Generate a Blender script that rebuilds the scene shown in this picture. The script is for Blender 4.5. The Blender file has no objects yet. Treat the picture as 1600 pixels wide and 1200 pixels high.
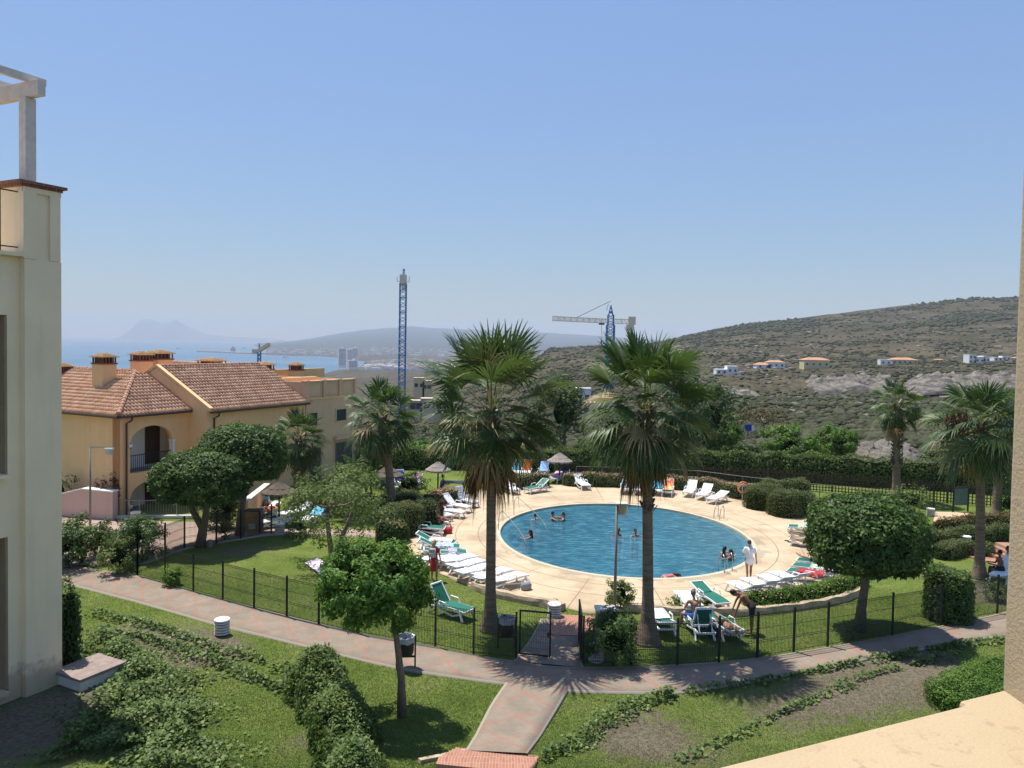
import bpy, bmesh, math, random
import numpy as np
from mathutils import Vector, Matrix, noise as mnoise
R = math.radians
random.seed(7); rng = np.random.default_rng(7)
S = bpy.context.scene
# ---------------------------------------------------------------- camera, sky, sun, exposure
F = 1200.0; W0, H0 = 1600.0, 1200.0
CAMZ = 10.0
TANP = 0.0333; PITCH = math.atan(TANP); ROLL = R(1.0); PPY = 575.0
cam = bpy.data.cameras.new('camera'); camo = bpy.data.objects.new('camera', cam); S.collection.objects.link(camo)
cam.sensor_width = 36; cam.lens = F / W0 * 36; cam.clip_start = 0.05; cam.clip_end = 80000
cam.shift_y = (PPY - H0 / 2) / W0
CR = Matrix.Rotation(R(90) - PITCH, 3, 'X') @ Matrix.Rotation(ROLL, 3, 'Z')
camo.matrix_world = Matrix.Translation((0, 0, CAMZ)) @ CR.to_4x4()
S.camera = camo
S.render.resolution_x, S.render.resolution_y = 1024, 768
SUN_EL = R(69); SDX, SDY = -0.75, 0.66      # horizontal direction towards the sun
w = bpy.data.worlds.new('World'); S.world = w; w.use_nodes = True
nt = w.node_tree; bg = nt.nodes['Background']
sky = nt.nodes.new('ShaderNodeTexSky'); sky.sky_type = 'NISHITA'; sky.sun_disc = False
sky.sun_elevation = SUN_EL; sky.sun_rotation = math.atan2(SDX, SDY)
sky.altitude = 100; sky.air_density = 1.0; sky.dust_density = .3; sky.ozone_density = 4.0
tn = nt.nodes.new('ShaderNodeVectorMath'); tn.operation = 'MULTIPLY'; tn.inputs[1].default_value = (.99, .985, 1.0)
bwn = nt.nodes.new('ShaderNodeRGBToBW'); pw = nt.nodes.new('ShaderNodeMath'); pw.operation = 'POWER'; pw.inputs[1].default_value = -.6
pk = nt.nodes.new('ShaderNodeMath'); pk.operation = 'MULTIPLY'; pk.inputs[1].default_value = 1.78; sc_ = nt.nodes.new('ShaderNodeVectorMath'); sc_.operation = 'SCALE'
nt.links.new(sky.outputs[0], bwn.inputs[0]); nt.links.new(bwn.outputs[0], pw.inputs[0]); nt.links.new(pw.outputs[0], pk.inputs[0]); nt.links.new(sky.outputs[0], tn.inputs[0])
nt.links.new(tn.outputs[0], sc_.inputs[0]); nt.links.new(pk.outputs[0], sc_.inputs['Scale']); nt.links.new(sc_.outputs[0], bg.inputs[0]); bg.inputs[1].default_value = 0.108
sl = bpy.data.lights.new('sun', 'SUN'); so = bpy.data.objects.new('sun', sl); S.collection.objects.link(so)
sl.energy = 4.8; sl.angle = R(0.53); sl.color = (1, .945, .85)
_n = math.hypot(SDX, SDY); SV = Vector((SDX / _n * math.cos(SUN_EL), SDY / _n * math.cos(SUN_EL), math.sin(SUN_EL)))
so.rotation_euler = SV.to_track_quat('Z', 'Y').to_euler(); so.location = (0, 0, 60)
S.view_settings.view_transform = 'Standard'; S.view_settings.look = 'None'; S.view_settings.gamma = 1
S.view_settings.exposure = 0.52
S.render.engine = 'CYCLES'
cy = S.cycles; cy.max_bounces = 6; cy.diffuse_bounces = 4; cy.glossy_bounces = 2; cy.transparent_max_bounces = 12
cy.transmission_bounces = 3; cy.volume_bounces = 0; cy.caustics_reflective = False; cy.caustics_refractive = False

# ---------------------------------------------------------------- pixel <-> place
def ray(x, y):
    return CR @ Vector(((x - W0 / 2) / F, (PPY - y) / F, -1.0))
def G(x, y, z=0.0):                       # point of the level z seen at photo pixel (x, y)
    d = ray(x, y); t = (z - CAMZ) / d.z
    return Vector((d.x * t, d.y * t, z))
def A(x, y, Y):                           # point at depth Y
    d = ray(x, y); t = Y / d.y
    return Vector((d.x * t, Y, CAMZ + d.z * t))
def zat(x, y, Y): return A(x, y, Y).z
COL = S.collection
# ---------------------------------------------------------------- objects
def tag(o, label=None, cat=None, group=None, kind=None):
    if label: o['label'] = label
    if cat: o['category'] = cat
    if group: o['group'] = group
    if kind: o['kind'] = kind
    return o
def thing(name, label, cat, loc=(0, 0, 0), rz=0, group=None):
    o = bpy.data.objects.new(name, None); COL.objects.link(o); o.empty_display_size = .2
    o.location = loc; o.rotation_euler = (0, 0, rz)
    return tag(o, label, cat, group)
def dup(root, loc, rz, label, group=None, name=None):
    r = root.copy(); COL.objects.link(r); r.location = loc; r.rotation_euler = (0, 0, rz); r['label'] = label
    if group: r['group'] = group
    for ch in list(root.children):
        c = ch.copy(); COL.objects.link(c); c.parent = r
        for g in list(ch.children):
            d = g.copy(); COL.objects.link(d); d.parent = c
    return r
class MB:
    def __init__(s): s.v = []; s.f = []; s.n = 0; s.uv = None
    def add(s, v, f):
        v = np.asarray(v, float).reshape(-1, 3)
        s.v.append(v); s.f += [tuple(int(i) + s.n for i in q) for q in f]; s.n += len(v); return s
    def box(s, c, size, rz=0, tilt=None):
        hx, hy, hz = size[0] / 2, size[1] / 2, size[2] / 2
        v = np.array([(x, y, z) for x in (-hx, hx) for y in (-hy, hy) for z in (-hz, hz)])
        m = Matrix.Rotation(rz, 3, 'Z')
        if tilt is not None: m = m @ tilt
        v = v @ np.array(m).T + np.array(c)
        return s.add(v, [(0, 1, 3, 2), (4, 6, 7, 5), (0, 4, 5, 1), (2, 3, 7, 6), (0, 2, 6, 4), (1, 5, 7, 3)])
    def bar(s, p0, p1, wx, wz):           # rectangular bar p0->p1, width wx horizontal, wz vertical
        p0 = Vector(p0); p1 = Vector(p1); d = (p1 - p0).normalized()
        up = Vector((0, 0, 1)) if abs(d.z) < .98 else Vector((0, 1, 0))
        sx = d.cross(up).normalized() * wx / 2; uz = sx.cross(d).normalized() * wz / 2
        v = [p + a * sx + b * uz for p in (p0, p1) for a, b in ((-1, -1), (1, -1), (1, 1), (-1, 1))]
        return s.add([tuple(q) for q in v], [(0, 3, 2, 1), (4, 5, 6, 7), (0, 1, 5, 4), (1, 2, 6, 5), (2, 3, 7, 6), (3, 0, 4, 7)])
    def tube(s, pts, r, n=8, caps=True):
        pts = [Vector(p) for p in pts]; m = len(pts)
        rs = [r] * m if not hasattr(r, '__len__') else list(r)
        V = []; prev = None
        for i, p in enumerate(pts):
            t = (pts[min(i + 1, m - 1)] - pts[max(i - 1, 0)]).normalized()
            if prev is None:
                a = Vector((1, 0, 0)) if abs(t.x) < .9 else Vector((0, 1, 0)); u = t.cross(a).normalized()
            else: u = (prev - t * prev.dot(t)).normalized()
            prev = u; b = t.cross(u)
            for k in range(n):
                an = 2 * math.pi * k / n; q = p + (u * math.cos(an) + b * math.sin(an)) * rs[i]; V.append(tuple(q))
        f = [(i * n + k, i * n + (k + 1) % n, (i + 1) * n + (k + 1) % n, (i + 1) * n + k) for i in range(m - 1) for k in range(n)]
        if caps: f += [tuple(range(n - 1, -1, -1)), tuple(range((m - 1) * n, m * n))]
        return s.add(V, f)
    def lathe(s, prof, n=24, c=(0, 0, 0), cap=True):
        V = [(c[0] + r * math.cos(2 * math.pi * k / n), c[1] + r * math.sin(2 * math.pi * k / n), c[2] + z) for r, z in prof for k in range(n)]
        m = len(prof)
        f = [(i * n + k, i * n + (k + 1) % n, (i + 1) * n + (k + 1) % n, (i + 1) * n + k) for i in range(m - 1) for k in range(n)]
        if cap: f += [tuple(range(n - 1, -1, -1)), tuple(range((m - 1) * n, m * n))]
        return s.add(V, f)
    def ball(s, c, r, n=10, m=7, sq=(1, 1, 1)):
        V = []; 
        for i in range(1, m):
            ph = math.pi * i / m
            for k in range(n):
                th = 2 * math.pi * k / n
                V.append((c[0] + r * sq[0] * math.sin(ph) * math.cos(th), c[1] + r * sq[1] * math.sin(ph) * math.sin(th), c[2] + r * sq[2] * math.cos(ph)))
        V += [(c[0], c[1], c[2] + r * sq[2]), (c[0], c[1], c[2] - r * sq[2])]
        T = (m - 1) * n
        f = [(i * n + k, (i + 1) * n + k, (i + 1) * n + (k + 1) % n, i * n + (k + 1) % n) for i in range(m - 2) for k in range(n)]
        f += [(T, k, (k + 1) % n) for k in range(n)] + [(T + 1, (m - 2) * n + (k + 1) % n, (m - 2) * n + k) for k in range(n)]
        return s.add(V, f)
    def prism(s, poly, z0, z1):           # poly: list of xy
        n = len(poly); V = [(p[0], p[1], z0) for p in poly] + [(p[0], p[1], z1) for p in poly]
        return s.add(V, [tuple(range(n - 1, -1, -1)), tuple(range(n, 2 * n))] + [(i, (i + 1) % n, n + (i + 1) % n, n + i) for i in range(n)])
    def build(s, name, mat, parent=None, smooth=False, kind=None, bevel=0):
        me = bpy.data.meshes.new(name); V = np.concatenate(s.v) if s.v else np.zeros((0, 3))
        me.from_pydata(V.tolist(), [], s.f); me.validate(); me.update()
        if smooth: me.shade_smooth()
        o = bpy.data.objects.new(name, me); COL.objects.link(o)
        if mat: me.materials.append(mat)
        if parent: o.parent = parent
        if kind: o['kind'] = kind
        if bevel:
            b = o.modifiers.new('bevel', 'BEVEL'); b.width = bevel; b.segments = 2; b.limit_method = 'ANGLE'
        return o
def mesh_np(name, V, Q, mat, parent=None, rnd=None, smooth=False, nper=4):
    """fast mesh from arrays: V (n,3), Q (m,nper)"""
    me = bpy.data.meshes.new(name); V = np.asarray(V, np.float32); Q = np.asarray(Q, np.int32)
    me.vertices.add(len(V)); me.vertices.foreach_set('co', V.ravel())
    me.loops.add(Q.size); me.loops.foreach_set('vertex_index', Q.ravel())
    me.polygons.add(len(Q)); me.polygons.foreach_set('loop_start', np.arange(0, Q.size, nper, dtype=np.int32))
    try: me.polygons.foreach_set('loop_total', np.full(len(Q), nper, np.int32))
    except Exception: pass
    if rnd is not None:
        a = me.attributes.new('rnd', 'FLOAT', 'FACE'); a.data.foreach_set('value', np.asarray(rnd, np.float32))
    me.update(calc_edges=True)
    if smooth: me.shade_smooth()
    me.materials.append(mat); o = bpy.data.objects.new(name, me); COL.objects.link(o)
    if parent: o.parent = parent
    return o
# ---------------------------------------------------------------- materials
def newmat(name):
    m = bpy.data.materials.new(name); m.use_nodes = True
    return m, m.node_tree, m.node_tree.nodes, m.node_tree.links, m.node_tree.nodes['Principled BSDF']
def ramp(N, cols, pos=None):
    r = N.new('ShaderNodeValToRGB'); e = r.color_ramp.elements
    pos = pos or [i / (len(cols) - 1) for i in range(len(cols))]
    e[0].position = pos[0]; e[0].color = (*cols[0], 1); e[1].position = pos[-1]; e[1].color = (*cols[-1], 1)
    for p, c in list(zip(pos, cols))[1:-1]:
        q = e.new(p); q.color = (*c, 1)
    return r
def coords(N, kind='Object'): 
    t = N.new('ShaderNodeTexCoord'); return t.outputs[kind]
def geo_pos(N): return N.new('ShaderNodeNewGeometry').outputs['Position']
def nz(N, L, vec, scale, detail=4, rough=.6):
    n = N.new('ShaderNodeTexNoise'); n.inputs['Scale'].default_value = scale; n.inputs['Detail'].default_value = detail
    n.inputs['Roughness'].default_value = rough; L.new(vec, n.inputs['Vector']); return n
def mixc(N, L, f, a, b, mode='MIX'):
    m = N.new('ShaderNodeMix'); m.data_type = 'RGBA'; m.blend_type = mode
    for sock, v in ((m.inputs[0], f), (m.inputs[6], a), (m.inputs[7], b)):
        if hasattr(v, 'is_linked') or hasattr(v, 'links'): L.new(v, sock)
        elif isinstance(v, (int, float)): sock.default_value = v
        else: sock.default_value = (*v, 1)
    return m.outputs[2]
def math_(N, L, op, a, b=None, c=None):
    m = N.new('ShaderNodeMath'); m.operation = op
    for i, v in enumerate((a, b, c)):
        if v is None: continue
        if isinstance(v, (int, float)): m.inputs[i].default_value = v
        else: L.new(v, m.inputs[i])
    return m.outputs[0]
def bump(N, L, b, h, strength=.5, dist=.02):
    n = N.new('ShaderNodeBump'); n.inputs['Strength'].default_value = strength; n.inputs['Distance'].default_value = dist
    L.new(h, n.inputs['Height']); L.new(n.outputs[0], b.inputs['Normal']); return n
def plain(name, c, rough=.6, var=.18, scale=6, metal=0, bmp=0, bscale=40, spec=.4):
    m, T, N, L, b = newmat(name)
    v = nz(N, L, coords(N), scale)
    lo = tuple(x * (1 - var) for x in c); hi = tuple(min(1, x * (1 + var)) for x in c)
    r = ramp(N, [lo, hi], [.3, .7]); L.new(v.outputs[0], r.inputs[0]); L.new(r.outputs[0], b.inputs['Base Color'])
    b.inputs['Roughness'].default_value = rough; b.inputs['Metallic'].default_value = metal
    b.inputs['Specular IOR Level'].default_value = spec
    if bmp: bump(N, L, b, nz(N, L, coords(N), bscale, 6).outputs[0], bmp, .01)
    return m
def leafmat(name, cols, trans=.25, rough=.45, gl=.4, pos=None):
    m, T, N, L, b = newmat(name)
    a = N.new('ShaderNodeAttribute'); a.attribute_name = 'rnd'
    r = ramp(N, cols, pos); L.new(a.outputs['Fac'], r.inputs[0]); L.new(r.outputs[0], b.inputs['Base Color'])
    b.inputs['Roughness'].default_value = min(1, rough + .15); b.inputs['Specular IOR Level'].default_value = gl * .7
    t = N.new('ShaderNodeBsdfTranslucent'); 
    tc = mixc(N, L, .45, r.outputs[0], (.17, .30, .05), 'MIX')
    L.new(tc, t.inputs[0]); x = N.new('ShaderNodeMixShader'); x.inputs[0].default_value = trans
    L.new(b.outputs[0], x.inputs[1]); L.new(t.outputs[0], x.inputs[2]); L.new(x.outputs[0], N['Material Output'].inputs['Surface'])
    return m
def stucco(name, c, stain=.12, bs=60, bm=.25, dirt=0.0):
    m, T, N, L, b = newmat(name); P = geo_pos(N)
    n1 = nz(N, L, P, .7, 6); mp = N.new('ShaderNodeMapping'); mp.inputs['Scale'].default_value = (3, 3, .25); L.new(P, mp.inputs[0])
    n2 = nz(N, L, mp.outputs[0], 1.2, 5)
    lo = tuple(x * (1 - stain) for x in c); hi = tuple(min(1, x * (1 + stain * .6)) for x in c)
    r = ramp(N, [lo, hi], [.3, .7]); L.new(n1.outputs[0], r.inputs[0])
    r2 = ramp(N, [(.72, .68, .6), (1, 1, 1)], [.28, .48]); L.new(n2.outputs[0], r2.inputs[0])
    c1 = mixc(N, L, .22, r.outputs[0], r2.outputs[0], 'MULTIPLY')
    if dirt:
        sp = N.new('ShaderNodeSeparateXYZ'); L.new(P, sp.inputs[0])
        h = math_(N, L, 'MULTIPLY_ADD', nz(N, L, P, 4, 5).outputs[0], -1.1, sp.outputs[2])
        r3 = ramp(N, [(.45, .4, .33), (1, 1, 1)], [0, .35]); L.new(h, r3.inputs[0]); c1 = mixc(N, L, dirt, c1, r3.outputs[0], 'MULTIPLY')
    if name.startswith('rough'):
        r4 = ramp(N, [(0, 0, 0), (1, 1, 1)], [.56, .66]); L.new(nz(N, L, P, 45, 5, .65).outputs[0], r4.inputs[0])
        r5 = ramp(N, [(0, 0, 0), (1, 1, 1)], [.4, .62]); L.new(nz(N, L, P, 7, 4, .6).outputs[0], r5.inputs[0])
        c1 = mixc(N, L, math_(N, L, 'MULTIPLY', math_(N, L, 'MULTIPLY', r4.outputs[0], r5.outputs[0]), .55), c1, (.22, .15, .09))
    L.new(c1, b.inputs['Base Color']); b.inputs['Roughness'].default_value = .85; b.inputs['Specular IOR Level'].default_value = .2
    bump(N, L, b, nz(N, L, P, bs, 5).outputs[0], bm, .01)
    return m
M = {}
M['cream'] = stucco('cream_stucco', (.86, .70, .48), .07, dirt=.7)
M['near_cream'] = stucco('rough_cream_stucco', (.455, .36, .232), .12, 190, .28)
M['ochre'] = stucco('ochre_stucco', (.82, .52, .27), .07)
M['tan'] = stucco('tan_stucco', (.64, .44, .28), .08)
M['pinkwall'] = stucco('pink_render', (.62, .43, .36), .06)
M['whitewall'] = stucco('white_render', (.78, .76, .72), .05)
M['white'] = plain('white_plastic', (.80, .81, .83), .4, .03)
M['offwhite'] = plain('offwhite_concrete', (.62, .59, .52), .7, .12, 9, bmp=.2)
M['postwhite'] = plain('painted_beam', (.66, .58, .52), .7, .1, 5)
M['green_sling'] = plain('green_sling', (.008, .13, .085), .6, .1)
M['black'] = plain('black_metal', (.012, .013, .015), .5, .2)
M['dkgreen'] = plain('dark_green_wire', (.015, .028, .022), .55, .2)
M['steel'] = plain('steel', (.45, .45, .45), .3, .1, metal=.9)
M['greymetal'] = plain('grey_painted_metal', (.22, .21, .19), .5, .1)
M['pipe'] = plain('brown_pipe', (.06, .035, .025), .5, .1)
M['brickcap'] = plain('red_brick_cap', (.22, .085, .05), .8, .35, 14, bmp=.4)
M['glassdark'] = plain('window_glass', (.05, .06, .07), .12, .2)
M['wood'] = plain('dark_wood', (.07, .035, .02), .6, .3, 8)
M['trunk'] = plain('bark', (.17, .13, .095), .9, .3, 9, bmp=.8, bscale=25)
M['darktrunk'] = plain('brown_bark', (.10, .065, .045), .9, .3, 12, bmp=.8)
M['blue'] = plain('blue_crane_paint', (.035, .19, .40), .5, .15)
M['cranew'] = plain('crane_cream_paint', (.70, .62, .50), .6, .08)
M['stone'] = plain('rough_stone', (.42, .33, .23), .9, .35, 3, bmp=1, bscale=12)
M['plastic_grey'] = plain('bag_lining', (.35, .37, .40), .35, .3, 10)
M['orange_ring'] = plain('life_ring_orange', (.62, .16, .07), .5, .15)
def cloth(name, c1, c2=None, sc=5):
    m, T, N, L, b = newmat(name); v = nz(N, L, coords(N), sc, 2)
    c2 = c2 or tuple(x * .8 for x in c1)
    r = ramp(N, [c1, c2], [.42, .56]); L.new(v.outputs[0], r.inputs[0]); L.new(r.outputs[0], b.inputs['Base Color']); b.inputs['Roughness'].default_value = .9
    return m
# leaves
M['l_round'] = leafmat('glossy_leaf', [(0.022, 0.049, 0.011), (0.046, 0.095, 0.019), (0.101, 0.169, 0.034)], .2, .4)
M['l_orange'] = leafmat('citrus_leaf', [(0.031, 0.088, 0.010), (0.075, 0.169, 0.019), (0.150, 0.263, 0.037)], .3, .4)
M['l_loose'] = leafmat('olive_leaf', [(0.057, 0.092, 0.025), (0.127, 0.167, 0.046), (0.230, 0.265, 0.103)], .28, .5)
M['l_hedge'] = leafmat('hedge_leaf', [(.045, .062, .018), (.09, .11, .034), (.17, .18, .07)], .2, .5)
M['l_bright'] = leafmat('bright_leaf', [(0.034, 0.092, 0.011), (0.092, 0.184, 0.023), (0.184, 0.299, 0.046)], .3, .5)
M['l_dark'] = leafmat('dark_leaf', [(0.017, 0.039, 0.011), (0.042, 0.077, 0.018), (0.084, 0.126, 0.031)], .2, .5)
M['l_ivy'] = leafmat('ivy_leaf', [(.035, .068, .016), (.085, .14, .032), (.20, .26, .07)], .25, .4)
M['l_palm'] = leafmat('palm_leaf', [(.03, .06, .014), (.06, .11, .024), (.13, .17, .05), (.30, .25, .10), (.30, .19, .09)], .22, .35, .6, [0, .4, .72, .85, 1])
M['l_palmdead'] = leafmat('dead_palm_leaf', [(.08, .035, .017), (.18, .085, .035), (.40, .28, .13)], .12, .8, .1)
M['l_feather'] = leafmat('feather_leaf', [(0.055, 0.099, 0.033), (0.099, 0.165, 0.055), (0.176, 0.242, 0.099)], .3, .5)
M['l_dry'] = leafmat('dry_flower', [(0.250, 0.150, 0.090), (0.420, 0.300, 0.200), (0.550, 0.380, 0.300)], .2, .8, .1)
M['l_red'] = leafmat('bougainvillea', [(0.120, 0.020, 0.030), (0.220, 0.040, 0.060), (0.100, 0.120, 0.030)], .2, .7, .1)
M['l_brown'] = leafmat('dry_scrub', [(0.070, 0.050, 0.025), (0.130, 0.090, 0.045), (0.200, 0.150, 0.080)], .15, .8, .1)
M['l_scrub'] = leafmat('scrub', [(.045, .05, .03), (.07, .075, .045), (.10, .10, .065)], .05, .8, .05)
M['l_back'] = leafmat('back_hedge_leaf', [(.04, .068, .016), (.085, .125, .03), (.16, .205, .055)], .25, .5)
# ---------------------------------------------------------------- terrain
YH = lambda x: 535 + .0173 * (x - 800)
def zpx(x, y, Y): return CAMZ - (y - YH(x)) * Y / F
COLS = [-900, 0, 380, 440, 500, 560, 640, 700, 800, 860, 1000, 1100, 1200, 1300, 1400, 1500, 1600, 2300]
def rowpx(Y, ys): return [zpx(c, y, Y) if y is not None else -102 for c, y in zip(COLS, ys)]
TROWS = [
 (54, [-.15] * 18), (61, [-.35] * 18), (66, [-.9] * 9 + [-.8] * 9),
 (80, [-3, -3, -3, -3, -3, -3, -3, -3, -2.5, -2, -1.5, -1, -.8, -.6, -.6, -.6, -.6, 0]),
 (120, [-8, -8, -8, -8, -8, -8, -8, -8, -7, -6, -4, -3.3, -3, -2.7, -2.5, -2.5, -2.5, -1]),
 (175, [-14, -14, -14, -14, -14, -14, -14, -13, -11, -8, -6.5, -5.5, -5, -4.8, -4.6, -4.6, -4.6, -3]),
 (240, [-20, -20, -20, -20, -20, -20, -19, -18, -14, -9, -8, -7.5, -7, -6.5, -6.5, -6.3, -6.3, -3]),
 (310, [-26, -26, -26, -26, -26, -26, -24, -22, -16, -10, -9, -9.5, -10, -10.5, -10.5, -10.3, -10, -5]), (336, [-28, -28, -28, -28, -28, -28, -25, -23, -16, -9.5, -9, -9.5, -10, -10.2, -10, -9.8, -9.6, -4]),
 (362, [-30, -30, -30, -30, -30, -30, -26, -24, -16, -9, -7.5, -7, -6, -4.2, -2.2, -1.8, -1.6, 1]),
 (430, [-36, -36, -36, -36, -36, -34, -30, -27, -16, -8, -5.5, -5, -4.2, -3.4, -2.4, -2, -1, 4]),
 (600, [-46, -46, -46, -46, -46, -44, -38, -32, -16, -3, -1, 0, 1.5, 2.5, 4, 6, 8, 16]),
 (850, [-58, -58, -58, -58, -56, -52, -48, -42, -24, 1, 4, 12, 18, 23, 28, 33, 36, 50]),
 (1150, [-70, -70, -70, -70, -66, -62, -56, -52, -34, 2, 8, 25, 37, 46, 56, 66, 71, 95]),
 (1400, [-80, -80, -80, -78, -74, -68, -62, -60, -46, 0, 6, 36, 56, 72, 88, 103, 110, 140]),
 (1700, [-90, -90, -90, -86, -80, -72, -68, -66, -60, -20, 6, 34, 52, 68, 84, 98, 106, 140]),
 (2000, [-102, -102, -102, -98, -84, -76, -72, -72, -68, -50, -20, 10, 30, 45, 60, 70, 80, 120]),
 (2300, [-104, -104, -104, -104, -96, -72, -72, -74, -72, -66, -50, -20, 0, 20, 30, 40, 50, 90]),
 (2800, [-104, -104, -104, -104, -104, -92, -76, -76, -76, -74, -70, -60, -40, -20, 0, 0, 0, 40]),
 (3600, [-104, -104, -104, -104, -104, -94, -80, -80, -80, -80, -80, -80, -70, -60, -60, -60, -60, 0]),
 (4300, [-104, -104, -104, -100, -98, -84, -82, -82, -82, -80, -80, -80, -80, -80, -80, -80, -80, -20]),
 (4700, [-104, -104, -98, -87, -86, -84, -84, -84, -84, -82, -82, -82, -82, -82, -82, -82, -82, -20]),
 (6500, [-104, -104, -104, -84, -80, -80, -78, -76, -72, -70, -70, -70, -70, -70, -70, -70, -70, -20]),
 (8500, [-104, -104, -104, -76, -52, -40, -30, -22, -20, -24, -30, -30, -40, -40, -40, -40, -40, -20]),
 (10500, [-104, -104, -104, -60, 5, 40, 70, 60, 50, 40, 40, 30, 20, 10, 0, 0, 0, 0]),
 (14000, [-104, -104, -104, -70, 60, 180, 265, 245, 215, 205, 120, 60, 20, 0, 0, 0, 0, 0]),
 (16500, [-104, -104, -104, -104, 0, 100, 160, 150, 130, 120, 100, 50, 0, 0, 0, 0, 0, 0]),
 (20000, [-106] * 18)]
_ty = np.log(np.array([r[0] for r in TROWS])); _tz = np.array([r[1] for r in TROWS], float)
def terr_base(x, Y):
    ly = math.log(max(Y, 54)); i = min(max(int(np.searchsorted(_ty, ly)) - 1, 0), len(_ty) - 2)
    t = (ly - _ty[i]) / (_ty[i + 1] - _ty[i]); t = min(max(t, 0), 1)
    a = np.interp(x, COLS, _tz[i]); b = np.interp(x, COLS, _tz[i + 1]); return a * (1 - t) + b * t
def hz_(X, Y):
    x = 800 + 1200 * X / max(Y, 1); z = terr_base(x, Y)
    if Y > 62:
        am = min((Y - 62) * .015, 2.2) if Y < 2200 else min(2.2 + (Y - 2200) * .004, 26)
        sc = 1 / (9 + Y * .06)
        n = mnoise.fractal(Vector((X * sc, Y * sc, 3.1)), .9, 2.1, 5)
        if z < -90: am *= .0
        z += n * am
    return z
def build_terrain():
    xs = np.arange(-900, 2301, 5.0); Ys = np.exp(np.linspace(math.log(54), math.log(20000), 330))
    V = np.zeros((len(Ys), len(xs), 3))
    for j, Y in enumerate(Ys):
        for i, x in enumerate(xs):
            X = (x - 800) / F * Y; V[j, i] = (X, Y, hz_(X, Y))
    n = len(xs); J, I = np.meshgrid(np.arange(len(Ys) - 1), np.arange(n - 1), indexing='ij')
    a = (J * n + I).ravel(); Q = np.stack([a, a + 1, a + n + 1, a + n], 1)
    m, T, N, L, b = newmat('hillside'); P = geo_pos(N)
    n1 = nz(N, L, P, .02, 8, .65); r1 = ramp(N, [(.05, .05, .032), (.08, .071, .05), (.125, .105, .078)], [.38, .52, .68]); L.new(n1.outputs[0], r1.inputs[0])
    n2 = nz(N, L, P, .35, 6, .7); r2 = ramp(N, [(.5, .55, .42), (1.2, 1.12, 1.05)], [.42, .56]); L.new(n2.outputs[0], r2.inputs[0])
    c = mixc(N, L, 1.0, r1.outputs[0], r2.outputs[0], 'MULTIPLY')
    mp = N.new('ShaderNodeMapping'); mp.inputs['Scale'].default_value = (.45, 1.3, 1); L.new(P, mp.inputs[0])
    n3 = nz(N, L, mp.outputs[0], .16, 9, .75); r3 = ramp(N, [(0, 0, 0), (1, 1, 1)], [.63, .68]); L.new(n3.outputs[0], r3.inputs[0])
    c = mixc(N, L, r3.outputs[0], c, (.30, .25, .20))
    # pale tracks and bare terraces of the near valley
    mp2 = N.new('ShaderNodeMapping'); mp2.inputs['Scale'].default_value = (.25, 1, 1); mp2.inputs['Rotation'].default_value = (0, 0, -.15); L.new(P, mp2.inputs[0])
    n4 = nz(N, L, mp2.outputs[0], .035, 4, .5); r4 = ramp(N, [(0, 0, 0), (1, 1, 1)], [.60, .64]); L.new(n4.outputs[0], r4.inputs[0])
    sp = N.new('ShaderNodeSeparateXYZ'); L.new(P, sp.inputs[0])
    near = math_(N, L, 'LESS_THAN', sp.outputs[1], 300)
    c = mixc(N, L, math_(N, L, 'MULTIPLY', r4.outputs[0], near), c, (.34, .27, .18))
    fr_ = ramp(N, [(0, 0, 0), (1, 1, 1)], [0, 1]); L.new(math_(N, L, 'MULTIPLY', math_(N, L, 'SUBTRACT', sp.outputs[1], 6500), .0006), fr_.inputs[0])
    c = mixc(N, L, math_(N, L, 'MULTIPLY', fr_.outputs[0], .85), c, (.02, .035, .03))
    L.new(c, b.inputs['Base Color']); b.inputs['Roughness'].default_value = 1; b.inputs['Specular IOR Level'].default_value = .05
    bump(N, L, b, nz(N, L, P, .5, 8, .7).outputs[0], .6, .5)
    o = mesh_np('hills', V.reshape(-1, 3), Q, m, smooth=True); o['kind'] = 'structure'
build_terrain()
def water_sea():
    m, T, N, L, b = newmat('sea_water'); P = geo_pos(N)
    mp = N.new('ShaderNodeMapping'); mp.inputs['Scale'].default_value = (.0006, .0022, 1); L.new(P, mp.inputs[0])
    r = ramp(N, [(.035, .10, .17), (.06, .145, .22)], [.4, .6]); L.new(nz(N, L, mp.outputs[0], 1, 6).outputs[0], r.inputs[0])
    L.new(r.outputs[0], b.inputs['Base Color']); b.inputs['Roughness'].default_value = .32; b.inputs['IOR'].default_value = 1.33
    bump(N, L, b, nz(N, L, P, .05, 6).outputs[0], .6, 1.0)
    MB().add([(-26000, 300, -92), (9000, 300, -92), (9000, 26000, -92), (-26000, 26000, -92)], [(0, 1, 2, 3)]).build('sea', m, kind='structure')
water_sea()
M['farrock'] = plain('far_rock', (.10, .12, .11), 1, .3, .002)
def massif(name, prof, Y, zb, depth):     # ridge across the view with real depth, profile in (px, py)
    xs = np.linspace(prof[0][0], prof[-1][0], 90); py = np.interp(xs, [p[0] for p in prof], [p[1] for p in prof])
    V = []; rows = 13
    for k in range(rows):
        t = k / (rows - 1) * 2 - 1; yy = Y + t * depth
        prof_k = (1 - abs(t)) ** .8
        for i, (x, y) in enumerate(zip(xs, py)):
            X = (x - 800) / F * Y; top = zpx(x, y, Y) - zb
            V.append((X, yy, zb + top * prof_k * (1 + .12 * mnoise.noise(Vector((X * .002, yy * .002, 1))) * (0 if k == rows // 2 else 1))))
    n = 90; Q = [(k * n + i, k * n + i + 1, (k + 1) * n + i + 1, (k + 1) * n + i) for k in range(rows - 1) for i in range(n - 1)]
    o = mesh_np(name, V, Q, M['farrock'], smooth=True); o['kind'] = 'structure'
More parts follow.
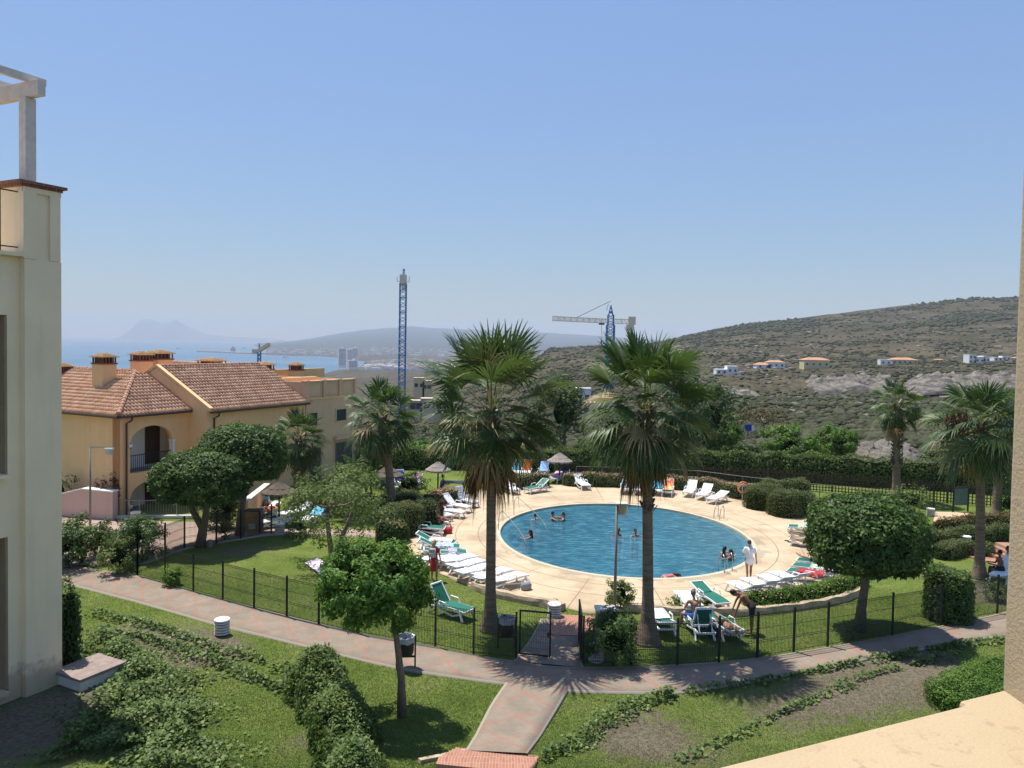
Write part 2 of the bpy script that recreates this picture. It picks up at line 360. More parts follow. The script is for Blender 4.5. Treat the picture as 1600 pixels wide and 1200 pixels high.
massif('far_mountain', [(188, 531), (200, 526), (209, 516), (212, 509), (222, 499), (238, 499.5), (253, 505), (260, 502), (267, 503), (274, 498.5), (280, 503), (296, 511), (312, 518), (325, 523), (360, 526), (420, 529), (440, 531)], 19000, -100, 900)

# ---------------------------------------------------------------- lawn (site ground) with the hole under the pool deck
def smooth_poly(P, n=6, closed=True):
    P = [Vector((p[0], p[1])) for p in P]; out = []; m = len(P)
    rngk = range(m) if closed else range(m - 1)
    for i in rngk:
        p0 = P[(i - 1) % m] if closed or i > 0 else P[0]; p1 = P[i]; p2 = P[(i + 1) % m]; p3 = P[(i + 2) % m] if closed or i + 2 < m else P[-1]
        for k in range(n):
            t = k / n; out.append(.5 * ((2 * p1) + (-p0 + p2) * t + (2 * p0 - 5 * p1 + 4 * p2 - p3) * t * t + (-p0 + 3 * p1 - 3 * p2 + p3) * t ** 3))
    if not closed: out.append(P[-1])
    return out
def pxpoly(pts, z=0): return [G(x, y, z) for x, y in pts]
back = G(975, 788); front = G(975, 903); lf = G(783, 843); rt = G(1168, 843)
PC = Vector(((lf.x + rt.x) / 2, (back.y + front.y) / 2)); PRX = (rt.x - lf.x) / 2 * 1.01; PRY = (back.y - front.y) / 2
DECK_PX = [(632, 838), (642, 862), (668, 884), (712, 903), (768, 924), (830, 937), (888, 950), (920, 958), (960, 955), (1005, 950), (1060, 950), (1130, 952), (1200, 950), (1262, 940), (1312, 925), (1345, 900), (1345, 868), (1318, 838), (1280, 812), (1225, 795), (1180, 787), (1150, 779), (1110, 770), (1050, 764), (960, 759), (880, 758), (820, 760), (760, 764), (706, 774), (668, 792), (645, 815)]
DECK = smooth_poly(pxpoly(DECK_PX))
NA = 240
def deck_r(an):
    best = None; d = Vector((math.cos(an), math.sin(an)))
    for i in range(len(DECK)):
        a = DECK[i] - PC; b_ = DECK[(i + 1) % len(DECK)] - PC; e = b_ - a
        den = d.x * e.y - d.y * e.x
        if abs(den) < 1e-9: continue
        t = (a.x * e.y - a.y * e.x) / den; u = (a.x * d.y - a.y * d.x) / den
        if t > 0 and -1e-6 <= u <= 1 + 1e-6: best = t if best is None else max(best, t)
    return best or 10
ANG = [2 * math.pi * k / NA for k in range(NA)]; DR = [deck_r(a) for a in ANG]
def pool_r(an, k=1.0): return 1 / math.sqrt((math.cos(an) / (PRX * k)) ** 2 + (math.sin(an) / (PRY * k)) ** 2)
def in_deck(X, Y, m=.3):
    d = Vector((X, Y)) - PC; an = math.atan2(d.y, d.x) % (2 * math.pi); return d.length < np.interp(an, ANG + [2 * math.pi], DR + [DR[0]]) - m
DRY = [((1300, 1085), 1.6, 1.15), ((1400, 1060), 1.9, 1.2), ((1230, 1120), 1.2, .6), ((1150, 1085), 1.5, .45), ((1080, 1175), 1.8, .75), ((1000, 1150), 1.0, .6), ((1470, 1040), 1.8, 1.1), ((350, 868), 1.8, .62), ((420, 862), 2.0, .5), ((1000, 1100), 1.0, .5), ((200, 985), 1.2, .9), ((290, 1000), 1.5, 1.1), ((340, 1020), 1.2, 1.1), ((60, 1130), 3, 1.2), ((150, 1090), 1.0, .9), ((480, 1110), .5, .7), ((465, 1165), .8, .8), ((830, 920), 2.2, .7), ((730, 905), 1.8, .5), ((1540, 925), 2, 1.2), ((1280, 965), 2, .35), ((955, 1165), 1.2, .6),((1420,880),2.5,.5), ((640, 1060), 1.0, .4)]
DRYW = [(G(*p), r, s) for p, r, s in DRY]
def mound(X, Y):
    g = G(380, 880); d = math.hypot((X - g.x) / 6, (Y - g.y) / 3.4)
    z = .22 * math.exp(-d * d) if d < 2 else 0
    z += .5 * max(0, min(1, (19.2 - Y) / 4)) * (1 if X > -40 else 0)
    return z
def lawn():
    x0, x1, y0, y1, c = -60, 60, 10, 66, .3
    nx = int((x1 - x0) / c) + 1; ny = int((y1 - y0) / c) + 1
    V = []; dry = []
    for j in range(ny):
        for i in range(nx):
            X = x0 + i * c; Y = y0 + j * c; z = mound(X, Y)
            if Y > 61.5: z -= (Y - 61.5) * .4
            z += .03 * mnoise.noise(Vector((X * .6, Y * .6, 0)))  - .03
            V.append((X, Y, z))
            dry.append(min(1.2, sum(s * math.exp(-((X - g.x) ** 2 + ((Y - g.y) * .9) ** 2) / (r * r)) for g, r, s in DRYW)))
    Q = []
    for j in range(ny - 1):
        for i in range(nx - 1):
            X = x0 + i * c; Y = y0 + j * c
            if in_deck(X, Y, .5) and in_deck(X + c, Y + c, .5) and in_deck(X + c, Y, .5) and in_deck(X, Y + c, .5): continue
            a = j * nx + i; Q.append((a, a + 1, a + nx + 1, a + nx))
    m, T, N, L, b = newmat('lawn_grass'); P = geo_pos(N)
    at = N.new('ShaderNodeAttribute'); at.attribute_name = 'dry'
    n1 = nz(N, L, P, .55, 8, .65); r1 = ramp(N, [(.10, .145, .032), (.145, .195, .046), (.20, .23, .08)], [.32, .5, .7]); L.new(n1.outputs[0], r1.inputs[0])
    n2 = nz(N, L, P, 14, 6, .75); r2 = ramp(N, [(.5, .55, .45), (1.35, 1.3, 1.2)], [.33, .68]); L.new(n2.outputs[0], r2.inputs[0])
    c1 = mixc(N, L, 1, r1.outputs[0], r2.outputs[0], 'MULTIPLY')
    n3 = nz(N, L, P, 2.6, 9, .8)
    f = math_(N, L, 'MULTIPLY_ADD', n3.outputs[0], 2.6, math_(N, L, 'ADD', at.outputs['Fac'], -1.72))
    rf = ramp(N, [(0, 0, 0), (1, 1, 1)], [.12, .55]); L.new(f, rf.inputs[0])
    n4 = nz(N, L, P, 9, 6, .7); rd = ramp(N, [(.105, .092, .062), (.225, .19, .135)], [.35, .65]); L.new(n4.outputs[0], rd.inputs[0])
    c2 = mixc(N, L, rf.outputs[0], c1, rd.outputs[0])
    L.new(c2, b.inputs['Base Color']); b.inputs['Roughness'].default_value = 1; b.inputs['Specular IOR Level'].default_value = .1
    bump(N, L, b, nz(N, L, P, 22, 5, .8).outputs[0], 1, .06)
    o = mesh_np('lawn', V, Q, m, smooth=True); o['kind'] = 'structure'
    a = o.data.attributes.new('dry', 'FLOAT', 'POINT'); a.data.foreach_set('value', np.array(dry, np.float32))
    return o
lawn()
# ---------------------------------------------------------------- deck, pool
def deckmat():
    m, T, N, L, b = newmat('deck_concrete'); P = geo_pos(N)
    n1 = nz(N, L, P, .5, 8, .65); r1 = ramp(N, [(.335, .25, .155), (.49, .38, .25), (.58, .47, .335)], [.3, .5, .72]); L.new(n1.outputs[0], r1.inputs[0])
    v = N.new('ShaderNodeVectorMath'); v.operation = 'SUBTRACT'; L.new(P, v.inputs[0]); v.inputs[1].default_value = (PC.x, PC.y, 0)
    sp = N.new('ShaderNodeSeparateXYZ'); L.new(v.outputs[0], sp.inputs[0])
    an = math_(N, L, 'ARCTAN2', sp.outputs[1], sp.outputs[0])
    q = math_(N, L, 'ABSOLUTE', math_(N, L, 'SUBTRACT', math_(N, L, 'FRACT', math_(N, L, 'MULTIPLY', an, 20 / 6.28318)), .5))
    ex = math_(N, L, 'DIVIDE', sp.outputs[0], PRX); ey = math_(N, L, 'DIVIDE', sp.outputs[1], PRY)
    rr = math_(N, L, 'SQRT', math_(N, L, 'ADD', math_(N, L, 'MULTIPLY', ex, ex), math_(N, L, 'MULTIPLY', ey, ey)))
    l1 = math_(N, L, 'MULTIPLY', math_(N, L, 'GREATER_THAN', q, .4935), math_(N, L, 'GREATER_THAN', rr, 1.09))
    l2 = math_(N, L, 'LESS_THAN', math_(N, L, 'ABSOLUTE', math_(N, L, 'SUBTRACT', rr, 1.18)), .0035)
    l3 = math_(N, L, 'LESS_THAN', math_(N, L, 'ABSOLUTE', math_(N, L, 'SUBTRACT', rr, 1.36)), .0035)
    ln = math_(N, L, 'MAXIMUM', math_(N, L, 'MAXIMUM', l1, l2), l3)
    c = mixc(N, L, math_(N, L, 'MULTIPLY', ln, .85), r1.outputs[0], (.2, .15, .1))
    # wet splashes near the rim
    wn = math_(N, L, 'ADD', math_(N, L, 'MULTIPLY', nz(N, L, P, .8, 5).outputs[0], .42), math_(N, L, 'MULTIPLY', rr, -1))
    rw = ramp(N, [(0, 0, 0), (1, 1, 1)], [.0, .02]); L.new(math_(N, L, 'ADD', wn, .86), rw.inputs[0])
    c = mixc(N, L, math_(N, L, 'MULTIPLY', rw.outputs[0], .6), c, (.27, .24, .17))
    # rust coloured streaks
    n5 = nz(N, L, P, .35, 9, .8); r5 = ramp(N, [(0, 0, 0), (1, 1, 1)], [.60, .66]); L.new(n5.outputs[0], r5.inputs[0])
    c = mixc(N, L, math_(N, L, 'MULTIPLY', r5.outputs[0], .4), c, (.42, .24, .12))
    L.new(c, b.inputs['Base Color']); b.inputs['Roughness'].default_value = .75; b.inputs['Specular IOR Level'].default_value = .25
    bump(N, L, b, nz(N, L, P, 20, 5).outputs[0], .2, .01)
    return m
def deck():
    V = []; rings = [1.0, 'm', 'o', 's']
    K = 6
    for k in range(K + 2):
        for a, dr in zip(ANG, DR):
            p0 = pool_r(a); 
            if k <= K: r_ = p0 + (dr - p0) * k / K; z = .02
            else: r_ = dr + .01; z = -.12
            V.append((PC.x + r_ * math.cos(a), PC.y + r_ * math.sin(a), z))
    Q = [(k * NA + i, (k + 1) * NA + i, (k + 1) * NA + (i + 1) % NA, k * NA + (i + 1) % NA) for k in range(K + 1) for i in range(NA)]
    o = mesh_np('pool_deck', V, Q, deckmat()); o['kind'] = 'structure'
deck()
def pool():
    m, T, N, L, b = newmat('pool_tile'); P = geo_pos(N)
    br = N.new('ShaderNodeTexBrick'); br.offset = 0; br.inputs['Scale'].default_value = 4; L.new(P, br.inputs['Vector'])
    br.inputs['Color1'].default_value = (.16, .44, .54, 1); br.inputs['Color2'].default_value = (.2, .49, .58, 1); br.inputs['Mortar'].default_value = (.2, .5, .6, 1)
    br.inputs['Row Height'].default_value = .25; br.inputs['Brick Width'].default_value = .25; br.inputs['Mortar Size'].default_value = .01
    L.new(br.outputs[0], b.inputs['Base Color']); b.inputs['Roughness'].default_value = .5
    V = []; prof = [(1.0, .021), (1.0, -.15), (.935, -.17), (.93, -1.6), (.0, -1.8)]
    for k, z in prof:
        for a in ANG: r_ = pool_r(a) * max(k, .001); V.append((PC.x + r_ * math.cos(a), PC.y + r_ * math.sin(a), z))
    Q = [(k * NA + i, k * NA + (i + 1) % NA, (k + 1) * NA + (i + 1) % NA, (k + 1) * NA + i) for k in range(len(prof) - 1) for i in range(NA)]
    o = mesh_np('pool_basin', V, Q, m); o['kind'] = 'structure'
    # coping ring
    mb = MB(); V = []
    for k, z in ((1.0, .026), (1.03, .026), (1.03, .02), (1.0, -.1)):
        for a in ANG: r_ = pool_r(a) * k - (.004 if z < 0 else 0); V.append((PC.x + r_ * math.cos(a), PC.y + r_ * math.sin(a), z))
    mb.add(V, [(k * NA + i, (k + 1) * NA + i, (k + 1) * NA + (i + 1) % NA, k * NA + (i + 1) % NA) for k in (0, 1) for i in range(NA)] + [(i, (i + 1) % NA, 3 * NA + (i + 1) % NA, 3 * NA + i) for i in range(NA)])
    mb.build('pool_coping', plain('coping_stone', (.52, .43, .30), .7, .12, 3), kind='structure')
    rl = [(PC.x + pool_r(a) * k * math.cos(a), PC.y + pool_r(a) * k * math.sin(a), -.115) for k in (.999, .942) for a in ANG]
    MB().add(rl, [(i, (i + 1) % NA, NA + (i + 1) % NA, NA + i) for i in range(NA)]).build('overflow_ledge', plain('pale_ledge_tile', (.50, .80, .85), .5, .06), kind='structure')
    # steps into the water at the left end
    st = MB()
    for k in range(4):
        poly = []
        a0, a1 = R(130), R(200)
        rr = .93 - k * .055
        for i in range(17): a = a0 + (a1 - a0) * i / 16; poly.append((PC.x + pool_r(a) * rr * math.cos(a), PC.y + pool_r(a) * rr * math.sin(a)))
        for i in range(17): a = a1 + (a0 - a1) * i / 16; poly.append((PC.x + pool_r(a) * .938 * math.cos(a), PC.y + pool_r(a) * .938 * math.sin(a)))
        st.prism(poly, -1.5, -.45 - k * .27)
    st.build('pool_steps', plain('step_tile', (.12, .40, .54), .5, .1), kind='structure')
    ed = MB()
    for k in range(4):
        pts = []; rr = .932 - k * .055
        for i in range(25): a = R(130) + R(70) * i / 24; pts.append((PC.x + pool_r(a) * rr * math.cos(a), PC.y + pool_r(a) * rr * math.sin(a), -.44 - k * .27))
        ed.tube(pts, .035, 6)
    ed.build('step_edges', plain('navy_tile', (.01, .03, .08), .5, .1), kind='structure')
    m, T, N, L, b = newmat('pool_water'); N.remove(b); P = geo_pos(N)
    tr = N.new('ShaderNodeBsdfTransparent'); tr.inputs[0].default_value = (.45, .68, .74, 1)
    df = N.new('ShaderNodeBsdfDiffuse'); 
    rc = ramp(N, [(.016, .115, .185), (.045, .19, .275), (.12, .34, .42)], [.40, .52, .66]); mpc = N.new('ShaderNodeMapping'); mpc.inputs['Scale'].default_value = (.6, 1.6, 1); L.new(P, mpc.inputs[0])
    L.new(nz(N, L, mpc.outputs[0], 2.6, 5, .7).outputs[0], rc.inputs[0]); L.new(rc.outputs[0], df.inputs[0])  # light and dark of the ripples painted into the diffuse colour
    gl = N.new('ShaderNodeBsdfGlossy'); gl.inputs['Roughness'].default_value = .04
    bp = N.new('ShaderNodeBump'); bp.inputs['Strength'].default_value = .9; bp.inputs['Distance'].default_value = .09
    mp = N.new('ShaderNodeMapping'); mp.inputs['Scale'].default_value = (1, 2.2, 1); L.new(P, mp.inputs[0])
    h = math_(N, L, 'ADD', nz(N, L, mp.outputs[0], 1.8, 4, .6).outputs[0], math_(N, L, 'MULTIPLY', nz(N, L, mp.outputs[0], 7, 3, .6).outputs[0], .3))
    L.new(h, bp.inputs['Height']); L.new(bp.outputs[0], gl.inputs['Normal'])
    fr = N.new('ShaderNodeFresnel'); fr.inputs[0].default_value = 1.33; L.new(bp.outputs[0], fr.inputs['Normal'])
    m1 = N.new('ShaderNodeMixShader'); m1.inputs[0].default_value = .6; L.new(tr.outputs[0], m1.inputs[1]); L.new(df.outputs[0], m1.inputs[2])
    m2 = N.new('ShaderNodeMixShader'); L.new(fr.outputs[0], m2.inputs[0]); L.new(m1.outputs[0], m2.inputs[1]); L.new(gl.outputs[0], m2.inputs[2])
    L.new(m2.outputs[0], N['Material Output'].inputs['Surface'])
    V = [(PC.x, PC.y, -.09)] + [(PC.x + (pool_r(a) - .006) * math.cos(a), PC.y + (pool_r(a) - .006) * math.sin(a), -.09) for a in ANG]
    MB().add(V, [(0, 1 + i, 1 + (i + 1) % NA) for i in range(NA)]).build('pool_water', m, kind='structure')
pool()
# ---------------------------------------------------------------- paths
def pathmat(name, diag=True, base=((.195, .162, .128), (.295, .24, .185)), red=(.34, .14, .10), lu=1.5, wv=1.0):
    m, T, N, L, b = newmat(name); P = geo_pos(N); uv = coords(N, 'UV')
    sp = N.new('ShaderNodeSeparateXYZ'); L.new(uv, sp.inputs[0]); u, v = sp.outputs[0], sp.outputs[1]
    n1 = nz(N, L, P, 1.3, 7, .7); r1 = ramp(N, list(base), [.3, .7]); L.new(n1.outputs[0], r1.inputs[0])
    n2 = nz(N, L, P, 30, 4, .7); r2 = ramp(N, [(.75, .75, .75), (1.15, 1.15, 1.15)], [.3, .7]); L.new(n2.outputs[0], r2.inputs[0])
    c = mixc(N, L, 1, r1.outputs[0], r2.outputs[0], 'MULTIPLY')
    def line(e, w_):
        d = math_(N, L, 'ABSOLUTE', math_(N, L, 'SUBTRACT', math_(N, L, 'FRACT', e), .5))
        outer = math_(N, L, 'GREATER_THAN', d, .5 - w_); inner = math_(N, L, 'LESS_THAN', d, .5 - w_ * .34)
        return math_(N, L, 'MULTIPLY', outer, inner)
    s1 = math_(N, L, 'ADD', math_(N, L, 'DIVIDE', u, lu), v)
    s2 = math_(N, L, 'SUBTRACT', math_(N, L, 'DIVIDE', u, lu), v)
    ln = math_(N, L, 'MAXIMUM', line(s1, .042), line(s2, .042))
    if not diag: ln = line(math_(N, L, 'DIVIDE', u, lu), .03)
    nw = nz(N, L, P, 2.5, 5); rw = ramp(N, [(.35, .35, .35), (1, 1, 1)], [.35, .6]); L.new(nw.outputs[0], rw.inputs[0])
    c = mixc(N, L, math_(N, L, 'MULTIPLY', ln, rw.outputs[0]), c, red)
    # pale kerb at both edges
    ek = math_(N, L, 'GREATER_THAN', math_(N, L, 'ABSOLUTE', math_(N, L, 'SUBTRACT', v, .5)), .462)
    c = mixc(N, L, ek, c, (.34, .30, .245))
    L.new(c, b.inputs['Base Color']); b.inputs['Roughness'].default_value = .9; b.inputs['Specular IOR Level'].default_value = .2
    bump(N, L, b, nz(N, L, P, 35, 4).outputs[0], .3, .01); return m
def strip(name, up, lo, mat, z=.03, n=80):
    def rs(P):
        P = [Vector((p.x, p.y)) for p in pxpoly(P)]; P = smooth_poly(P, 8, False)
        d = [0]
        for i in range(1, len(P)): d.append(d[-1] + (P[i] - P[i - 1]).length)
        t = np.linspace(0, d[-1], n); return np.stack([np.interp(t, d, [p.x for p in P]), np.interp(t, d, [p.y for p in P])], 1), d[-1]
    a, la = rs(up); b_, lb = rs(lo); Ln = (la + lb) / 2; V = []; rows = 5
    for k in range(rows):
        for i in range(n):
            p = a[i] * (1 - k / 4) + b_[i] * k / 4; V.append((p[0], p[1], z + mound(p[0], p[1])))
    for i in range(n): V.append((a[i][0], a[i][1] + .01, z - .15))
    for i in range(n): V.append((b_[i][0], b_[i][1] - .01, z - .15))
    Q = [(k * n + i, (k + 1) * n + i, (k + 1) * n + i + 1, k * n + i + 1) for k in range(rows - 1) for i in range(n - 1)]
    Q += [(5 * n + i, i, i + 1, 5 * n + i + 1) for i in range(n - 1)] + [(4 * n + i, 6 * n + i, 6 * n + i + 1, 4 * n + i + 1) for i in range(n - 1)]
    o = mesh_np(name, V, Q, mat); o['kind'] = 'structure'
    ul = o.data.uv_layers.new(name='UVMap'); uv = []
    for q in Q:
        for vi in q:
            k = vi // n; i = vi % n; vv = [0, .25, .5, .75, 1, 0, 1][k]; uv += [i / (n - 1) * Ln, vv]
    ul.data.foreach_set('uv', np.array(uv, np.float32)); return o
PM = pathmat('path_concrete', lu=1.55)
strip('path', [(20, 868), (110, 886), (215, 904), (285, 922), (347, 938), (440, 961), (560, 990), (650, 1006), (740, 1024), (800, 1033), (880, 1043), (1000, 1042), (1100, 1037), (1185, 1029), (1300, 1011), (1400, 993), (1560, 960), (1640, 940)],
      [(-20, 893), (95, 912), (137, 922), (230, 946), (330, 974), (460, 1006), (540, 1026), (620, 1044), (700, 1057), (790, 1069), (888, 1080), (980, 1083), (1060, 1083), (1140, 1072), (1240, 1053), (1330, 1036), (1400, 1022), (1560, 995), (1650, 978)], PM, .03, 160)
strip('path', [(888, 1079), (870, 1110), (846, 1150), (824, 1188)], [(790, 1068), (768, 1100), (747, 1140), (727, 1182)], pathmat('path_concrete_wide', lu=1.3), .034, 30)
strip('path', [(905, 968), (905, 1000), (912, 1045)], [(845, 968), (828, 1000), (802, 1034)], pathmat('gate_path_concrete', lu=1.2), .036, 20)
strip('driveway', [(-40, 802), (95, 800), (176, 803), (186, 812), (300, 816), (380, 818), (450, 826), (560, 828), (640, 836)], [(-40, 884), (95, 882), (215, 886), (290, 862), (376, 845), (450, 836), (640, 842)], pathmat('driveway_concrete', base=((.29, .22, .18), (.40, .31, .25)), red=(.38, .18, .13), lu=2.4), .02, 60)
# brick steps between gate and deck, and the flight at the bottom edge of the picture
def brickmat():
    m, T, N, L, b = newmat('red_brick'); P = geo_pos(N)
    br = N.new('ShaderNodeTexBrick'); br.inputs['Scale'].default_value = 1; L.new(P, br.inputs['Vector'])
    br.inputs['Brick Width'].default_value = .07; br.inputs['Row Height'].default_value = .24; br.inputs['Mortar Size'].default_value = .007; br.offset = 0
    br.inputs['Color1'].default_value = (.30, .12, .075, 1); br.inputs['Color2'].default_value = (.38, .17, .11, 1); br.inputs['Mortar'].default_value = (.38, .27, .2, 1)
    L.new(br.outputs[0], b.inputs['Base Color']); b.inputs['Roughness'].default_value = .85
    bump(N, L, b, br.outputs['Fac'], .4, -.01); return m
BM = brickmat()
st = MB()
p = [G(878, 962), G(962, 966), G(940, 988), G(862, 980)]; st.prism([(q.x, q.y) for q in reversed(p)], -.1, .045)
p = [G(860, 979), G(925, 984), G(908, 996), G(852, 993)]; st.prism([(q.x, q.y) for q in reversed(p)], -.1, .06)
st.build('brick_steps', BM, kind='structure')
st = MB(); pa, pb = G(730, 1177), G(829, 1187); dv = (pb - pa).normalized(); bk = Vector((dv.y, -dv.x, 0))
for k in range(6):
    q0 = pa + bk * (k * .32) - dv * .3; q1 = pb + bk * (k * .32) + dv * .2; q2 = q1 + bk * .33; q3 = q0 + bk * .33
    st.prism([(q.x, q.y) for q in (q3, q2, q1, q0)], -.2, .10 + .13 * k + .02)
st.build('brick_steps', BM, kind='structure')
kb = MB(); kb.bar(G(731, 1178) + Vector((0, 0, .06)), G(655, 1204) + Vector((0, 0, .22)), .12, .1); kb.build('kerb', M['stone'], kind='structure')
# ---------------------------------------------------------------- near building at the left edge
def frame(o):
    m = Matrix.Translation(o.location) @ Matrix.Rotation(o.rotation_euler.z, 4, 'Z'); return m
def near_building():
    p0 = G(94, 1065); b = thing('apartment_building', 'cream rendered apartment block with brick capped parapet and white pergola, at the left edge', 'building', (p0.x, p0.y, 0), math.atan2(-.90, -.43))
    MB().box((.52, -4, 6.9), (1.04, 8, 14.2)).build('end_wall', M['cream'], b)
    # sunk panel frame near the top of the end wall
    pf = MB(); z0, z1 = 12.05, 13.85
    for c, s in (((.15, .03, (z0 + z1) / 2), (.3, .06, z1 - z0)), ((.86, .03, (z0 + z1) / 2), (.36, .06, z1 - z0)), ((.5, .03, 13.93), (1.04, .06, .16)), ((.5, .03, 5.9), (1.04, .06, 12.3 - .02))):
        pf.box(c, s)
    pf.build('pilaster', M['cream'], b)
    f = MB()
    for x0, x1, z0, z1 in ((1.04, 1.38, -.2, 12.1), (1.38, 9, 10.5, 12.1), (1.38, 9, 4.5, 6.15), (4.6, 6.2, 6.15, 10.5), (4.6, 6.2, -.2, 4.5), (1.38, 4.6, -.2, .25), (8.4, 9, 6.15, 10.5)):
        f.box(((x0 + x1) / 2, -.29, (z0 + z1) / 2), (x1 - x0, .34, z1 - z0))
    f.box((5.1, -2.6, 5.95), (7.9, .2, 12.3)); f.box((5.1, -1.5, 5.3), (7.9, 2.1, .2)); f.box((5.1, -1.45, 12.0), (8, 2.1, .2)); f.box((5.1, -4.4, 6), (7.9, 3.4, 12))
    f.build('wall', M['cream'], b)
    MB().box((5.1, -.16, 12.14), (8.1, .5, .1)).build('ledge', M['cream'], b)
    for z in (6.17, .27): MB().box((3.0, -.16, z), (3.1, .46, .09)).build('sill', M['cream'], b)
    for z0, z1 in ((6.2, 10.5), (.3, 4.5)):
        MB().box((1.415, -.86, (z0 + z1) / 2), (.05, 1.45, z1 - z0 - .04)).build('recess_shade_panel', plain('recess_shade_brown', (.30, .225, .14), .8, .1, 2), b)  # brown panel added in the recess, its colour stands in for interior shade
        wd = MB().box((3.0, -2.45, (z0 + z1) / 2 - .2), (2.2, .06, 3.2)).build('window', M['glassdark'], b)
    c = MB(); 
    for z, o_ in ((14.03, .07), (14.11, .15)):
        c.box((.52, -4 + o_ / 2, z), (1.04 + 2 * o_, 8 + o_, .078))
    c.build('parapet_cap', capmat(), b)
    r = MB(); r.bar((1.05, -.2, 13.85), (9, -.2, 13.85), .05, .03); r.bar((1.05, -.2, 12.35), (9, -.2, 12.35), .05, .03)
    for k in range(20): r.bar((1.5 + k * .42, -.2, 12.2), (1.5 + k * .42, -.2, 13.85), .025, .025)
    r.build('railing', M['black'], b)
    pg = MB().box((.62, -.42, 15.35), (.30, .30, 2.3)); pg.build('pergola_post', M['postwhite'], b, bevel=.01)
    MB().box((.62, -2.6, 16.72), (.22, 5.6, .42)).build('pergola_beam', M['postwhite'], b, bevel=.01)
    for y in (-.3, -1.6, -2.9): MB().box((3.7, y, 17.02), (7.0, .14, .2)).build('pergola_rafter', M['postwhite'], b, bevel=.01)
def capmat():
    m, T, N, L, b = newmat('brick_cap'); P = coords(N)
    br = N.new('ShaderNodeTexBrick'); L.new(P, br.inputs['Vector']); br.inputs['Scale'].default_value = 1
    br.inputs['Brick Width'].default_value = .26; br.inputs['Row Height'].default_value = .13; br.inputs['Mortar Size'].default_value = .008
    br.inputs['Color1'].default_value = (.20, .07, .045, 1); br.inputs['Color2'].default_value = (.27, .12, .08, 1); br.inputs['Mortar'].default_value = (.3, .22, .16, 1)
    L.new(br.outputs[0], b.inputs['Base Color']); b.inputs['Roughness'].default_value = .85; return m
near_building()
# concrete manhole box beside it
_g = G(140, 1043, .3)
mh = thing('manhole', 'low concrete utility box with grey slab lid beside the left building', 'utility box', (_g.x, _g.y, 0), R(-27))
MB().box((0, 0, .12), (1.2, 1.35, .3)).build('base', M['offwhite'], mh, bevel=.01); MB().box((0, 0, .31), (1.3, 1.45, .08)).build('lid', plain('slab_lid', (.26, .20, .17), .8, .2, 4, bmp=.3), mh, bevel=.01)
# ---------------------------------------------------------------- our own balcony, right edge
def balcony():
    b = thing('balcony', 'cream stucco balcony parapet and pillar in the bottom right corner', 'balcony', (0, 0, 0))
    zt = 9.5; a = G(1110, 1200, zt); c = G(1573, 1084, zt); d = (c - a).normalized(); n = Vector((d.y, -d.x, 0))
    def subd(verts, faces, name, bev):
        o = MB().add(verts, faces).build(name, M['near_cream'], b, bevel=bev); return o
    far = c + d * 1.2; near = a - d * 1.2; e = c + Vector((-.05, -.02, 0))
    nt_ = c - d * .088 
    P = [near, nt_ - d * .0, nt_ + Vector((-n.x * .012, -n.y * .012, 0)), far + Vector((-n.x * .012, -n.y * .012, 0)), far + n * .34, near + n * .34]
    P = [(p.x, p.y) for p in P]
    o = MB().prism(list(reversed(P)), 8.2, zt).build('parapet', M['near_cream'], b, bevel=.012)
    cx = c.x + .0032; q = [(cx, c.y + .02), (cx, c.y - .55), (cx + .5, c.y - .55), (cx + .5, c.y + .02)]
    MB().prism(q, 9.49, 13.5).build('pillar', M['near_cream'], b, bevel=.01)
balcony()
# ---------------------------------------------------------------- tiled roofs
def tilemat():
    m, T, N, L, b = newmat('roof_tile'); a = N.new('ShaderNodeAttribute'); a.attribute_name = 'rnd'
    r = ramp(N, [(.52, .28, .165), (.60, .345, .205), (.67, .40, .25), (.74, .48, .32)], [0, .3, .7, 1]); L.new(a.outputs['Fac'], r.inputs[0])
    n1 = nz(N, L, geo_pos(N), .8, 6, .7); r1 = ramp(N, [(.82, .8, .78), (1.05, 1.04, 1.03)], [.33, .62]); L.new(n1.outputs[0], r1.inputs[0])
    L.new(mixc(N, L, 1, r.outputs[0], r1.outputs[0], 'MULTIPLY'), b.inputs['Base Color']); b.inputs['Roughness'].default_value = .85; return m
TILE = tilemat()
def inside(p, poly):
    c = False; n = len(poly)
    for i in range(n):
        x1, y1 = poly[i]; x2, y2 = poly[(i + 1) % n]
        if (y1 > p[1]) != (y2 > p[1]) and p[0] < (x2 - x1) * (p[1] - y1) / (y2 - y1) + x1: c = not c
    return c
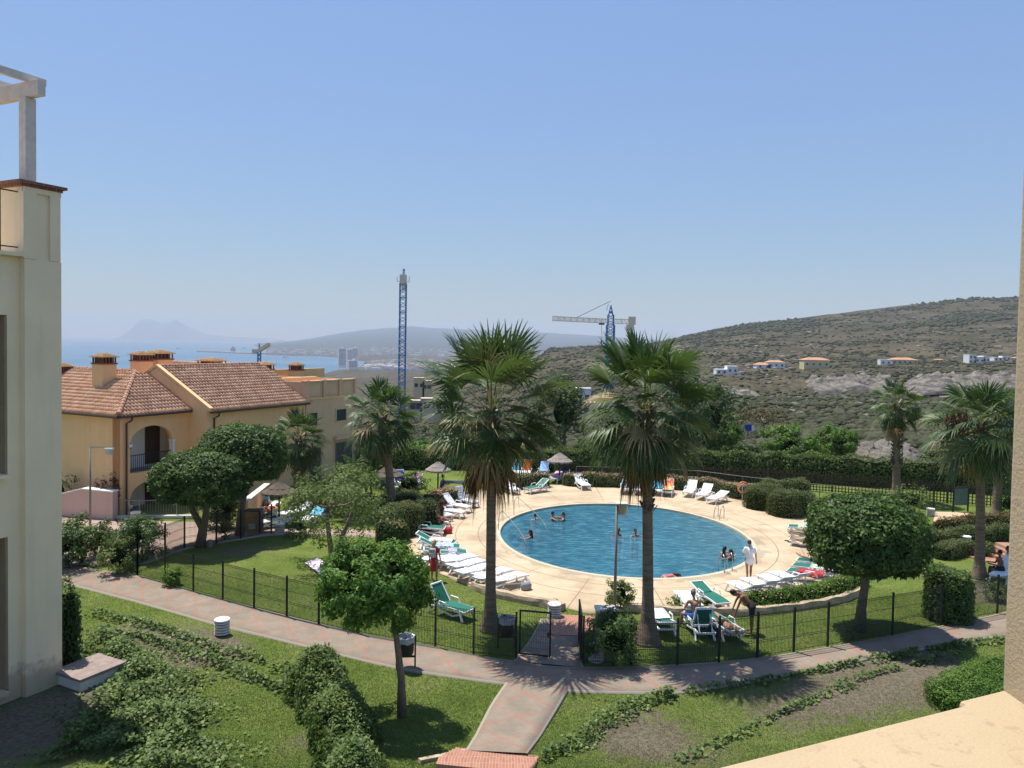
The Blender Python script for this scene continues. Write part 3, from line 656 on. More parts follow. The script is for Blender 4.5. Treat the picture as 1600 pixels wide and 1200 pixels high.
def slope(o, ea, up, poly, tw=.23, th=.36):
    """tile a roof slope. o origin on the eave, ea unit along eave, up unit up the slope, poly in (a,s)"""
    o, ea, up = Vector(o), Vector(ea).normalized(), Vector(up).normalized(); nn = ea.cross(up).normalized()
    if nn.z < 0: nn = -nn
    a0 = min(p[0] for p in poly); a1 = max(p[0] for p in poly); s1 = max(p[1] for p in poly)
    NP = 6; V = []; Q = []; rd = []
    na = int((a1 - a0) / tw) + 1; ns = int(s1 / th) + 2
    prof = [(k / NP, (.09 * math.sin(math.pi * k / NP / .62) if k / NP < .62 else -.03 * math.sin(math.pi * (k / NP - .62) / .38))) for k in range(NP + 1)]
    for j in range(ns):
        for i in range(na):
            jit = random.uniform(-.008, .008); rv = random.random(); base = len(V); ok = False
            sA, sB = j * th - .04, (j + 1) * th
            for s_, lift in ((sA, .03), (sB, .0)):
                for f, h in prof:
                    p = o + ea * (a0 + (i + f) * tw + jit) + up * s_ + nn * (h + lift + .02); V.append(tuple(p))
            front = []
            for f, h in prof: p = o + ea * (a0 + (i + f) * tw + jit) + up * sA + nn * (h * .5 - .015); V.append(tuple(p))
            m = NP + 1
            for k in range(NP):
                cc = (a0 + (i + (k + .5) / NP) * tw, (j + .5) * th)
                if inside(cc, poly):
                    Q.append((base + k, base + k + 1, base + m + k + 1, base + m + k)); rd.append(rv)
                    Q.append((base + 2 * m + k, base + 2 * m + k + 1, base + k + 1, base + k)); rd.append(rv * .85)
    return V, Q, rd
def roof_obj(name, parts, parent):
    V = []; Q = []; rd = []
    for v, q, r_ in parts: n = len(V); V += v; Q += [tuple(i + n for i in f) for f in q]; rd += r_
    return mesh_np(name, V, Q, TILE, parent, rd)
def ridge(p0, p1, parent):
    p0, p1 = Vector(p0), Vector(p1); L_ = (p1 - p0).length; n = max(1, int(L_ / .38)); V = MB(); 
    for k in range(n):
        a = p0.lerp(p1, k / n); b_ = p0.lerp(p1, (k + 1.08) / n); V.tube([a, b_], [.14, .11], 8)
    o = V.build('ridge_tiles', plain('ridge_tile', (.38, .2, .13), .85, .3, 3), parent); return o
def arch_wall(x0, x1, z0, z1, ops, thick=.3, step=.08):
    """wall in the local XZ plane (y 0 .. -thick), ops: (cx, hw, zb, zs, rise)"""
    mb = MB(); xs = set(np.round(np.arange(x0, x1, 1.0), 3)) | {x1}
    for cx, hw, zb, zs, rise in ops: xs |= set(np.round(np.linspace(cx - hw, cx + hw, 25), 4))
    xs = sorted(x for x in xs if x0 <= x <= x1)
    def seg(xa, xb, za0, za1, zb0, zb1):
        v = []
        for y in (0, thick):
            v += [(xa, y, za0), (xb, y, zb0), (xb, y, zb1), (xa, y, za1)]
        mb.add(v, [(0, 1, 2, 3), (7, 6, 5, 4), (0, 4, 5, 1), (3, 2, 6, 7)])
    for a, b_ in zip(xs[:-1], xs[1:]):
        c = (a + b_) / 2; spans = [(z0, z0)]; here = sorted([o for o in ops if o[0] - o[1] < c < o[0] + o[1]], key=lambda o: o[2])
        lo = (z0, z0)
        for cx, hw, zb, zs, rise in here:
            ar = lambda x: zs + rise * math.sqrt(max(0, 1 - ((x - cx) / hw) ** 2))
            if zb > lo[0] + .01: seg(a, b_, lo[0], zb, lo[1], zb)
            lo = (ar(a), ar(b_))
        seg(a, b_, lo[0], z1, lo[1], z1)
    for cx, hw, zb, zs, rise in ops:
        for sx in (-1, 1):
            x = cx + sx * hw; mb.add([(x, 0, zb), (x, thick, zb), (x, thick, zs), (x, 0, zs)], [(0, 1, 2, 3)])
    return mb
VA = math.atan2(.89, .45)
VK = G(187, 806)
VM = Matrix.Translation((VK.x, VK.y, 0)) @ Matrix.Rotation(VA, 4, 'Z'); VMI = VM.inverted()
def vx(px, yoff, y=600):                  # local x on the plane y=yoff seen in pixel column px (row y)
    o = VMI @ Vector((0, 0, CAMZ)); d = VMI.to_3x3() @ ray(px, y); t = (yoff - o.y) / d.y
    p = o + d * t; return p.x, p.z
def chimney(par, px, ytop, wpx, Y, zb, wd=1.0):
    w_ = wpx / F * Y / 1.25; p = VMI @ A(px, ytop, Y); x, y, zt = p.x, p.y, p.z
    c = MB().box((x, y, (zb + zt - .62) / 2), (w_, w_ * wd, zt - .62 - zb)).build('chimney', M['ochre'], par, bevel=.02)
    b_ = MB().box((x, y, zt - .58), (w_ + .1, w_ * wd + .1, .08)); b_.build('brick_band', M['brickcap'], c)
    g = MB(); n = 5
    for k in range(n):
        t = -w_ / 2 + .06 + k * (w_ - .12) / (n - 1)
        for s in (-1, 1):
            g.box((x + t, y + s * (w_ * wd / 2 - .05), zt - .37), (.06, .08, .34)); g.box((x + s * (w_ / 2 - .05), y + t * wd, zt - .37), (.08, .06, .34))
    g.build('vent_grille', M['brickcap'], c); MB().box((x, y, zt - .37), (w_ * .62, w_ * wd * .62, .34)).build('vent', M['black'], c)
    t = MB().box((x, y, zt - .17), (w_ + .22, w_ * wd + .22, .06)).box((x, y, zt - .11), (w_ + .02, w_ * wd + .02, .06))
    for k, f in enumerate((.8, .55, .3)): t.box((x, y, zt - .055 + k * .045), (w_ * f, w_ * wd * f, .05))
    t.build('chimney_cap', plain('chimney_cap_ochre', (.62, .43, .22), .8, .15, 5), c)
def grille_window(par, x0, x1, z0, z1, y, grille=True, hood=True):
    w_ = MB().box(((x0 + x1) / 2, y - .01, (z0 + z1) / 2), (x1 - x0, .04, z1 - z0)).build('window', M['glassdark'], par)
    fr = MB(); t = .1
    for c, s in ((((x0 + x1) / 2, y - .03, z1 + t / 2), (x1 - x0 + 2 * t, .08, t)), (((x0 + x1) / 2, y - .03, z0 - t / 2), (x1 - x0 + 2 * t, .1, t)), ((x0 - t / 2, y - .03, (z0 + z1) / 2), (t, .08, z1 - z0)), ((x1 + t / 2, y - .03, (z0 + z1) / 2), (t, .08, z1 - z0))): fr.box(c, s)
    fr.build('frame', M['tan'], w_)
    if grille:
        g = MB(); n = max(3, int((x1 - x0) / .14))
        for k in range(n + 1): x = x0 + (x1 - x0) * k / n; g.bar((x, y - .16, z0 - .05), (x, y - .16, z1 + .05), .025, .025)
        for k in range(4): z = z0 + (z1 - z0) * k / 3; g.bar((x0, y - .16, z), (x1, y - .16, z), .025, .025)
        g.build('grille', M['greymetal'], w_)
        MB().box(((x0 + x1) / 2, y - .15, z1 + .3), (x1 - x0 + .4, .34, .1)).box(((x0 + x1) / 2, y - .1, z1 + .42), (x1 - x0 + .1, .22, .14)).build('hood', M['tan'], w_)
def villa():
    v = thing('villa', 'ochre villa with terracotta tiled roofs, several chimneys and arched balconies at the left', 'villa', (VK.x, VK.y, 0), VA)
    ZE = 5.72; zb = -1.6
    # wing with the hip roof
    mbw = arch_wall(0, 4.6, zb, ZE - .02, [(2.06, 1.42, -1.2, .75, .95), (2.06, 1.42, 2.25, 3.85, 1.0)], .28)
    mbw.box((.15, 5.8, (zb + ZE - .02) / 2), (.3, 10.4 - .02, ZE - .02 - zb)); mbw.box((4.45, 1.3, 2), (.28, 2.0, 7.3)); 
    mbw.build('wall', M['ochre'], v); MB().box((2.3, 1.75, 2), (4.0, .2, 7.3)).build('inner_wall', M['whitewall'], v)
    fl = MB().box((2.3, 1.05, 2.12), (4.0, 1.7, .22)); fl.build('balcony_floor', plain('balcony_tile', (.25, .24, .25), .5), v)
    for z0 in (2.25, -1.2):
        w_ = MB().box((1.35, 1.63, z0 + 1.75), (1.1, .05, 1.3)).build('window', M['glassdark'], v)
        MB().box((1.35, 1.59, z0 + 1.75), (.06, .05, 1.3)).box((1.35, 1.59, z0 + 1.08), (1.3, .1, .07)).box((.8, 1.59, z0 + 1.75), (.07, .05, 1.3)).box((1.92, 1.59, z0 + 1.75), (.07, .05, 1.3)).build('frame', M['whitewall'], w_)
        MB().box((3.35, 1.62, z0 + 1.25), (1.0, .06, 2.3)).build('door', M['wood'], v)
        r = MB(); zt = z0 + .98
        r.bar((.64, .15, zt), (3.48, .15, zt), .05, .04); r.bar((.64, .15, z0 + .1), (3.48, .15, z0 + .1), .04, .03)
        for k in range(22): r.bar((.7 + k * .13, .15, z0 + .1), (.7 + k * .13, .15, zt), .018, .018)
        r.build('railing', M['black'], v)
        for x in (.62, 3.5):
            cp = MB(); cp.box((x, .1, z0 + 1.62), (.24, .42, .08)).box((x, .1, z0 + 1.54), (.17, .36, .08))
            if x > 1: cp.box((x, .1, z0 + .75), (.13, .32, 1.5))
            cp.build('arch_capital', M['whitewall'], v)
    # gable wing
    x0, x1, y0, yr, zr = 4.6, 13.1, -1.55, 2.9, 8.05; gb = MB()
    prof = [(y0, zb), (2 * yr - y0, zb), (2 * yr - y0, ZE), (yr, zr), (y0, ZE)]
    gv = [(x0, y, z) for y, z in prof] + [(x1, y, z - .02) for y, z in prof]
    gb.add(gv, [(4, 3, 2, 1, 0), (5, 6, 7, 8, 9), (0, 5, 9, 4), (0, 1, 6, 5), (1, 2, 7, 6)]); gb.build('gable_wing_wall', M['ochre'], v)
    cop = MB(); cop.bar((x0 + .1, y0 - .25, ZE - .02), (x0 + .1, yr, zr + .13), .26, .16); cop.bar((x0 + .1, yr, zr + .13), (x0 + .1, 2 * yr - y0, ZE + .05), .26, .16); cop.build('gable_coping', M['ochre'], v)
    sl_ = Vector((0, yr - y0, zr - ZE)); LS = sl_.length
    B1 = slope((x0 + .22, y0 - .3, ZE - .12), (1, 0, 0), sl_, [(0, 0), (x1 - x0 + .1, 0), (x1 - x0 + .1, LS + .33), (0, LS + .33)])
    B2 = slope((x0 + .22, 2 * yr - y0, ZE), (1, 0, 0), Vector((0, y0 - yr, zr - ZE)), [(0, 0), (x1 - x0, 0), (x1 - x0, LS), (0, LS)])
    ro = roof_obj('gable_roof', [B1, B2], v); ridge((x0 + .2, yr, zr + .08), (x1 + .1, yr, zr + .08), ro)
    # hip roof
    zr2 = 7.75; e = .3
    up = Vector((3.9, 0, zr2 - ZE)); LU = up.length * (3.9 + e) / 3.9; k = LU / (3.9 + e)
    Aleft = slope((-e, -e, ZE - .14), (0, 1, 0), up, [(0, 0), (11.5, 0), (11.5, LU), (3.9 + e, LU)])
    up2 = Vector((0, 3.9, zr2 - ZE))
    Aright = slope((-e, -e, ZE - .14), (1, 0, 0), up2, [(0, 0), (4.6 + e, 0), (4.6 + e, 3.5 * k), (4.2, LU)])
    Aback = slope((7.8, 0, ZE - .1), (0, 1, 0), Vector((-3.9, 0, zr2 - ZE)), [(4.5, 0), (11.5, 0), (11.5, LU), (4.5, LU)])
    ro2 = roof_obj('hip_roof', [Aleft, Aright, Aback], v)
    ridge((-e, -e, ZE), (3.9, 3.9, zr2 + .06), ro2); ridge((3.9, 3.9, zr2 + .06), (3.9, 11.2, zr2 + .06), ro2)
    # rear wings: two more hips behind
    Cs = [slope((-.5, 11.2, ZE - .1), (0, 1, 0), up, [(0, 0), (9, 0), (9, LU), (0, LU)]), slope((9.5, 6.5, 6.4), (0, 1, 0), Vector((3, 0, 1.6)), [(0, 0), (7, 0), (7, 3.6), (0, 3.6)])]
    roof_obj('rear_roof', Cs, v)
    MB().box((4, 15.8, 2), (8, 9, 7.2)).box((11.5, 9.5, 2.3), (5, 8, 7.8)).build('rear_wall', M['ochre'], v)
    # eaves, gutters and down pipes
    gt = MB(); gt.tube([(-e - .04, -e - .04, ZE - .2), (4.55, -e - .04, ZE - .2)], .075); gt.tube([(-e - .04, -e - .04, ZE - .2), (-e - .04, 11, ZE - .2)], .075); gt.tube([(x0, y0 - e - .05, ZE - .2), (x1 + .1, y0 - e - .05, ZE - .2)], .075)
    gt.build('gutter', M['pipe'], v)
    for x, y in ((.35, -.02), (5.1, y0)):
        MB().tube([(x + .2, y - .3, ZE - .25), (x + .15, y - .28, ZE - .45), (x, y - .08, ZE - .6), (x, y - .08, zb)], .055).build('downpipe', M['pipe'], v)
    sf = MB().box((2.2, -.14, ZE - .09), (4.7, .27, .1)).box((-.14, 5.2, ZE - .09), (.27, 10.9, .1)).box(((x0 + x1) / 2, y0 - .14, ZE - .09), (x1 - x0, .27, .1)); sf.build('soffit', M['ochre'], v)
    for a in ((163, 553, 31, 46.8, 6.6), (221, 550, 29, 52, 6), (249, 548, 36, 54, 6), (331, 560, 38, 57, 6), (412, 566, 29, 61, 5), (98, 568, 22, 50, 5.5)): chimney(v, *a)
villa()
def flat_block():
    y0 = -1.62; v = thing('terrace_block', 'tan flat roofed block with panelled parapet behind the palms, adjoining the villa', 'building', (VK.x, VK.y, 0), VA)
    xa = 13.12; xb, _ = vx(556, y0); zt = 7.0; zb = -1.6
    MB().box(((xa + xb) / 2, y0 + 4, (zb + 5.75) / 2), (xb - xa, 8, 5.75 - zb)).build('wall', M['tan'], v)
    c = MB().box(((xa + xb) / 2, y0 + 4, 5.8), (xb - xa + .1, 8.16, .1)); 
    c.box(((xa + xb) / 2, y0 + 3.95, zt + .04), (xb - xa + .12, .34, .09)); c.build('cornice', M['ochre'], v)
    p = MB(); p.box(((xa + xb) / 2, y0 + .16, 6.42), (xb - xa, .2, 1.14)); p.box((xb - .1, y0 + 4, 6.42), (.2, 7.7, 1.14)); p.box((xa + .1, y0 + 4, 6.42), (.2, 7.7, 1.14))
    n = 3
    for k in range(n + 1): x = xa + .12 + (xb - xa - .24) * k / n; p.box((x, y0 + .1, 6.48), (.26, .34, 1.24))
    for k in range(n):
        xm = xa + (xb - xa) * (k + .5) / n; w_ = (xb - xa) / n - .5
        for z in (6.02, 6.85): p.box((xm, y0 + .05, z), (w_, .06, .05))
        for s in (-1, 1): p.box((xm + s * w_ / 2, y0 + .05, 6.43), (.05, .06, .8))
    p.build('parapet', M['tan'], v)
    MB().box(((xa + xb) / 2, y0 + .16, zt + .03), (xb - xa + .3, .42, .07)).build('parapet_cap', M['tan'], v)
    for a, b_, yt, yb, g in ((481, 495, 646, 664, 0), (525, 540, 640, 656, 0), (479, 500, 702, 752, 1), (523, 549, 692, 748, 1)):
        x0, z1 = vx(a, y0, yt); x1, z0 = vx(b_, y0, yb); grille_window(v, x0, x1, z0, z1, y0, bool(g))
    # inner stair tower with chimney behind the terrace
    MB().box((xa + 6.5, 7.2, 6.6), (11, .3, 1.7)).box((xa + 1.5, 9.5, 6.9), (3, 4, 2.2)).build('rear_parapet', M['ochre'], v)
    chimney(v, 463, 567, 21, 63, 5)
flat_block()
# sunlit pink stair wall in front of the villa
def stair_wall():
    a, b_ = G(180, 811), G(80, 804); h = 1.35
    t = thing('stair_wall', 'pale pink rendered stair wall with white coping in front of the villa', 'wall', (a.x, a.y, 0), math.atan2(b_.y - a.y, b_.x - a.x))
    L_ = (b_ - a).length; zt = zpx(180, 770, a.y) ; zt = max(zt, 1.0)
    x1 = 1.9; V = [(0, -.2, 0), (0, .2, 0)]
    prof = [(0, 0), (0, zt), (x1, zt + .06), (L_ + 3, zt - 1.25), (L_ + 3, 0)]
    MB().add([(x, -.2, z) for x, z in prof] + [(x, .2, z) for x, z in prof], [(0, 1, 2, 3, 4), (9, 8, 7, 6, 5), (0, 5, 6, 1), (1, 6, 7, 2), (2, 7, 8, 3)]).build('wall', M['pinkwall'], t)
    c = MB(); c.bar((-.05, 0, zt + .04), (x1, 0, zt + .1), .5, .07); c.bar((x1, 0, zt + .1), (L_ + 3, 0, zt - 1.21), .5, .07); c.build('coping', M['whitewall'], t)
stair_wall()
def flank_wall():   # sloping wall running back to the flat block, right of the round trees
    t = thing('garden_wall', 'sloping cream garden wall with pale coping beside the dark thatched parasol', 'wall')
    a, b_ = G(378, 832), G(414, 790); a.z = 0; za, zb_ = zpx(378, 786, a.y), zpx(414, 758, b_.y)
    V = []
    for dx in (0, .25):
        V += [(a.x + dx, a.y, -.1), (b_.x + dx, b_.y, -.1), (b_.x + dx, b_.y, zb_), (a.x + dx, a.y, za)]
    MB().add(V, [(0, 1, 2, 3), (7, 6, 5, 4), (0, 3, 7, 4), (1, 5, 6, 2), (2, 6, 7, 3)]).build('wall', M['ochre'], t)
    MB().bar((a.x + .12, a.y, za + .03), (b_.x + .12, b_.y, zb_ + .03), .36, .07).build('coping', M['offwhite'], t)
flank_wall()
# far villas on the hillside
VILLA_ME = {}
def far_house(px, py, wpx, hpx, Y, label, mat, roof=None, blocks=None, cat='house', name='hill_villa'):
    """px,py = middle of the base; blocks list of (x0,x1,h,d) fractions of the width/height"""
    b_ = A(px, py, Y); wd = wpx / F * Y; h = hpx / F * Y; b_.z = max(b_.z - .3, hz_(b_.x, b_.y) - .2)
    t = thing(name, label, cat, b_); mb = MB(); wn = []; rf = MB()
    for x0, x1, hh, dp in (blocks or [(0, 1, 1, .6)]):
        cx = (x0 + x1) / 2 * wd - wd / 2; ww = (x1 - x0) * wd; H = hh * h; dd = dp * wd
        mb.box((cx, dd * .5, H / 2 - 1), (ww, dd, H + 2))
        n = max(2, int(ww / 3.2))
        for st_ in range(max(1, int(H / 2.8))):
            for k in range(n): wn.append((cx - ww / 2 + ww * (k + .5) / n, -.03, H / max(1, int(H / 2.8)) * (st_ + .52)))
        if roof: 
            o_ = .4; z = H
            rf.add([(cx - ww / 2 - o_, -o_, z), (cx + ww / 2 + o_, -o_, z), (cx + ww / 2 + o_, dd + o_, z), (cx - ww / 2 - o_, dd + o_, z), (cx - ww * .25, dd / 2, z + min(1.6, dd * .2)), (cx + ww * .25, dd / 2, z + min(1.6, dd * .2))], [(0, 1, 5, 4), (1, 2, 5), (2, 3, 4, 5), (3, 0, 4), (3, 2, 1, 0)])
    mb.build('wall', mat, t)
    for q in wn: MB().box(q, (1.1, .1, 1.2)).build('window', M['glassdark'], t)
    if roof: rf.build('roof', roof, t)
    else:
        cp = MB()
        for x0, x1, hh, dp in (blocks or [(0, 1, 1, .6)]):
            cx = (x0 + x1) / 2 * wd - wd / 2; cp.box((cx, dp * wd / 2, hh * h + .12), ((x1 - x0) * wd + .2, dp * wd + .2, .25))
        cp.build('roof', mat, t)
    return t
ROOFO = plain('orange_roof', (.46, .25, .14), .85, .2, .5); FW = plain('far_white', (.74, .74, .74), .8, .04); FC = plain('far_cream', (.62, .50, .30), .8, .06); FP = plain('far_pink', (.55, .42, .34), .8, .06)
far_house(1136, 594, 34, 13, 400, 'white hillside house left of the pine, above the grey rocks', FW, None, [(0, .5, .6, .5), (.5, 1, 1, .5)])
far_house(1204, 586, 44, 10, 470, 'low white villa with orange roof left of the cream one', FW, ROOFO, [(0, .5, .55, .4), (.4, 1, 1, .35)])
far_house(1276, 585, 40, 15, 470, 'cream two storey villa with orange roof on the rock ridge', FC, ROOFO, [(0, 1, .9, .5)])
far_house(1405, 577, 58, 10, 500, 'long low villa, white left end, orange roofs along the rocks', FC, ROOFO, [(.3, 1, .8, .3)])
far_house(1384, 577, 17, 9, 495, 'small white gabled house at the left end of the long low villa', FW, None, [(0, 1, 1, .6)])
far_house(1530, 573, 32, 14, 490, 'bright white villa with a stepped upper floor at the right', FW, None, [(0, .35, 1, .5), (.3, .75, .75, .5), (.7, 1, .85, .5)])
far_house(1566, 574, 26, 7, 500, 'low white outbuilding right of the bright white villa', FW, None, [(0, .5, .7, .5), (.5, 1, 1, .4)])
far_house(1592, 572, 18, 8, 500, 'orange roofed house partly cut off by the balcony pillar', FC, ROOFO, [(0, 1, .7, .5)])
far_house(1468, 571, 12, 5, 520, 'tiny orange roofed hut between the villas', FC, ROOFO, [(0, 1, .8, .6)])
far_house(906, 632, 34, 26, 210, 'white house under construction with shaded terrace, between the two big palms', FW, None, [(0, .3, .7, .6), (.3, 1, 1, .5)])
far_house(922, 650, 22, 22, 170, 'pink walled house below the white construction site', FP, None)
far_house(668, 640, 56, 18, 150, 'pale pink flat roofed house left of the nearest big palm', FP, None, [(0, .35, .8, .4), (.3, 1, 1, .4)])
far_house(660, 612, 28, 22, 260, 'beige two storey house behind the pale pink one', FC, None, [(0, .6, 1, .5), (.5, 1, .8, .5)])
# tower blocks on the shore
def tower(px, py, wpx, hpx, Y, label):
    b_ = A(px, py, Y); wd = wpx / F * Y; h = hpx / F * Y; t = thing('tower_block', label, 'tower block', (b_.x, b_.y, b_.z - 4), R(20), 'tower blocks on the shore')
    MB().box((0, 0, h / 2), (wd, wd * .5, h + 8)).box((wd * .2, 0, h + 6), (wd * .3, wd * .3, 5)).build('wall', FW, t)
    nf = int(h / 3.2); fg = plain('far_glass', (.25, .27, .3), .4)
    for f in range(nf): MB().box((0, -wd * .25 - .1, 3 + f * 3.2 + 2), (wd * .86, .5, 1.4)).build('balcony_row', fg, t)
tower(534.5, 570, 12, 26, 2150, 'leftmost white tower block on the shore'); tower(546, 571, 8, 25, 2200, 'middle narrow white tower block on the shore'); tower(554, 570, 9, 26, 2250, 'rightmost white tower block on the shore'); tower(551, 573, 14, 10, 2120, 'low white block at the foot of the shore towers')
# far towns: hundreds of tiny houses that read as a mass
def town():
    mb = MB(); rf = MB(); r_ = random.Random(5)
    def spot(px0, px1, y0, y1, Y0, Y1, n, s0, s1):
        for _ in range(n):
            px = r_.uniform(px0, px1); Y = math.exp(r_.uniform(math.log(Y0), math.log(Y1))); X = (px - 800) / F * Y
            z = hz_(X, Y); 
            if z < -91: continue
            s = r_.uniform(s0, s1) * min(1, Y / 2200 + .3); h = r_.uniform(5, 10); a = r_.uniform(0, 1.5)
            mb.box((X, Y, z + h / 2 - 1), (s, s * .6, h + 2), a)
            if r_.random() < .5: rf.box((X, Y, z + h + .4), (s * 1.05, s * .66, .9), a)
    spot(420, 860, 0, 0, 4500, 7000, 420, 12, 40); spot(575, 860, 0, 0, 2100, 3600, 560, 9, 24); spot(560, 720, 0, 0, 2150, 2700, 160, 10, 24); spot(1000, 1090, 0, 0, 380, 620, 5, 8, 12)
    spot(840, 910, 0, 0, 2300, 3200, 40, 10, 20)
    o = mb.build('town_houses', FW); tag(o, 'pale mass of small far-off town houses on the coastal plain', 'town', kind='stuff')
    o2 = rf.build('town_roofs', ROOFO); tag(o2, 'mass of small orange roofs on the far-off town houses', 'town', kind='stuff')
town()
# breakwater, boats
o = MB(); pts = [A(x, y, 100 * F / (y - YH(x)) ) for x, y in ((312, 549.5), (350, 550.5), (380, 552), (400, 552.5), (430, 553))]
for a, b_ in zip(pts[:-1], pts[1:]): o.bar((a.x, a.y, -90), (b_.x, b_.y, -90), 60, 12)
tag(o.build('breakwater', M['stone']), 'long low dark breakwater reaching into the bay', 'breakwater')
_b = pts[1]; tag(MB().box((_b.x + 60, _b.y, -76), (24, 30, 30)).box((_b.x + 60, _b.y, -58), (12, 12, 12)).build('harbour_building', M['greymetal']), 'small grey blocky building on the breakwater', 'building')
for px, py, s, lb in ((279.5, 545, 22, 'small white boat on open water above the tiled roof'), (341, 538, 20, 'tiny pale boat farthest out, right of the rock'), (382, 545, 18, 'tiny boat near the crane jib, off the breakwater'), (446, 559, 14, 'little dark boat close to the far beach')):
    Y = 102 * F / (py - YH(px)); p = A(px, py, Y); t = thing('boat', lb, 'boat', (p.x, p.y, -92), .3, None)
    MB().add([(-s, -s * .2, 5), (s, -s * .2, 5), (s * 1.3, 0, 6), (s, s * .2, 5), (-s, s * .2, 5), (-s, -s * .1, -1), (s, -s * .1, -1), (s, s * .1, -1), (-s, s * .1, -1)], [(0, 1, 2, 3, 4), (0, 5, 6, 1), (1, 6, 2), (2, 6, 7), (2, 7, 3), (3, 7, 8, 4), (4, 8, 5, 0)]).build('hull', FW, t)
    MB().box((-s * .3, 0, 9), (s * .9, s * .3, 8)).build('cabin', FW, t)
# ---------------------------------------------------------------- cranes
def lattice(mb, p0, p1, w_, nseg, t=.06):
    p0, p1 = Vector(p0), Vector(p1); d = (p1 - p0); up = Vector((0, 0, 1)) if abs(d.normalized().z) < .9 else Vector((0, 1, 0))
    sx = d.cross(up).normalized() * w_ / 2; sy = d.cross(sx).normalized() * w_ / 2; cs = [sx + sy, sx - sy, -sx - sy, -sx + sy]
    for c in cs: mb.bar(p0 + c, p1 + c, t * 1.6, t * 1.6)
    for k in range(nseg):
        a = p0 + d * k / nseg; b_ = p0 + d * (k + 1) / nseg
        for i in range(4):
            c, e = cs[i], cs[(i + 1) % 4]
            if k % 2: c, e = e, c
            mb.bar(a + c, b_ + e, t, t); 
            if k % 4 == 0: mb.bar(a + c, a + e, t, t)
def crane1():
    Y = 190; b_ = A(628, 600, Y); top = zpx(628, 443, Y); t = thing('tower_crane', 'tall blue lattice crane mast seen end-on with cream head', 'crane', (b_.x, b_.y, hz_(b_.x, b_.y)))
    z0 = t.location.z; H = top - z0; m_ = MB(); lattice(m_, (0, 0, 0), (0, 0, H), 1.5, 44, .12); m_.build('mast', M['blue'], t)
    MB().box((0, 0, H + 1.0), (1.5, 1.9, 2.2)).build('counterweight', M['cranew'], t)
    m_ = MB(); lattice(m_, (0, .3, H + 2), (.1, .3, H + 3.6), .35, 5, .07); m_.build('apex', M['blue'], t)
    m_ = MB()
    for s in (-1, 1):
        m_.bar((s * .8, 0, H + .4), (s * 1.5, 0, H + .4), .8, .08); m_.bar((s * 1.5, -.4, H + .4), (s * 1.5, -.4, H + 1.7), .08, .08); m_.bar((s * 1.5, .4, H + .4), (s * 1.5, .4, H + 1.7), .08, .08)
    lattice(m_, (0, 1, H + .3), (-3.6, 26, H + .3), .9, 20, .07); m_.build('jib', M['cranew'], t)
crane1()
def crane2():
    Y = 180; p = A(952, 600, Y); t = thing('tower_crane', 'blue crane with a long cream jib pointing left above the palms', 'crane', (p.x, p.y, hz_(p.x, p.y)))
    z0 = t.location.z; H = zpx(952, 508, Y) - z0; m_ = MB(); lattice(m_, (0, 0, 0), (0, 0, H), 1.7, 26, .16); m_.build('mast', M['blue'], t)
    m_ = MB(); lattice(m_, (0, 0, H), (0, 0, H + 2.4), 1.3, 4, .12)
    for a, b_ in ((-.5, -.5), (.5, -.5), (.5, .5), (-.5, .5)): m_.bar((a, b_, H + 2.2), (.0, 0, zpx(954, 477, Y) - z0), .16, .16)
    m_.bar((-.3, 0, H + 3), (.3, 0, H + 3), .1, .5); m_.bar((-1, .1, H + 3.4), (-.6, .1, H + 5), .1, .1); m_.build('apex', M['blue'], t)
    xl = (861 - 952) / F * Y; m_ = MB(); lattice(m_, (-.7, 0, H + .9), (xl, -.0, H + 1.35), .95, 36, .075)
    for k in range(30): x = -.8 + (xl + .8) * k / 29; m_.bar((x, -.5, H + .5), (x, -.5, H + 1.75 - k * .006), .05, .05)
    m_.build('jib', M['cranew'], t)
    xr = (976 - 952) / F * Y; m_ = MB(); lattice(m_, (.7, 0, H + .9), (xr + .8, 0, H + .9), 1.0, 8, .075); m_.build('counter_jib', M['cranew'], t)
    MB().box((xr + 1.3, 0, H + 1.1), (1.7, 1.4, 1.9)).box((xr + .9, 0, H - .5), (1.6, 1.3, 1.4)).build('counterweight', M['cranew'], t)
    MB().tube([(-.1, 0, H + 5.6), ((898 - 952) / F * Y, 0, H + 1.6)], .06, 5).build('tie_cable', M['black'], t)
    xh = (938 - 952) / F * Y; MB().tube([(xh, 0, H + .4), (xh, 0, H - 3.6)], .035, 4).box((xh, 0, H - 4), (.3, .2, .7)).box((xh, 0, H + .25), (1.2, .9, .4)).build('hook', M['black'], t)
crane2()
def crane3():
    Y = 520; p = A(405, 560, Y); t = thing('tower_crane', 'small distant blue crane behind the tiled roof with slanted jib', 'crane', (p.x, p.y, hz_(p.x, p.y)))
    z0 = t.location.z; H = zpx(404, 548, Y) - z0; m_ = MB(); lattice(m_, (0, 0, 0), (0, 0, H), 1.8, 30, .25); m_.bar((-.6, 0, H), (0, 0, H + 5), .4, .4); m_.bar((.6, 0, H), (0, 0, H + 5), .4, .4); m_.build('mast', M['blue'], t)
    m_ = MB(); lattice(m_, (0, -1, H), (11, -14, H + 4.5), 1.6, 14, .3); m_.build('jib', M['cranew'], t); MB().box((-4, 3, H - .5), (3, 2.5, 3.2)).bar((0, 0, H), (-4, 3, H), .8, .5).build('counterweight', M['cranew'], t)
crane3()
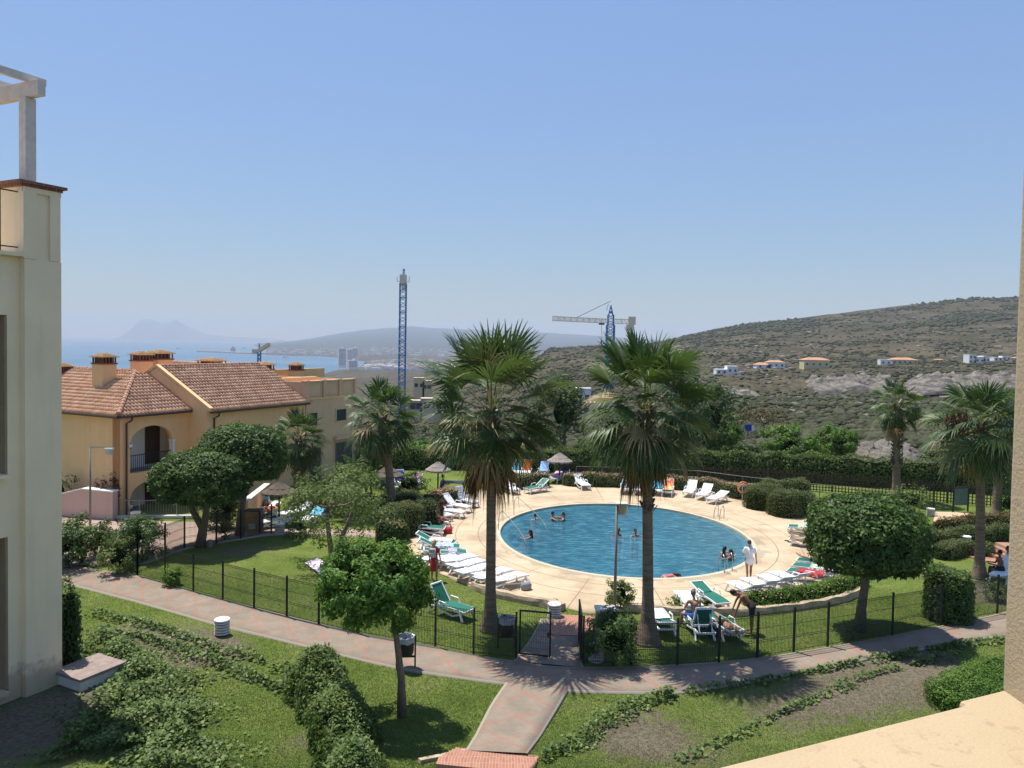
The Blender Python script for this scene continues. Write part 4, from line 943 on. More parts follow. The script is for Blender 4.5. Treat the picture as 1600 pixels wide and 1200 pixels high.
# ---------------------------------------------------------------- vegetation
def leaf_quads(P, Nrm, size, asp=.5, cup=.25, r=None):
    """P (n,3) positions, Nrm (n,3) leaf normals, size (n,) -> V (n*4,3), Q: diamond leaves folded along the rib"""
    r = r or rng; n = len(P); Nrm = Nrm / (np.linalg.norm(Nrm, axis=1, keepdims=True) + 1e-9)
    a = r.normal(size=(n, 3)); t = a - (a * Nrm).sum(1, keepdims=True) * Nrm; t /= np.linalg.norm(t, axis=1, keepdims=True) + 1e-9
    b = np.cross(Nrm, t); s = size[:, None] / 2
    V = np.stack([P - t * s, P + b * s * asp + Nrm * s * cup, P + t * s, P - b * s * asp + Nrm * s * cup], 1).reshape(-1, 3)
    Q = np.arange(n * 4).reshape(-1, 4); return V, Q
def foliage(name, P, Nrm, size, mat, parent, asp=.5, tone=None, jit=.35):
    V, Q = leaf_quads(P, Nrm, size, asp); rd = rng.random(len(P)) * (1 - jit) if tone is None else tone
    return mesh_np(name, V, Q, mat, parent, np.clip(rd, 0, 1))
def blob_points(n, rad, clumps=40, cs=.25, shell=.75, seed=0, low=-.9, lump=.12):
    """leaf positions in a lumpy ellipsoid; returns P, outward normals, tone"""
    r = np.random.default_rng(seed); rad = np.array(rad, float)
    C = r.normal(size=(clumps, 3)); C /= np.linalg.norm(C, axis=1, keepdims=True); C = C[C[:, 2] > low]; clumps = len(C)
    cr = shell + (1 - shell) * r.random(clumps) + r.normal(size=clumps) * lump * .5; C = C * cr[:, None]; tone_c = r.random(clumps)
    k = r.integers(0, clumps, n); d = r.normal(size=(n, 3)); d /= np.linalg.norm(d, axis=1, keepdims=True)
    q = cs * (r.random(n) ** .5)
    P = C[k] + d * q[:, None]
    N_ = d * .7 + C[k] * .5 + np.array([0, 0, .35]) + r.normal(size=(n, 3)) * .35
    tone = .45 * tone_c[k] + .55 * r.random(n)
    return P * rad, N_, tone
M['l_core'] = plain('shade_core_dark', (.012, .02, .008), 1, .4, 12, spec=0)  # near-black colour paints the deep shade inside crowns and hedges
def clipped_points(n, rad, seed, low):
    r = np.random.default_rng(seed); d = r.normal(size=(n * 2, 3)); d /= np.linalg.norm(d, axis=1, keepdims=True)
    d = d[d[:, 2] > low - .25][:n]; n = len(d); d *= ((np.abs(d) ** 2.7).sum(1) ** (-1 / 2.7))[:, None]; d[:, 2] = np.where(d[:, 2] < low, low + (d[:, 2] - low) * .2, d[:, 2])
    w_ = np.array([mnoise.noise(Vector(q) * 2.6 + Vector((seed, 0, 0))) + .5 * mnoise.noise(Vector(q) * 7 + Vector((0, seed, 0))) for q in d])
    k = 1 + .13 * w_ - np.abs(r.normal(size=n)) * .07 + .05 * (r.random(n) < .08)
    flat = 1 - .08 * np.clip(d[:, 2], 0, 1) ** 2
    P = d * (k * flat)[:, None]; N_ = d * .6 + np.array([0, 0, .45]) + r.normal(size=(n, 3)) * .45
    tone = np.clip(.5 * r.random(n) + .3 + .5 * w_, 0, 1); return P * np.array(rad, float), N_, tone
def core(parent, c, rad, mat, seed=1, f=.72, name='inner_shade_core', low=-1):  # lumpy solid added inside a crown to block light
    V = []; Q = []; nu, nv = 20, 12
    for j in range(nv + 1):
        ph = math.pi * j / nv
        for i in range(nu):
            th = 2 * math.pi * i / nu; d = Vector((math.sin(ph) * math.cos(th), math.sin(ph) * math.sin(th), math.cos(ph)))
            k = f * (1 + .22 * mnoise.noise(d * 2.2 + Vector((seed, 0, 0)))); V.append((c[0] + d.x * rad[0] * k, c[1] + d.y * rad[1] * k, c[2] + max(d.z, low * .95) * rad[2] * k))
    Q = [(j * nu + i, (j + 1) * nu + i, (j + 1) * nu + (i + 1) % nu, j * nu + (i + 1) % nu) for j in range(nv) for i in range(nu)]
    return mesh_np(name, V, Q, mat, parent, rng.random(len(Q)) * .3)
def tree_thing(name, label, cat, base, crown_c, rad, n, size, mat, trunks, seed, clumps=60, cs=.22, shell=.8, asp=.5, low=-.75, tm='trunk', has_core=.7, group=None, limbs=6, lump=.12, tr=.1, clipped=False):
    t = thing(name, label, cat, base, 0, group); c = np.array(crown_c)
    P, N_, tone = blob_points(n, rad, clumps, cs, shell, seed, low, lump) if not clipped else clipped_points(n, rad, seed, low)
    sz = size * (.6 + .8 * np.random.default_rng(seed + 1).random(n))
    cr = foliage('crown', P + c, N_, sz, mat, t, asp, tone)
    if has_core: core(cr, crown_c, rad, M['l_core'], seed, has_core, 'crown_shade_core', low)
    tb = MB(); rr = random.Random(seed)
    for pts in trunks: 
        m = len(pts); tb.tube(pts, [tr * (1.25 if i == 0 else 1) * (1 - .45 * i / (m - 1)) for i in range(m)], 10)
    top = Vector(trunks[0][-1])
    for k in range(limbs):
        a = 2 * math.pi * k / limbs + rr.uniform(-.4, .4); el = rr.uniform(.2, .9)
        e = Vector((c[0] + rad[0] * .75 * math.cos(a) * math.cos(el), c[1] + rad[1] * .75 * math.sin(a) * math.cos(el), c[2] + rad[2] * .6 * math.sin(el)))
        mid = top.lerp(e, .5) + Vector((0, 0, -.12 * rad[2])); tb.tube([top - Vector((0, 0, .1)), mid, e], [tr * .5, tr * .3, tr * .1], 6)
    tb.build('trunk', M[tm], t, smooth=True); return t
def gz(px, py): g = G(px, py); g.z = mound(g.x, g.y) if g.y < 61 else hz_(g.x, g.y); return g
def ptree(name, label, cat, bx, by, cx, cyy, rpx, hpx, n, size, mat, trunkpx, seed, **k):
    """tree placed by its trunk foot (bx,by); crown centre/half sizes in photo pixels at the depth of the foot"""
    g = gz(bx, by); Y = g.y; c = A(cx, cyy, Y) - g; rx = rpx / F * Y; rz = hpx / F * Y
    tr = [[tuple(A(x, y, Y) - g) if i else (0, 0, -.1) for i, (x, y) in enumerate([(bx, by)] + tp)] for tp in trunkpx]
    return tree_thing(name, label, cat, g, tuple(c), (rx, rx, rz), n, size, mat, tr, seed, **k)
ptree('round_tree', 'clipped round tree in front of the arched villa, forked pale trunk', 'tree', 312, 858, 316, 747, 69, 46, 16000, .15, M['l_round'], [[(318, 830), (322, 800), (326, 770)], [(316, 825), (300, 796), (290, 770)]], 11, clipped=True, low=-.62, has_core=.82, tr=.2)
ptree('round_tree', 'larger dark clipped tree behind the villa lamp side tree, before the flat block', 'tree', 374, 838, 380, 709, 64, 49, 14000, .15, M['l_round'], [[(376, 800), (384, 760), (384, 740)]], 12, clipped=True, low=-.7, has_core=.82, tr=.2)
ptree('citrus_tree', 'bright green leafy tree with a leaning trunk beside the black litter bin', 'tree', 628, 1118, 582, 918, 84, 76, 14000, .125, M['l_orange'], [[(627, 1060), (620, 1000), (614, 960)]], 13, clumps=110, cs=.2, shell=.82, has_core=.54, asp=.42, tr=.115)
ptree('olive_tree', 'loose pale green tree with two thin stems on the lawn', 'tree', 520, 884, 527, 792, 86, 62, 6500, .14, M['l_loose'], [[(516, 850), (512, 820), (512, 790)], [(530, 850), (540, 826), (550, 800)]], 14, clumps=90, cs=.22, shell=.62, has_core=0, asp=.4, low=-.9, lump=.3, tr=.13)
ptree('round_tree', 'big dense clipped round tree right of the pool on the fenced lawn', 'tree', 1343, 984, 1353, 836, 83, 68, 20000, .135, M['l_round'], [[(1346, 950), (1352, 910), (1356, 880)]], 15, clipped=True, low=-.72, has_core=.83, tr=.19)
# ------------------------------ fan palms
def fan_leaf(V, Q, rd, base, az, el, pet, R_, droop, tone, nseg=38, spread=118, curl=.2):
    d = Vector((math.cos(az) * math.cos(el), math.sin(az) * math.cos(el), math.sin(el))); side = Vector((-math.sin(az), math.cos(az), 0))
    p = Vector(base); pts = [p.copy()]; dd = d.copy()
    for k in range(5):
        p = p + dd * pet / 5; dd = (dd + Vector((0, 0, -1)) * (.015 + .055 * max(0, math.cos(el))) * droop).normalized(); pts.append(p.copy())
    nrm = side.cross(dd).normalized(); 
    if nrm.z < 0 and el > -.3: nrm = -nrm
    # petiole strip
    n0 = len(V)
    for i, q in enumerate(pts):
        w_ = .035 * (1 - i * .12); V.append(tuple(q - side * w_)); V.append(tuple(q + side * w_ + nrm * .01))
    for i in range(5): Q.append((n0 + 2 * i, n0 + 2 * i + 1, n0 + 2 * i + 3, n0 + 2 * i + 2)); rd.append(min(1, tone + .45))
    hp = pts[-1]; f = (dd + Vector((0, 0, -1)) * .12).normalized(); roll = random.uniform(-.5, .5)
    s2 = (side * math.cos(roll) + nrm * math.sin(roll)).normalized(); nr = f.cross(s2).normalized()
    if nr.z < 0: nr = -nr
    TT = (0.02, .40, .62, .82, 1.0)
    da = math.radians(spread * 2 / nseg)
    for k in range(nseg):
        a = math.radians(-spread) + da * (k + .5); L_ = R_ * (.72 + .28 * math.cos(a * .6)) * random.uniform(.93, 1.05)
        dr = (f * math.cos(a) + s2 * math.sin(a)); per = nr.cross(dr).normalized(); cup = nr * (.16 * abs(math.sin(a)))
        dr = (dr + cup).normalized(); sag = droop * random.uniform(.3, 1.5); bend = random.uniform(-.09, .09)
        n0 = len(V)
        for t in TT:
            w_ = L_ * math.tan(da / 2) * (t * .98 if t < .45 else .42 * (1.03 - t) / .55 + .01)
            q = hp + dr * L_ * (t - .3 * min(1.3, droop) * max(0, t - .55)) + Vector((0, 0, -1)) * L_ * sag * max(0, t - .5) ** 1.6 * 1.3 + per * bend * t
            V.append(tuple(q - per * w_ + nr * w_ * .55)); V.append(tuple(q + per * w_ - nr * w_ * .55))
        for i in range(4): Q.append((n0 + 2 * i, n0 + 2 * i + 1, n0 + 2 * i + 3, n0 + 2 * i + 2)); rd.append(np.clip(tone + (i == 3) * .25 + random.uniform(-.12, .12), 0, 1))
def fan_palm(label, bx, by, cx, cyy, rad, trunk_r, seed, nl=70, dead=34, skirt=1.5, flare=1.9, droop=1.0, name='fan_palm', group=None, dry=.15, Y=None, elmin=-58, nseg=38, boots=1.0, upz=1.0):
    random.seed(seed)
    g = gz(bx, by) if Y is None else A(bx, by, Y)
    if Y is not None: g.z = hz_(g.x, g.y) if g.y > 57 else 0
    t = thing(name, label, 'palm', g, 0, group); c = A(cx, cyy, g.y) - g; H = c.z
    bend = Vector((c.x, 0, 0)); P = [Vector((bend.x * (k / 10) ** 1.3, 0, H * k / 10 - .05)) for k in range(11)]
    rs = [trunk_r * (1 + (flare - 1) * math.exp(-k * 1.5)) * (1 - .012 * k) for k in range(11)]
    mb = MB(); PP = []; RR = []
    for k in range(81):
        f = k / 8; i = min(int(f), 9); u = f - i; PP.append(P[i].lerp(P[i + 1], u)); RR.append((rs[i] * (1 - u) + rs[i + 1] * u) * (1 + .018 * math.sin(k * 2.4) + random.uniform(-.01, .01)))
    mb.tube(PP, RR, 16); mb.build('trunk', PALMBARK, t, smooth=True)
    # old leaf boots under the crown
    bt = MB(); zb = H - skirt * boots
    for k in range(int(60 * boots)):
        a = random.uniform(0, 6.28); z = random.uniform(zb, H + .1); rr = trunk_r * 1.02; x = c.x * (z / H) ** 1.3
        p = Vector((x + rr * math.cos(a), rr * math.sin(a), z)); bt.bar(p, p + Vector((math.cos(a) * .13, math.sin(a) * .13, .2)), .09, .03)
    bt.build('leaf_boots', M['darktrunk'], t)
    V, Q, rd = [], [], []
    for k in range(nl):
        f = (k + .5) / nl; el = math.radians(86 - (86 - elmin) * f ** .82 + random.uniform(-7, 7)); az = k * 2.39996 + random.uniform(-.25, .25)
        base = (c.x + .12 * math.cos(az), .12 * math.sin(az), H + .25 - .75 * f)
        s = rad * (.95 - .12 * abs(math.sin(el)) ** 2) * random.uniform(.9, 1.08) * (upz if el > .5 else 1); pet = s * random.uniform(.44, .54); tone = random.uniform(.0, .5) + (random.uniform(.3, .5) if random.random() < dry * f * 1.3 else 0)
        fan_leaf(V, Q, rd, base, az, el, pet, s - pet, droop * (.35 + .95 * f), tone, nseg)
    mesh_np('crown', V, Q, M['l_palm'], t, rd)
    if dead:
        V, Q, rd = [], [], []
        for k in range(dead):
            az = random.uniform(0, 6.28); el = math.radians(random.uniform(-86, -52)); z = H - random.uniform(.45, skirt * .8)
            s = rad * random.uniform(.42, .66); fan_leaf(V, Q, rd, (c.x + .15 * math.cos(az), .15 * math.sin(az), z), az, el, s * .42, s * .58, 1.5, random.random() * .9, 20, 75)
        mesh_np('dead_fronds', V, Q, M['l_palmdead'], t, rd)
    return t
def barkmat():
    m, T, N, L, b = newmat('palm_bark'); P = coords(N)
    mp = N.new('ShaderNodeMapping'); mp.inputs['Scale'].default_value = (1, 1, 7); L.new(P, mp.inputs[0])
    n1 = nz(N, L, mp.outputs[0], 2.2, 6, .7); r = ramp(N, [(.10, .068, .045), (.18, .132, .09), (.26, .20, .145)], [.3, .5, .72]); L.new(n1.outputs[0], r.inputs[0])
    L.new(r.outputs[0], b.inputs['Base Color']); b.inputs['Roughness'].default_value = .95; bump(N, L, b, n1.outputs[0], .8, .04); return m
PALMBARK = barkmat()
fan_palm('big fan palm left of the gate with a wide airy crown and brown skirt', 766, 984, 768, 645, 2.8, .175, 21, nl=50, dead=40, skirt=1.9, flare=2.2, droop=.6, dry=.6, elmin=-34, nseg=36, upz=1.34)
fan_palm('big fan palm right of the gate with a full drooping crown', 1012, 1003, 1010, 642, 2.5, .185, 22, nl=62, dead=30, skirt=2.0, flare=2.6, droop=.85, dry=.35, elmin=-50, nseg=34, boots=1.7, upz=1.3)
fan_palm('medium fan palm standing before the flat roofed block', 614, 806, 597, 650, 2.6, .24, 23, nl=52, dead=14, skirt=1.4, droop=.9, dry=.1, nseg=24)
fan_palm('small fan palm with dark shaggy trunk beside the round clipped trees', 466, 790, 468, 683, 2.1, .33, 24, nl=40, dead=6, skirt=1.2, droop=.7, dry=.1, nseg=24, boots=2.2)
fan_palm('slim fan palm with compact crown rising above the back hedge', 1400, 782, 1402, 632, 2.0, .24, 25, nl=40, dead=6, skirt=1.6, droop=.9, dry=.05, nseg=24, boots=2.5)
fan_palm('bushy fan palm with brown seed cluster nearest the balcony pillar', 1530, 902, 1533, 665, 2.7, .19, 26, nl=52, dead=10, skirt=1.0, droop=.8, dry=.2, nseg=32)
fan_palm('fan palm half hidden behind the bushy one by the pillar', 1557, 806, 1562, 650, 2.3, .24, 27, nl=34, dead=6, skirt=1.2, droop=1.0, dry=.1, nseg=20)
def seed_cluster():
    g = A(1497, 657, 35.0); mb = MB(); rr = random.Random(2)
    t = thing('seed_cluster', 'brown dried seed cluster hanging in the bushy palm crown', 'seed cluster', g)
    for k in range(260):
        d = Vector((rr.gauss(0, 1), rr.gauss(0, 1), rr.gauss(0, 1))).normalized(); p = d * rr.uniform(.25, .6)
        mb.bar(p, p + Vector((rr.uniform(-.12, .12), rr.uniform(-.12, .12), -rr.uniform(.1, .35))), .05, .02)
    mb.build('seed_strands', plain('seed_brown', (.16, .08, .05), .9, .4, 8), t)
def feather_palm(label, bx, by, cx, cyy, rad, seed, nf=22, stems=3):
    rr = random.Random(seed); g = gz(bx, by); t = thing('feather_palm', label, 'palm', g); c = A(cx, cyy, g.y) - g; V, Q, rd = [], [], []
    for k in range(nf):
        az = k * 2.4 + rr.uniform(-.3, .3); el = rr.uniform(.35, 1.35); dd = Vector((math.cos(az) * math.cos(el), math.sin(az) * math.cos(el), math.sin(el))); p = Vector((c.x, 0, max(.3, c.z - rad * .8))); L_ = rad * rr.uniform(1.0, 1.35); n = 26
        for i in range(n):
            p = p + dd * L_ / n; dd = (dd + Vector((0, 0, -.055 - .02 * rr.random()))).normalized(); side = dd.cross(Vector((0, 0, 1))).normalized()
            if i < 3: continue
            for s in (-1, 1):
                for _ in range(2):
                    l = rad * .34 * math.sin(math.pi * min(.95, (i + 2) / (n + 1))) + .08; e = p + (side * s * .8 + dd * .5 + Vector((0, 0, -.35 - .3 * rr.random()))).normalized() * l
                    w_ = dd * .022; n0 = len(V); V += [tuple(p - w_), tuple(p + w_), tuple(e + w_ * .3), tuple(e - w_ * .3)]; Q.append((n0, n0 + 1, n0 + 2, n0 + 3)); rd.append(rr.random())
    mesh_np('crown', V, Q, M['l_feather'], t, rd)
    mb = MB()
    for k in range(stems): a = k * 2.1; mb.tube([(.15 * math.cos(a), .15 * math.sin(a), -.1), (c.x * .6 + .2 * math.cos(a), .2 * math.sin(a), c.z * .5), (c.x, 0, max(.4, c.z - rad * .7))], [.07, .06, .05], 7)
    mb.build('trunk', M['trunk'], t)
feather_palm('feathery arching palm left of the medium fan palm', 578, 800, 572, 716, 1.9, 31, 34)
feather_palm('low feathery palm beneath the grilled window', 502, 800, 506, 750, 1.3, 32, 24)
feather_palm('pale feathery palm by the shaded loungers, over the clipped hedges', 560, 812, 553, 760, 1.5, 33, 20)
# ------------------------------ hedges and bushes
def box_hedge(name, label, pts, hgt, wid, mat, n, size, seed, cat='hedge', lumpy=.10, roundness=.25, parent=None, flowers=0, group=None, z0=0):
    """clipped hedge along ground points (world xy)"""
    t = thing(name, label, cat, (pts[0].x, pts[0].y, z0), 0, group); r = np.random.default_rng(seed); o = Vector((pts[0].x, pts[0].y, 0))
    Ls = [(pts[i + 1] - pts[i]).length for i in range(len(pts) - 1)]; tot = sum(Ls); cum = np.concatenate([[0], np.cumsum(Ls)])
    XY = np.array([[p.x - o.x, p.y - o.y] for p in pts])
    def at(s): return np.stack([np.interp(s, cum, XY[:, 0]), np.interp(s, cum, XY[:, 1])], 1)
    def frame_(s):
        a = at(np.clip(s - .05, 0, tot)); b_ = at(np.clip(s + .05, 0, tot)); d = b_ - a; d /= np.linalg.norm(d, axis=1, keepdims=True) + 1e-9; return d
    def place(s, u, w_):                      # u across -1..1, w_ height 0..1
        d = frame_(s); nrm = np.stack([d[:, 1], -d[:, 0]], 1); e = np.minimum(s, tot - s); endf = np.clip(e / (wid * .3), 0, 1) ** .5
        rs = 1 - roundness * np.clip(w_ - .6, 0, 1) ** 2 * 2.2 * 1; lump = 1 + lumpy * np.sin(s * 2.1 + seed) * np.cos(s * 3.7 + u * 2 + w_ * 3)
        xy = at(s) + nrm * (u * wid / 2 * rs * (.35 + .65 * endf) * lump)[:, None]
        z = w_ * hgt * (1 - roundness * .6 * np.abs(u) ** 3) * (.85 + .15 * endf) * (1 + lumpy * .6 * np.sin(s * 2.3 + seed * 2) + .03 * np.sin(s * 5.3 + u * 4)); return np.stack([xy[:, 0], xy[:, 1], z], 1), nrm
    # areas: top, 2 sides, ends
    At = tot * wid; As = tot * hgt; Ae = wid * hgt; pt = np.array([At, As, As, Ae, Ae]); pt /= pt.sum(); k = r.choice(5, n, p=pt)
    s = r.random(n) * tot; u = r.random(n) * 2 - 1; w_ = r.random(n)
    w_ = np.where(k == 0, 1.0, w_); u = np.where(k == 1, -1.0, np.where(k == 2, 1.0, u)); s = np.where(k == 3, 0.0, np.where(k == 4, tot, s))
    P, nm = place(s, u, w_); inw = r.normal(size=(n, 3)) * .045; P = P + inw; P[:, 2] = np.maximum(P[:, 2], .02)
    N_ = np.zeros((n, 3)); N_[:, 2] = np.where(k == 0, 1.0, .35); N_[:, :2] += nm * np.where(k == 2, 1, np.where(k == 1, -1, 0))[:, None]; N_ += r.normal(size=(n, 3)) * .45
    sz = size * (.6 + .8 * r.random(n)); tone = r.random(n) * .6 + .4 * (np.sin(P[:, 0] * 3 + seed) * np.cos(P[:, 1] * 2.5) * .5 + .5)
    if flowers:
        fl = (k == 0) & (r.random(n) < flowers); 
        foliage('flowers', P[fl] + np.array([0, 0, .04]), N_[fl], sz[fl] * 1.1, M['l_dry'], t, .8); P, N_, sz, tone = P[~fl], N_[~fl], sz[~fl], tone[~fl]
    foliage('foliage', P, N_, sz, mat, t, .6, tone)
    # solid dark core added to block light inside the hedge
    sh_ = 1 - lumpy * .9 + .09
    ns = max(2, int(tot / .4)) + 1; ss = np.linspace(0, tot, ns); V = []
    for uu, ww in ((-.86, 0), (-.86, .6), (-.7, .9), (.7, .9), (.86, .6), (.86, 0)):
        p, _ = place(ss, np.full(ns, uu * sh_), np.full(ns, ww * sh_)); V += p.tolist()
    Q = [(a * ns + i, a * ns + i + 1, (a + 1) * ns + i + 1, (a + 1) * ns + i) for a in range(5) for i in range(ns - 1)] + [(0, ns, 4 * ns, 5 * ns), (ns, 2 * ns, 3 * ns, 4 * ns), (ns - 1, 2 * ns - 1, 5 * ns - 1, 6 * ns - 1), (2 * ns - 1, 3 * ns - 1, 4 * ns - 1, 5 * ns - 1)]
    mesh_np('inner_shade_core', V, Q, M['l_core'], t, rng.random(len(Q)) * .2); return t
def HG(label, pxs, h, wd, mat, n, size, seed, **k): return box_hedge(k.pop('name', 'clipped_hedge'), label, pxpoly(pxs), h, wd, M[mat], n, size, seed, **k)
HG('dark ivy column hedge standing against the left building edge', [(92, 1052), (112, 1040)], 2.6, .85, 'l_round', 4200, .10, 41)
HG('square clipped bush beside the path, right of the round tree', [(1449, 966), (1512, 968)], 1.95, 1.5, 'l_round', 6500, .09, 42)
HG('long front box hedge left of the pool with dark shaded side', [(592, 838), (658, 830)], 1.5, 1.9, 'l_hedge', 8000, .07, 43)
HG('box hedge wing turning back beside the left life ring', [(660, 832), (676, 806)], 1.45, 1.3, 'l_hedge', 5000, .07, 44)
HG('upper box hedge behind the long front one, by the shaded loungers', [(598, 806), (648, 797)], 1.2, 1.9, 'l_hedge', 5000, .07, 45)
HG('pinkish flowering hedge in front of the small thatched parasol', [(676, 798), (718, 784)], 1.0, 1.2, 'l_hedge', 2500, .09, 46, flowers=.85)
HG('flowering bush with pink heads beside the purple towel lounger', [(622, 832), (640, 830)], 1.35, 1.1, 'l_dark', 2200, .1, 47, flowers=.9)
HG('dark leafy bush below the pink flowering bush by the left deck edge', [(590, 846), (636, 846)], .95, 1.2, 'l_dark', 2600, .1, 48, flowers=.12)
HG('rounded clipped hedge beside the right life ring', [(1172, 796), (1215, 790)], 1.35, 1.9, 'l_hedge', 7000, .075, 49)
HG('large clipped hedge right of the life ring hedge at the deck edge', [(1206, 806), (1268, 802)], 1.4, 2.0, 'l_hedge', 9000, .075, 50)
HG('clipped hedge rising behind the two right deck hedges', [(1190, 786), (1262, 786)], 1.5, 1.5, 'l_hedge', 5000, .08, 51)
HG('low flowering hedge along the back deck, behind the striped towel', [(880, 758), (960, 760), (1060, 764), (1120, 770), (1165, 781)], .85, 1.1, 'l_hedge', 12000, .08, 52, flowers=.55)
HG('low flowering hedge behind the reclined green lounger at the back', [(772, 766), (815, 763), (856, 760)], .95, 1.0, 'l_hedge', 4000, .08, 53, flowers=.55)
HG('tall back hedge along the lattice fence behind the right deck', [(868, 742), (1050, 745), (1200, 750), (1330, 756), (1480, 765), (1600, 773)], 2.05, 1.4, 'l_back', 30000, .14, 54, roundness=.35)
HG('tall back hedge left of the big palm, behind the lawn', [(600, 731), (740, 732), (868, 736)], 1.6, 1.5, 'l_back', 9000, .14, 55, roundness=.35)
HG('lower clipped hedge curving below the louvred lamp at the right', [(1466, 873), (1500, 864), (1550, 868)], .62, .95, 'l_hedge', 5500, .07, 56)
HG('upper clipped hedge behind the louvred lamp at the right', [(1456, 855), (1500, 846), (1575, 840)], .7, 1.1, 'l_hedge', 6500, .07, 57)
HG('low feathery green planting along the front right deck edge', [(1165, 948), (1215, 945), (1270, 937), (1318, 924), (1340, 908)], .55, 1.1, 'l_bright', 8000, .07, 58, roundness=.6, flowers=.06)
HG('bright clipped ground hedge at the right above the balcony ledge', [(1490, 1118), (1530, 1085), (1600, 1060)], .55, 1.9, 'l_bright', 12000, .055, 59, roundness=.3)
HG('bare reddish dry shrubs behind the right hedges', [(1470, 838), (1520, 830), (1580, 826)], .9, 1.6, 'l_brown', 3500, .1, 60, roundness=.6)
def bush(label, bx, by, rpx, hpx, mat, n, size, seed, name='bush', cat='bush', Y=None, **k):
    g = gz(bx, by) if Y is None else A(bx, by, Y)
    if Y is not None: g.z = hz_(g.x, g.y) if Y > 57 else 0
    rx = rpx / F * g.y; h = hpx / F * g.y; r = random.Random(seed)
    st = [[(0, 0, -.1), (r.uniform(-.1, .1), 0, h * .3), (r.uniform(-.2, .2), .05, h * .6)]]
    return tree_thing(name, label, cat, g, (0, 0, h * .52), (rx, rx, h * .52), n, size, M[mat], st, seed, clumps=k.get('clumps', 40), cs=k.get('cs', .3), shell=k.get('shell', .7), low=-.95, tr=k.get('tr', .03), limbs=4, has_core=k.get('core', .45), lump=.3, asp=k.get('asp', .55), tm='darktrunk')
bush('dark glossy bush growing over the fence right of the gate', 958, 1040, 42, 92, 'l_round', 4200, .085, 61, core=.5)
bush('flowering oleander around the central lamp post', 968, 950, 21, 42, 'l_loose', 1500, .1, 62)
bush('dark bush at the left end of the fence by the driveway', 108, 885, 48, 75, 'l_round', 4500, .12, 63)
bush('broad dark shrub over the driveway fence, behind the yellowish one', 208, 880, 46, 66, 'l_round', 3800, .12, 64)
bush('yellow green shrub beside the first fence post of the path', 184, 900, 28, 52, 'l_loose', 1600, .11, 65)
bush('dark shrub nearest the villa lamp post', 160, 870, 24, 48, 'l_dark', 1500, .12, 66)
bush('small yellowish shrub straddling the path fence', 270, 918, 15, 30, 'l_bright', 800, .09, 67)
bush('small shrub on the inner fence near the ochre cabinet', 350, 846, 11, 36, 'l_loose', 600, .1, 68)
bush('bougainvillea with thin red branches against the villa wall', 170, 804, 26, 70, 'l_red', 700, .13, 69, core=0, name='bougainvillea', shell=.5)
bush('dark green shrub against the villa wall behind the stair wall', 88, 800, 24, 62, 'l_dark', 900, .14, 70)
bush('leafy shrub by the louvred lamp near the shaded loungers', 470, 838, 22, 26, 'l_loose', 900, .1, 71)
bush('low oleander hugging the palm foot, left of the sunbathers', 1060, 950, 16, 17, 'l_bright', 500, .08, 72)
bush('dark shrub added for the deep shade right of the forked round tree trunk, before the villa', 346, 826, 26, 52, 'l_dark', 1600, .14, 81, core=.6)  # bush put in to darken the shaded ground by the villa
bush('tiny leafy plant on the stone edge left of the gate', 862, 944, 10, 8, 'l_bright', 160, .07, 73)
bush('small sprouting plant on the stone edge behind the reading man', 1105, 950, 12, 12, 'l_bright', 250, .07, 74)
bush('trailing bush on the fence at the right under the reader', 1556, 938, 18, 30, 'l_loose', 700, .09, 75)
bush('dark shrub on the bank behind the box hedges', 640, 775, 30, 38, 'l_dark', 1200, .13, 76)
bush('agave like green rosette behind the right palms', 1576, 808, 20, 40, 'l_bright', 700, .16, 77, asp=.2)
bush('thin shrub climbing the round tree foot on the right lawn', 1330, 998, 8, 22, 'l_loose', 160, .06, 78, core=0)
bush('rusty flowering shrub behind the right gate panel', 1420, 800, 30, 40, 'l_loose', 900, .12, 79)
# trees beyond the hedge
BT = [(880, 585, 45, 64, 700, 'l_dark', 'dark olive tree just right of the nearest big palm crown'), (1105, 600, 52, 62, 716, 'l_dark', 'tall dark tree behind the right big palm crown'),
      (1138, 654, 28, 68, 712, 'l_bright', 'bright green light tree beyond the hedge, right of the palm'), (1232, 672, 38, 62, 735, 'l_bright', 'rounded bright green tree beyond the back hedge'),
      (1304, 668, 33, 70, 722, 'l_bright', 'small umbrella shaped tree in the valley behind the hedge'), (1192, 640, 42, 95, 700, 'l_brown', 'bare brownish tree in the valley left of the blue sign'),
      (1060, 560, 30, 90, 690, 'l_dark', 'dark tree hidden behind the right palm crown'), (705, 650, 40, 72, 730, 'l_dark', 'dark tree under the left fronds of the nearest palm'),
      (820, 660, 46, 70, 735, 'l_dark', 'dark tree between the two big palms'), (930, 690, 40, 66, 740, 'l_dark', 'low dark tree behind the hedge between the palms'),
      (575, 690, 36, 60, 740, 'l_dark', 'dark green tree left of the medium fan palm'), (660, 690, 30, 64, 735, 'l_bright', 'fresh green tree behind the thatched parasol'),
      (1160, 700, 30, 64, 735, 'l_dark', 'dark bushy tree at the hedge left of the bright rounded one'), (1500, 700, 40, 66, 740, 'l_dark', 'dark tree behind the bushy palm and the lattice')]
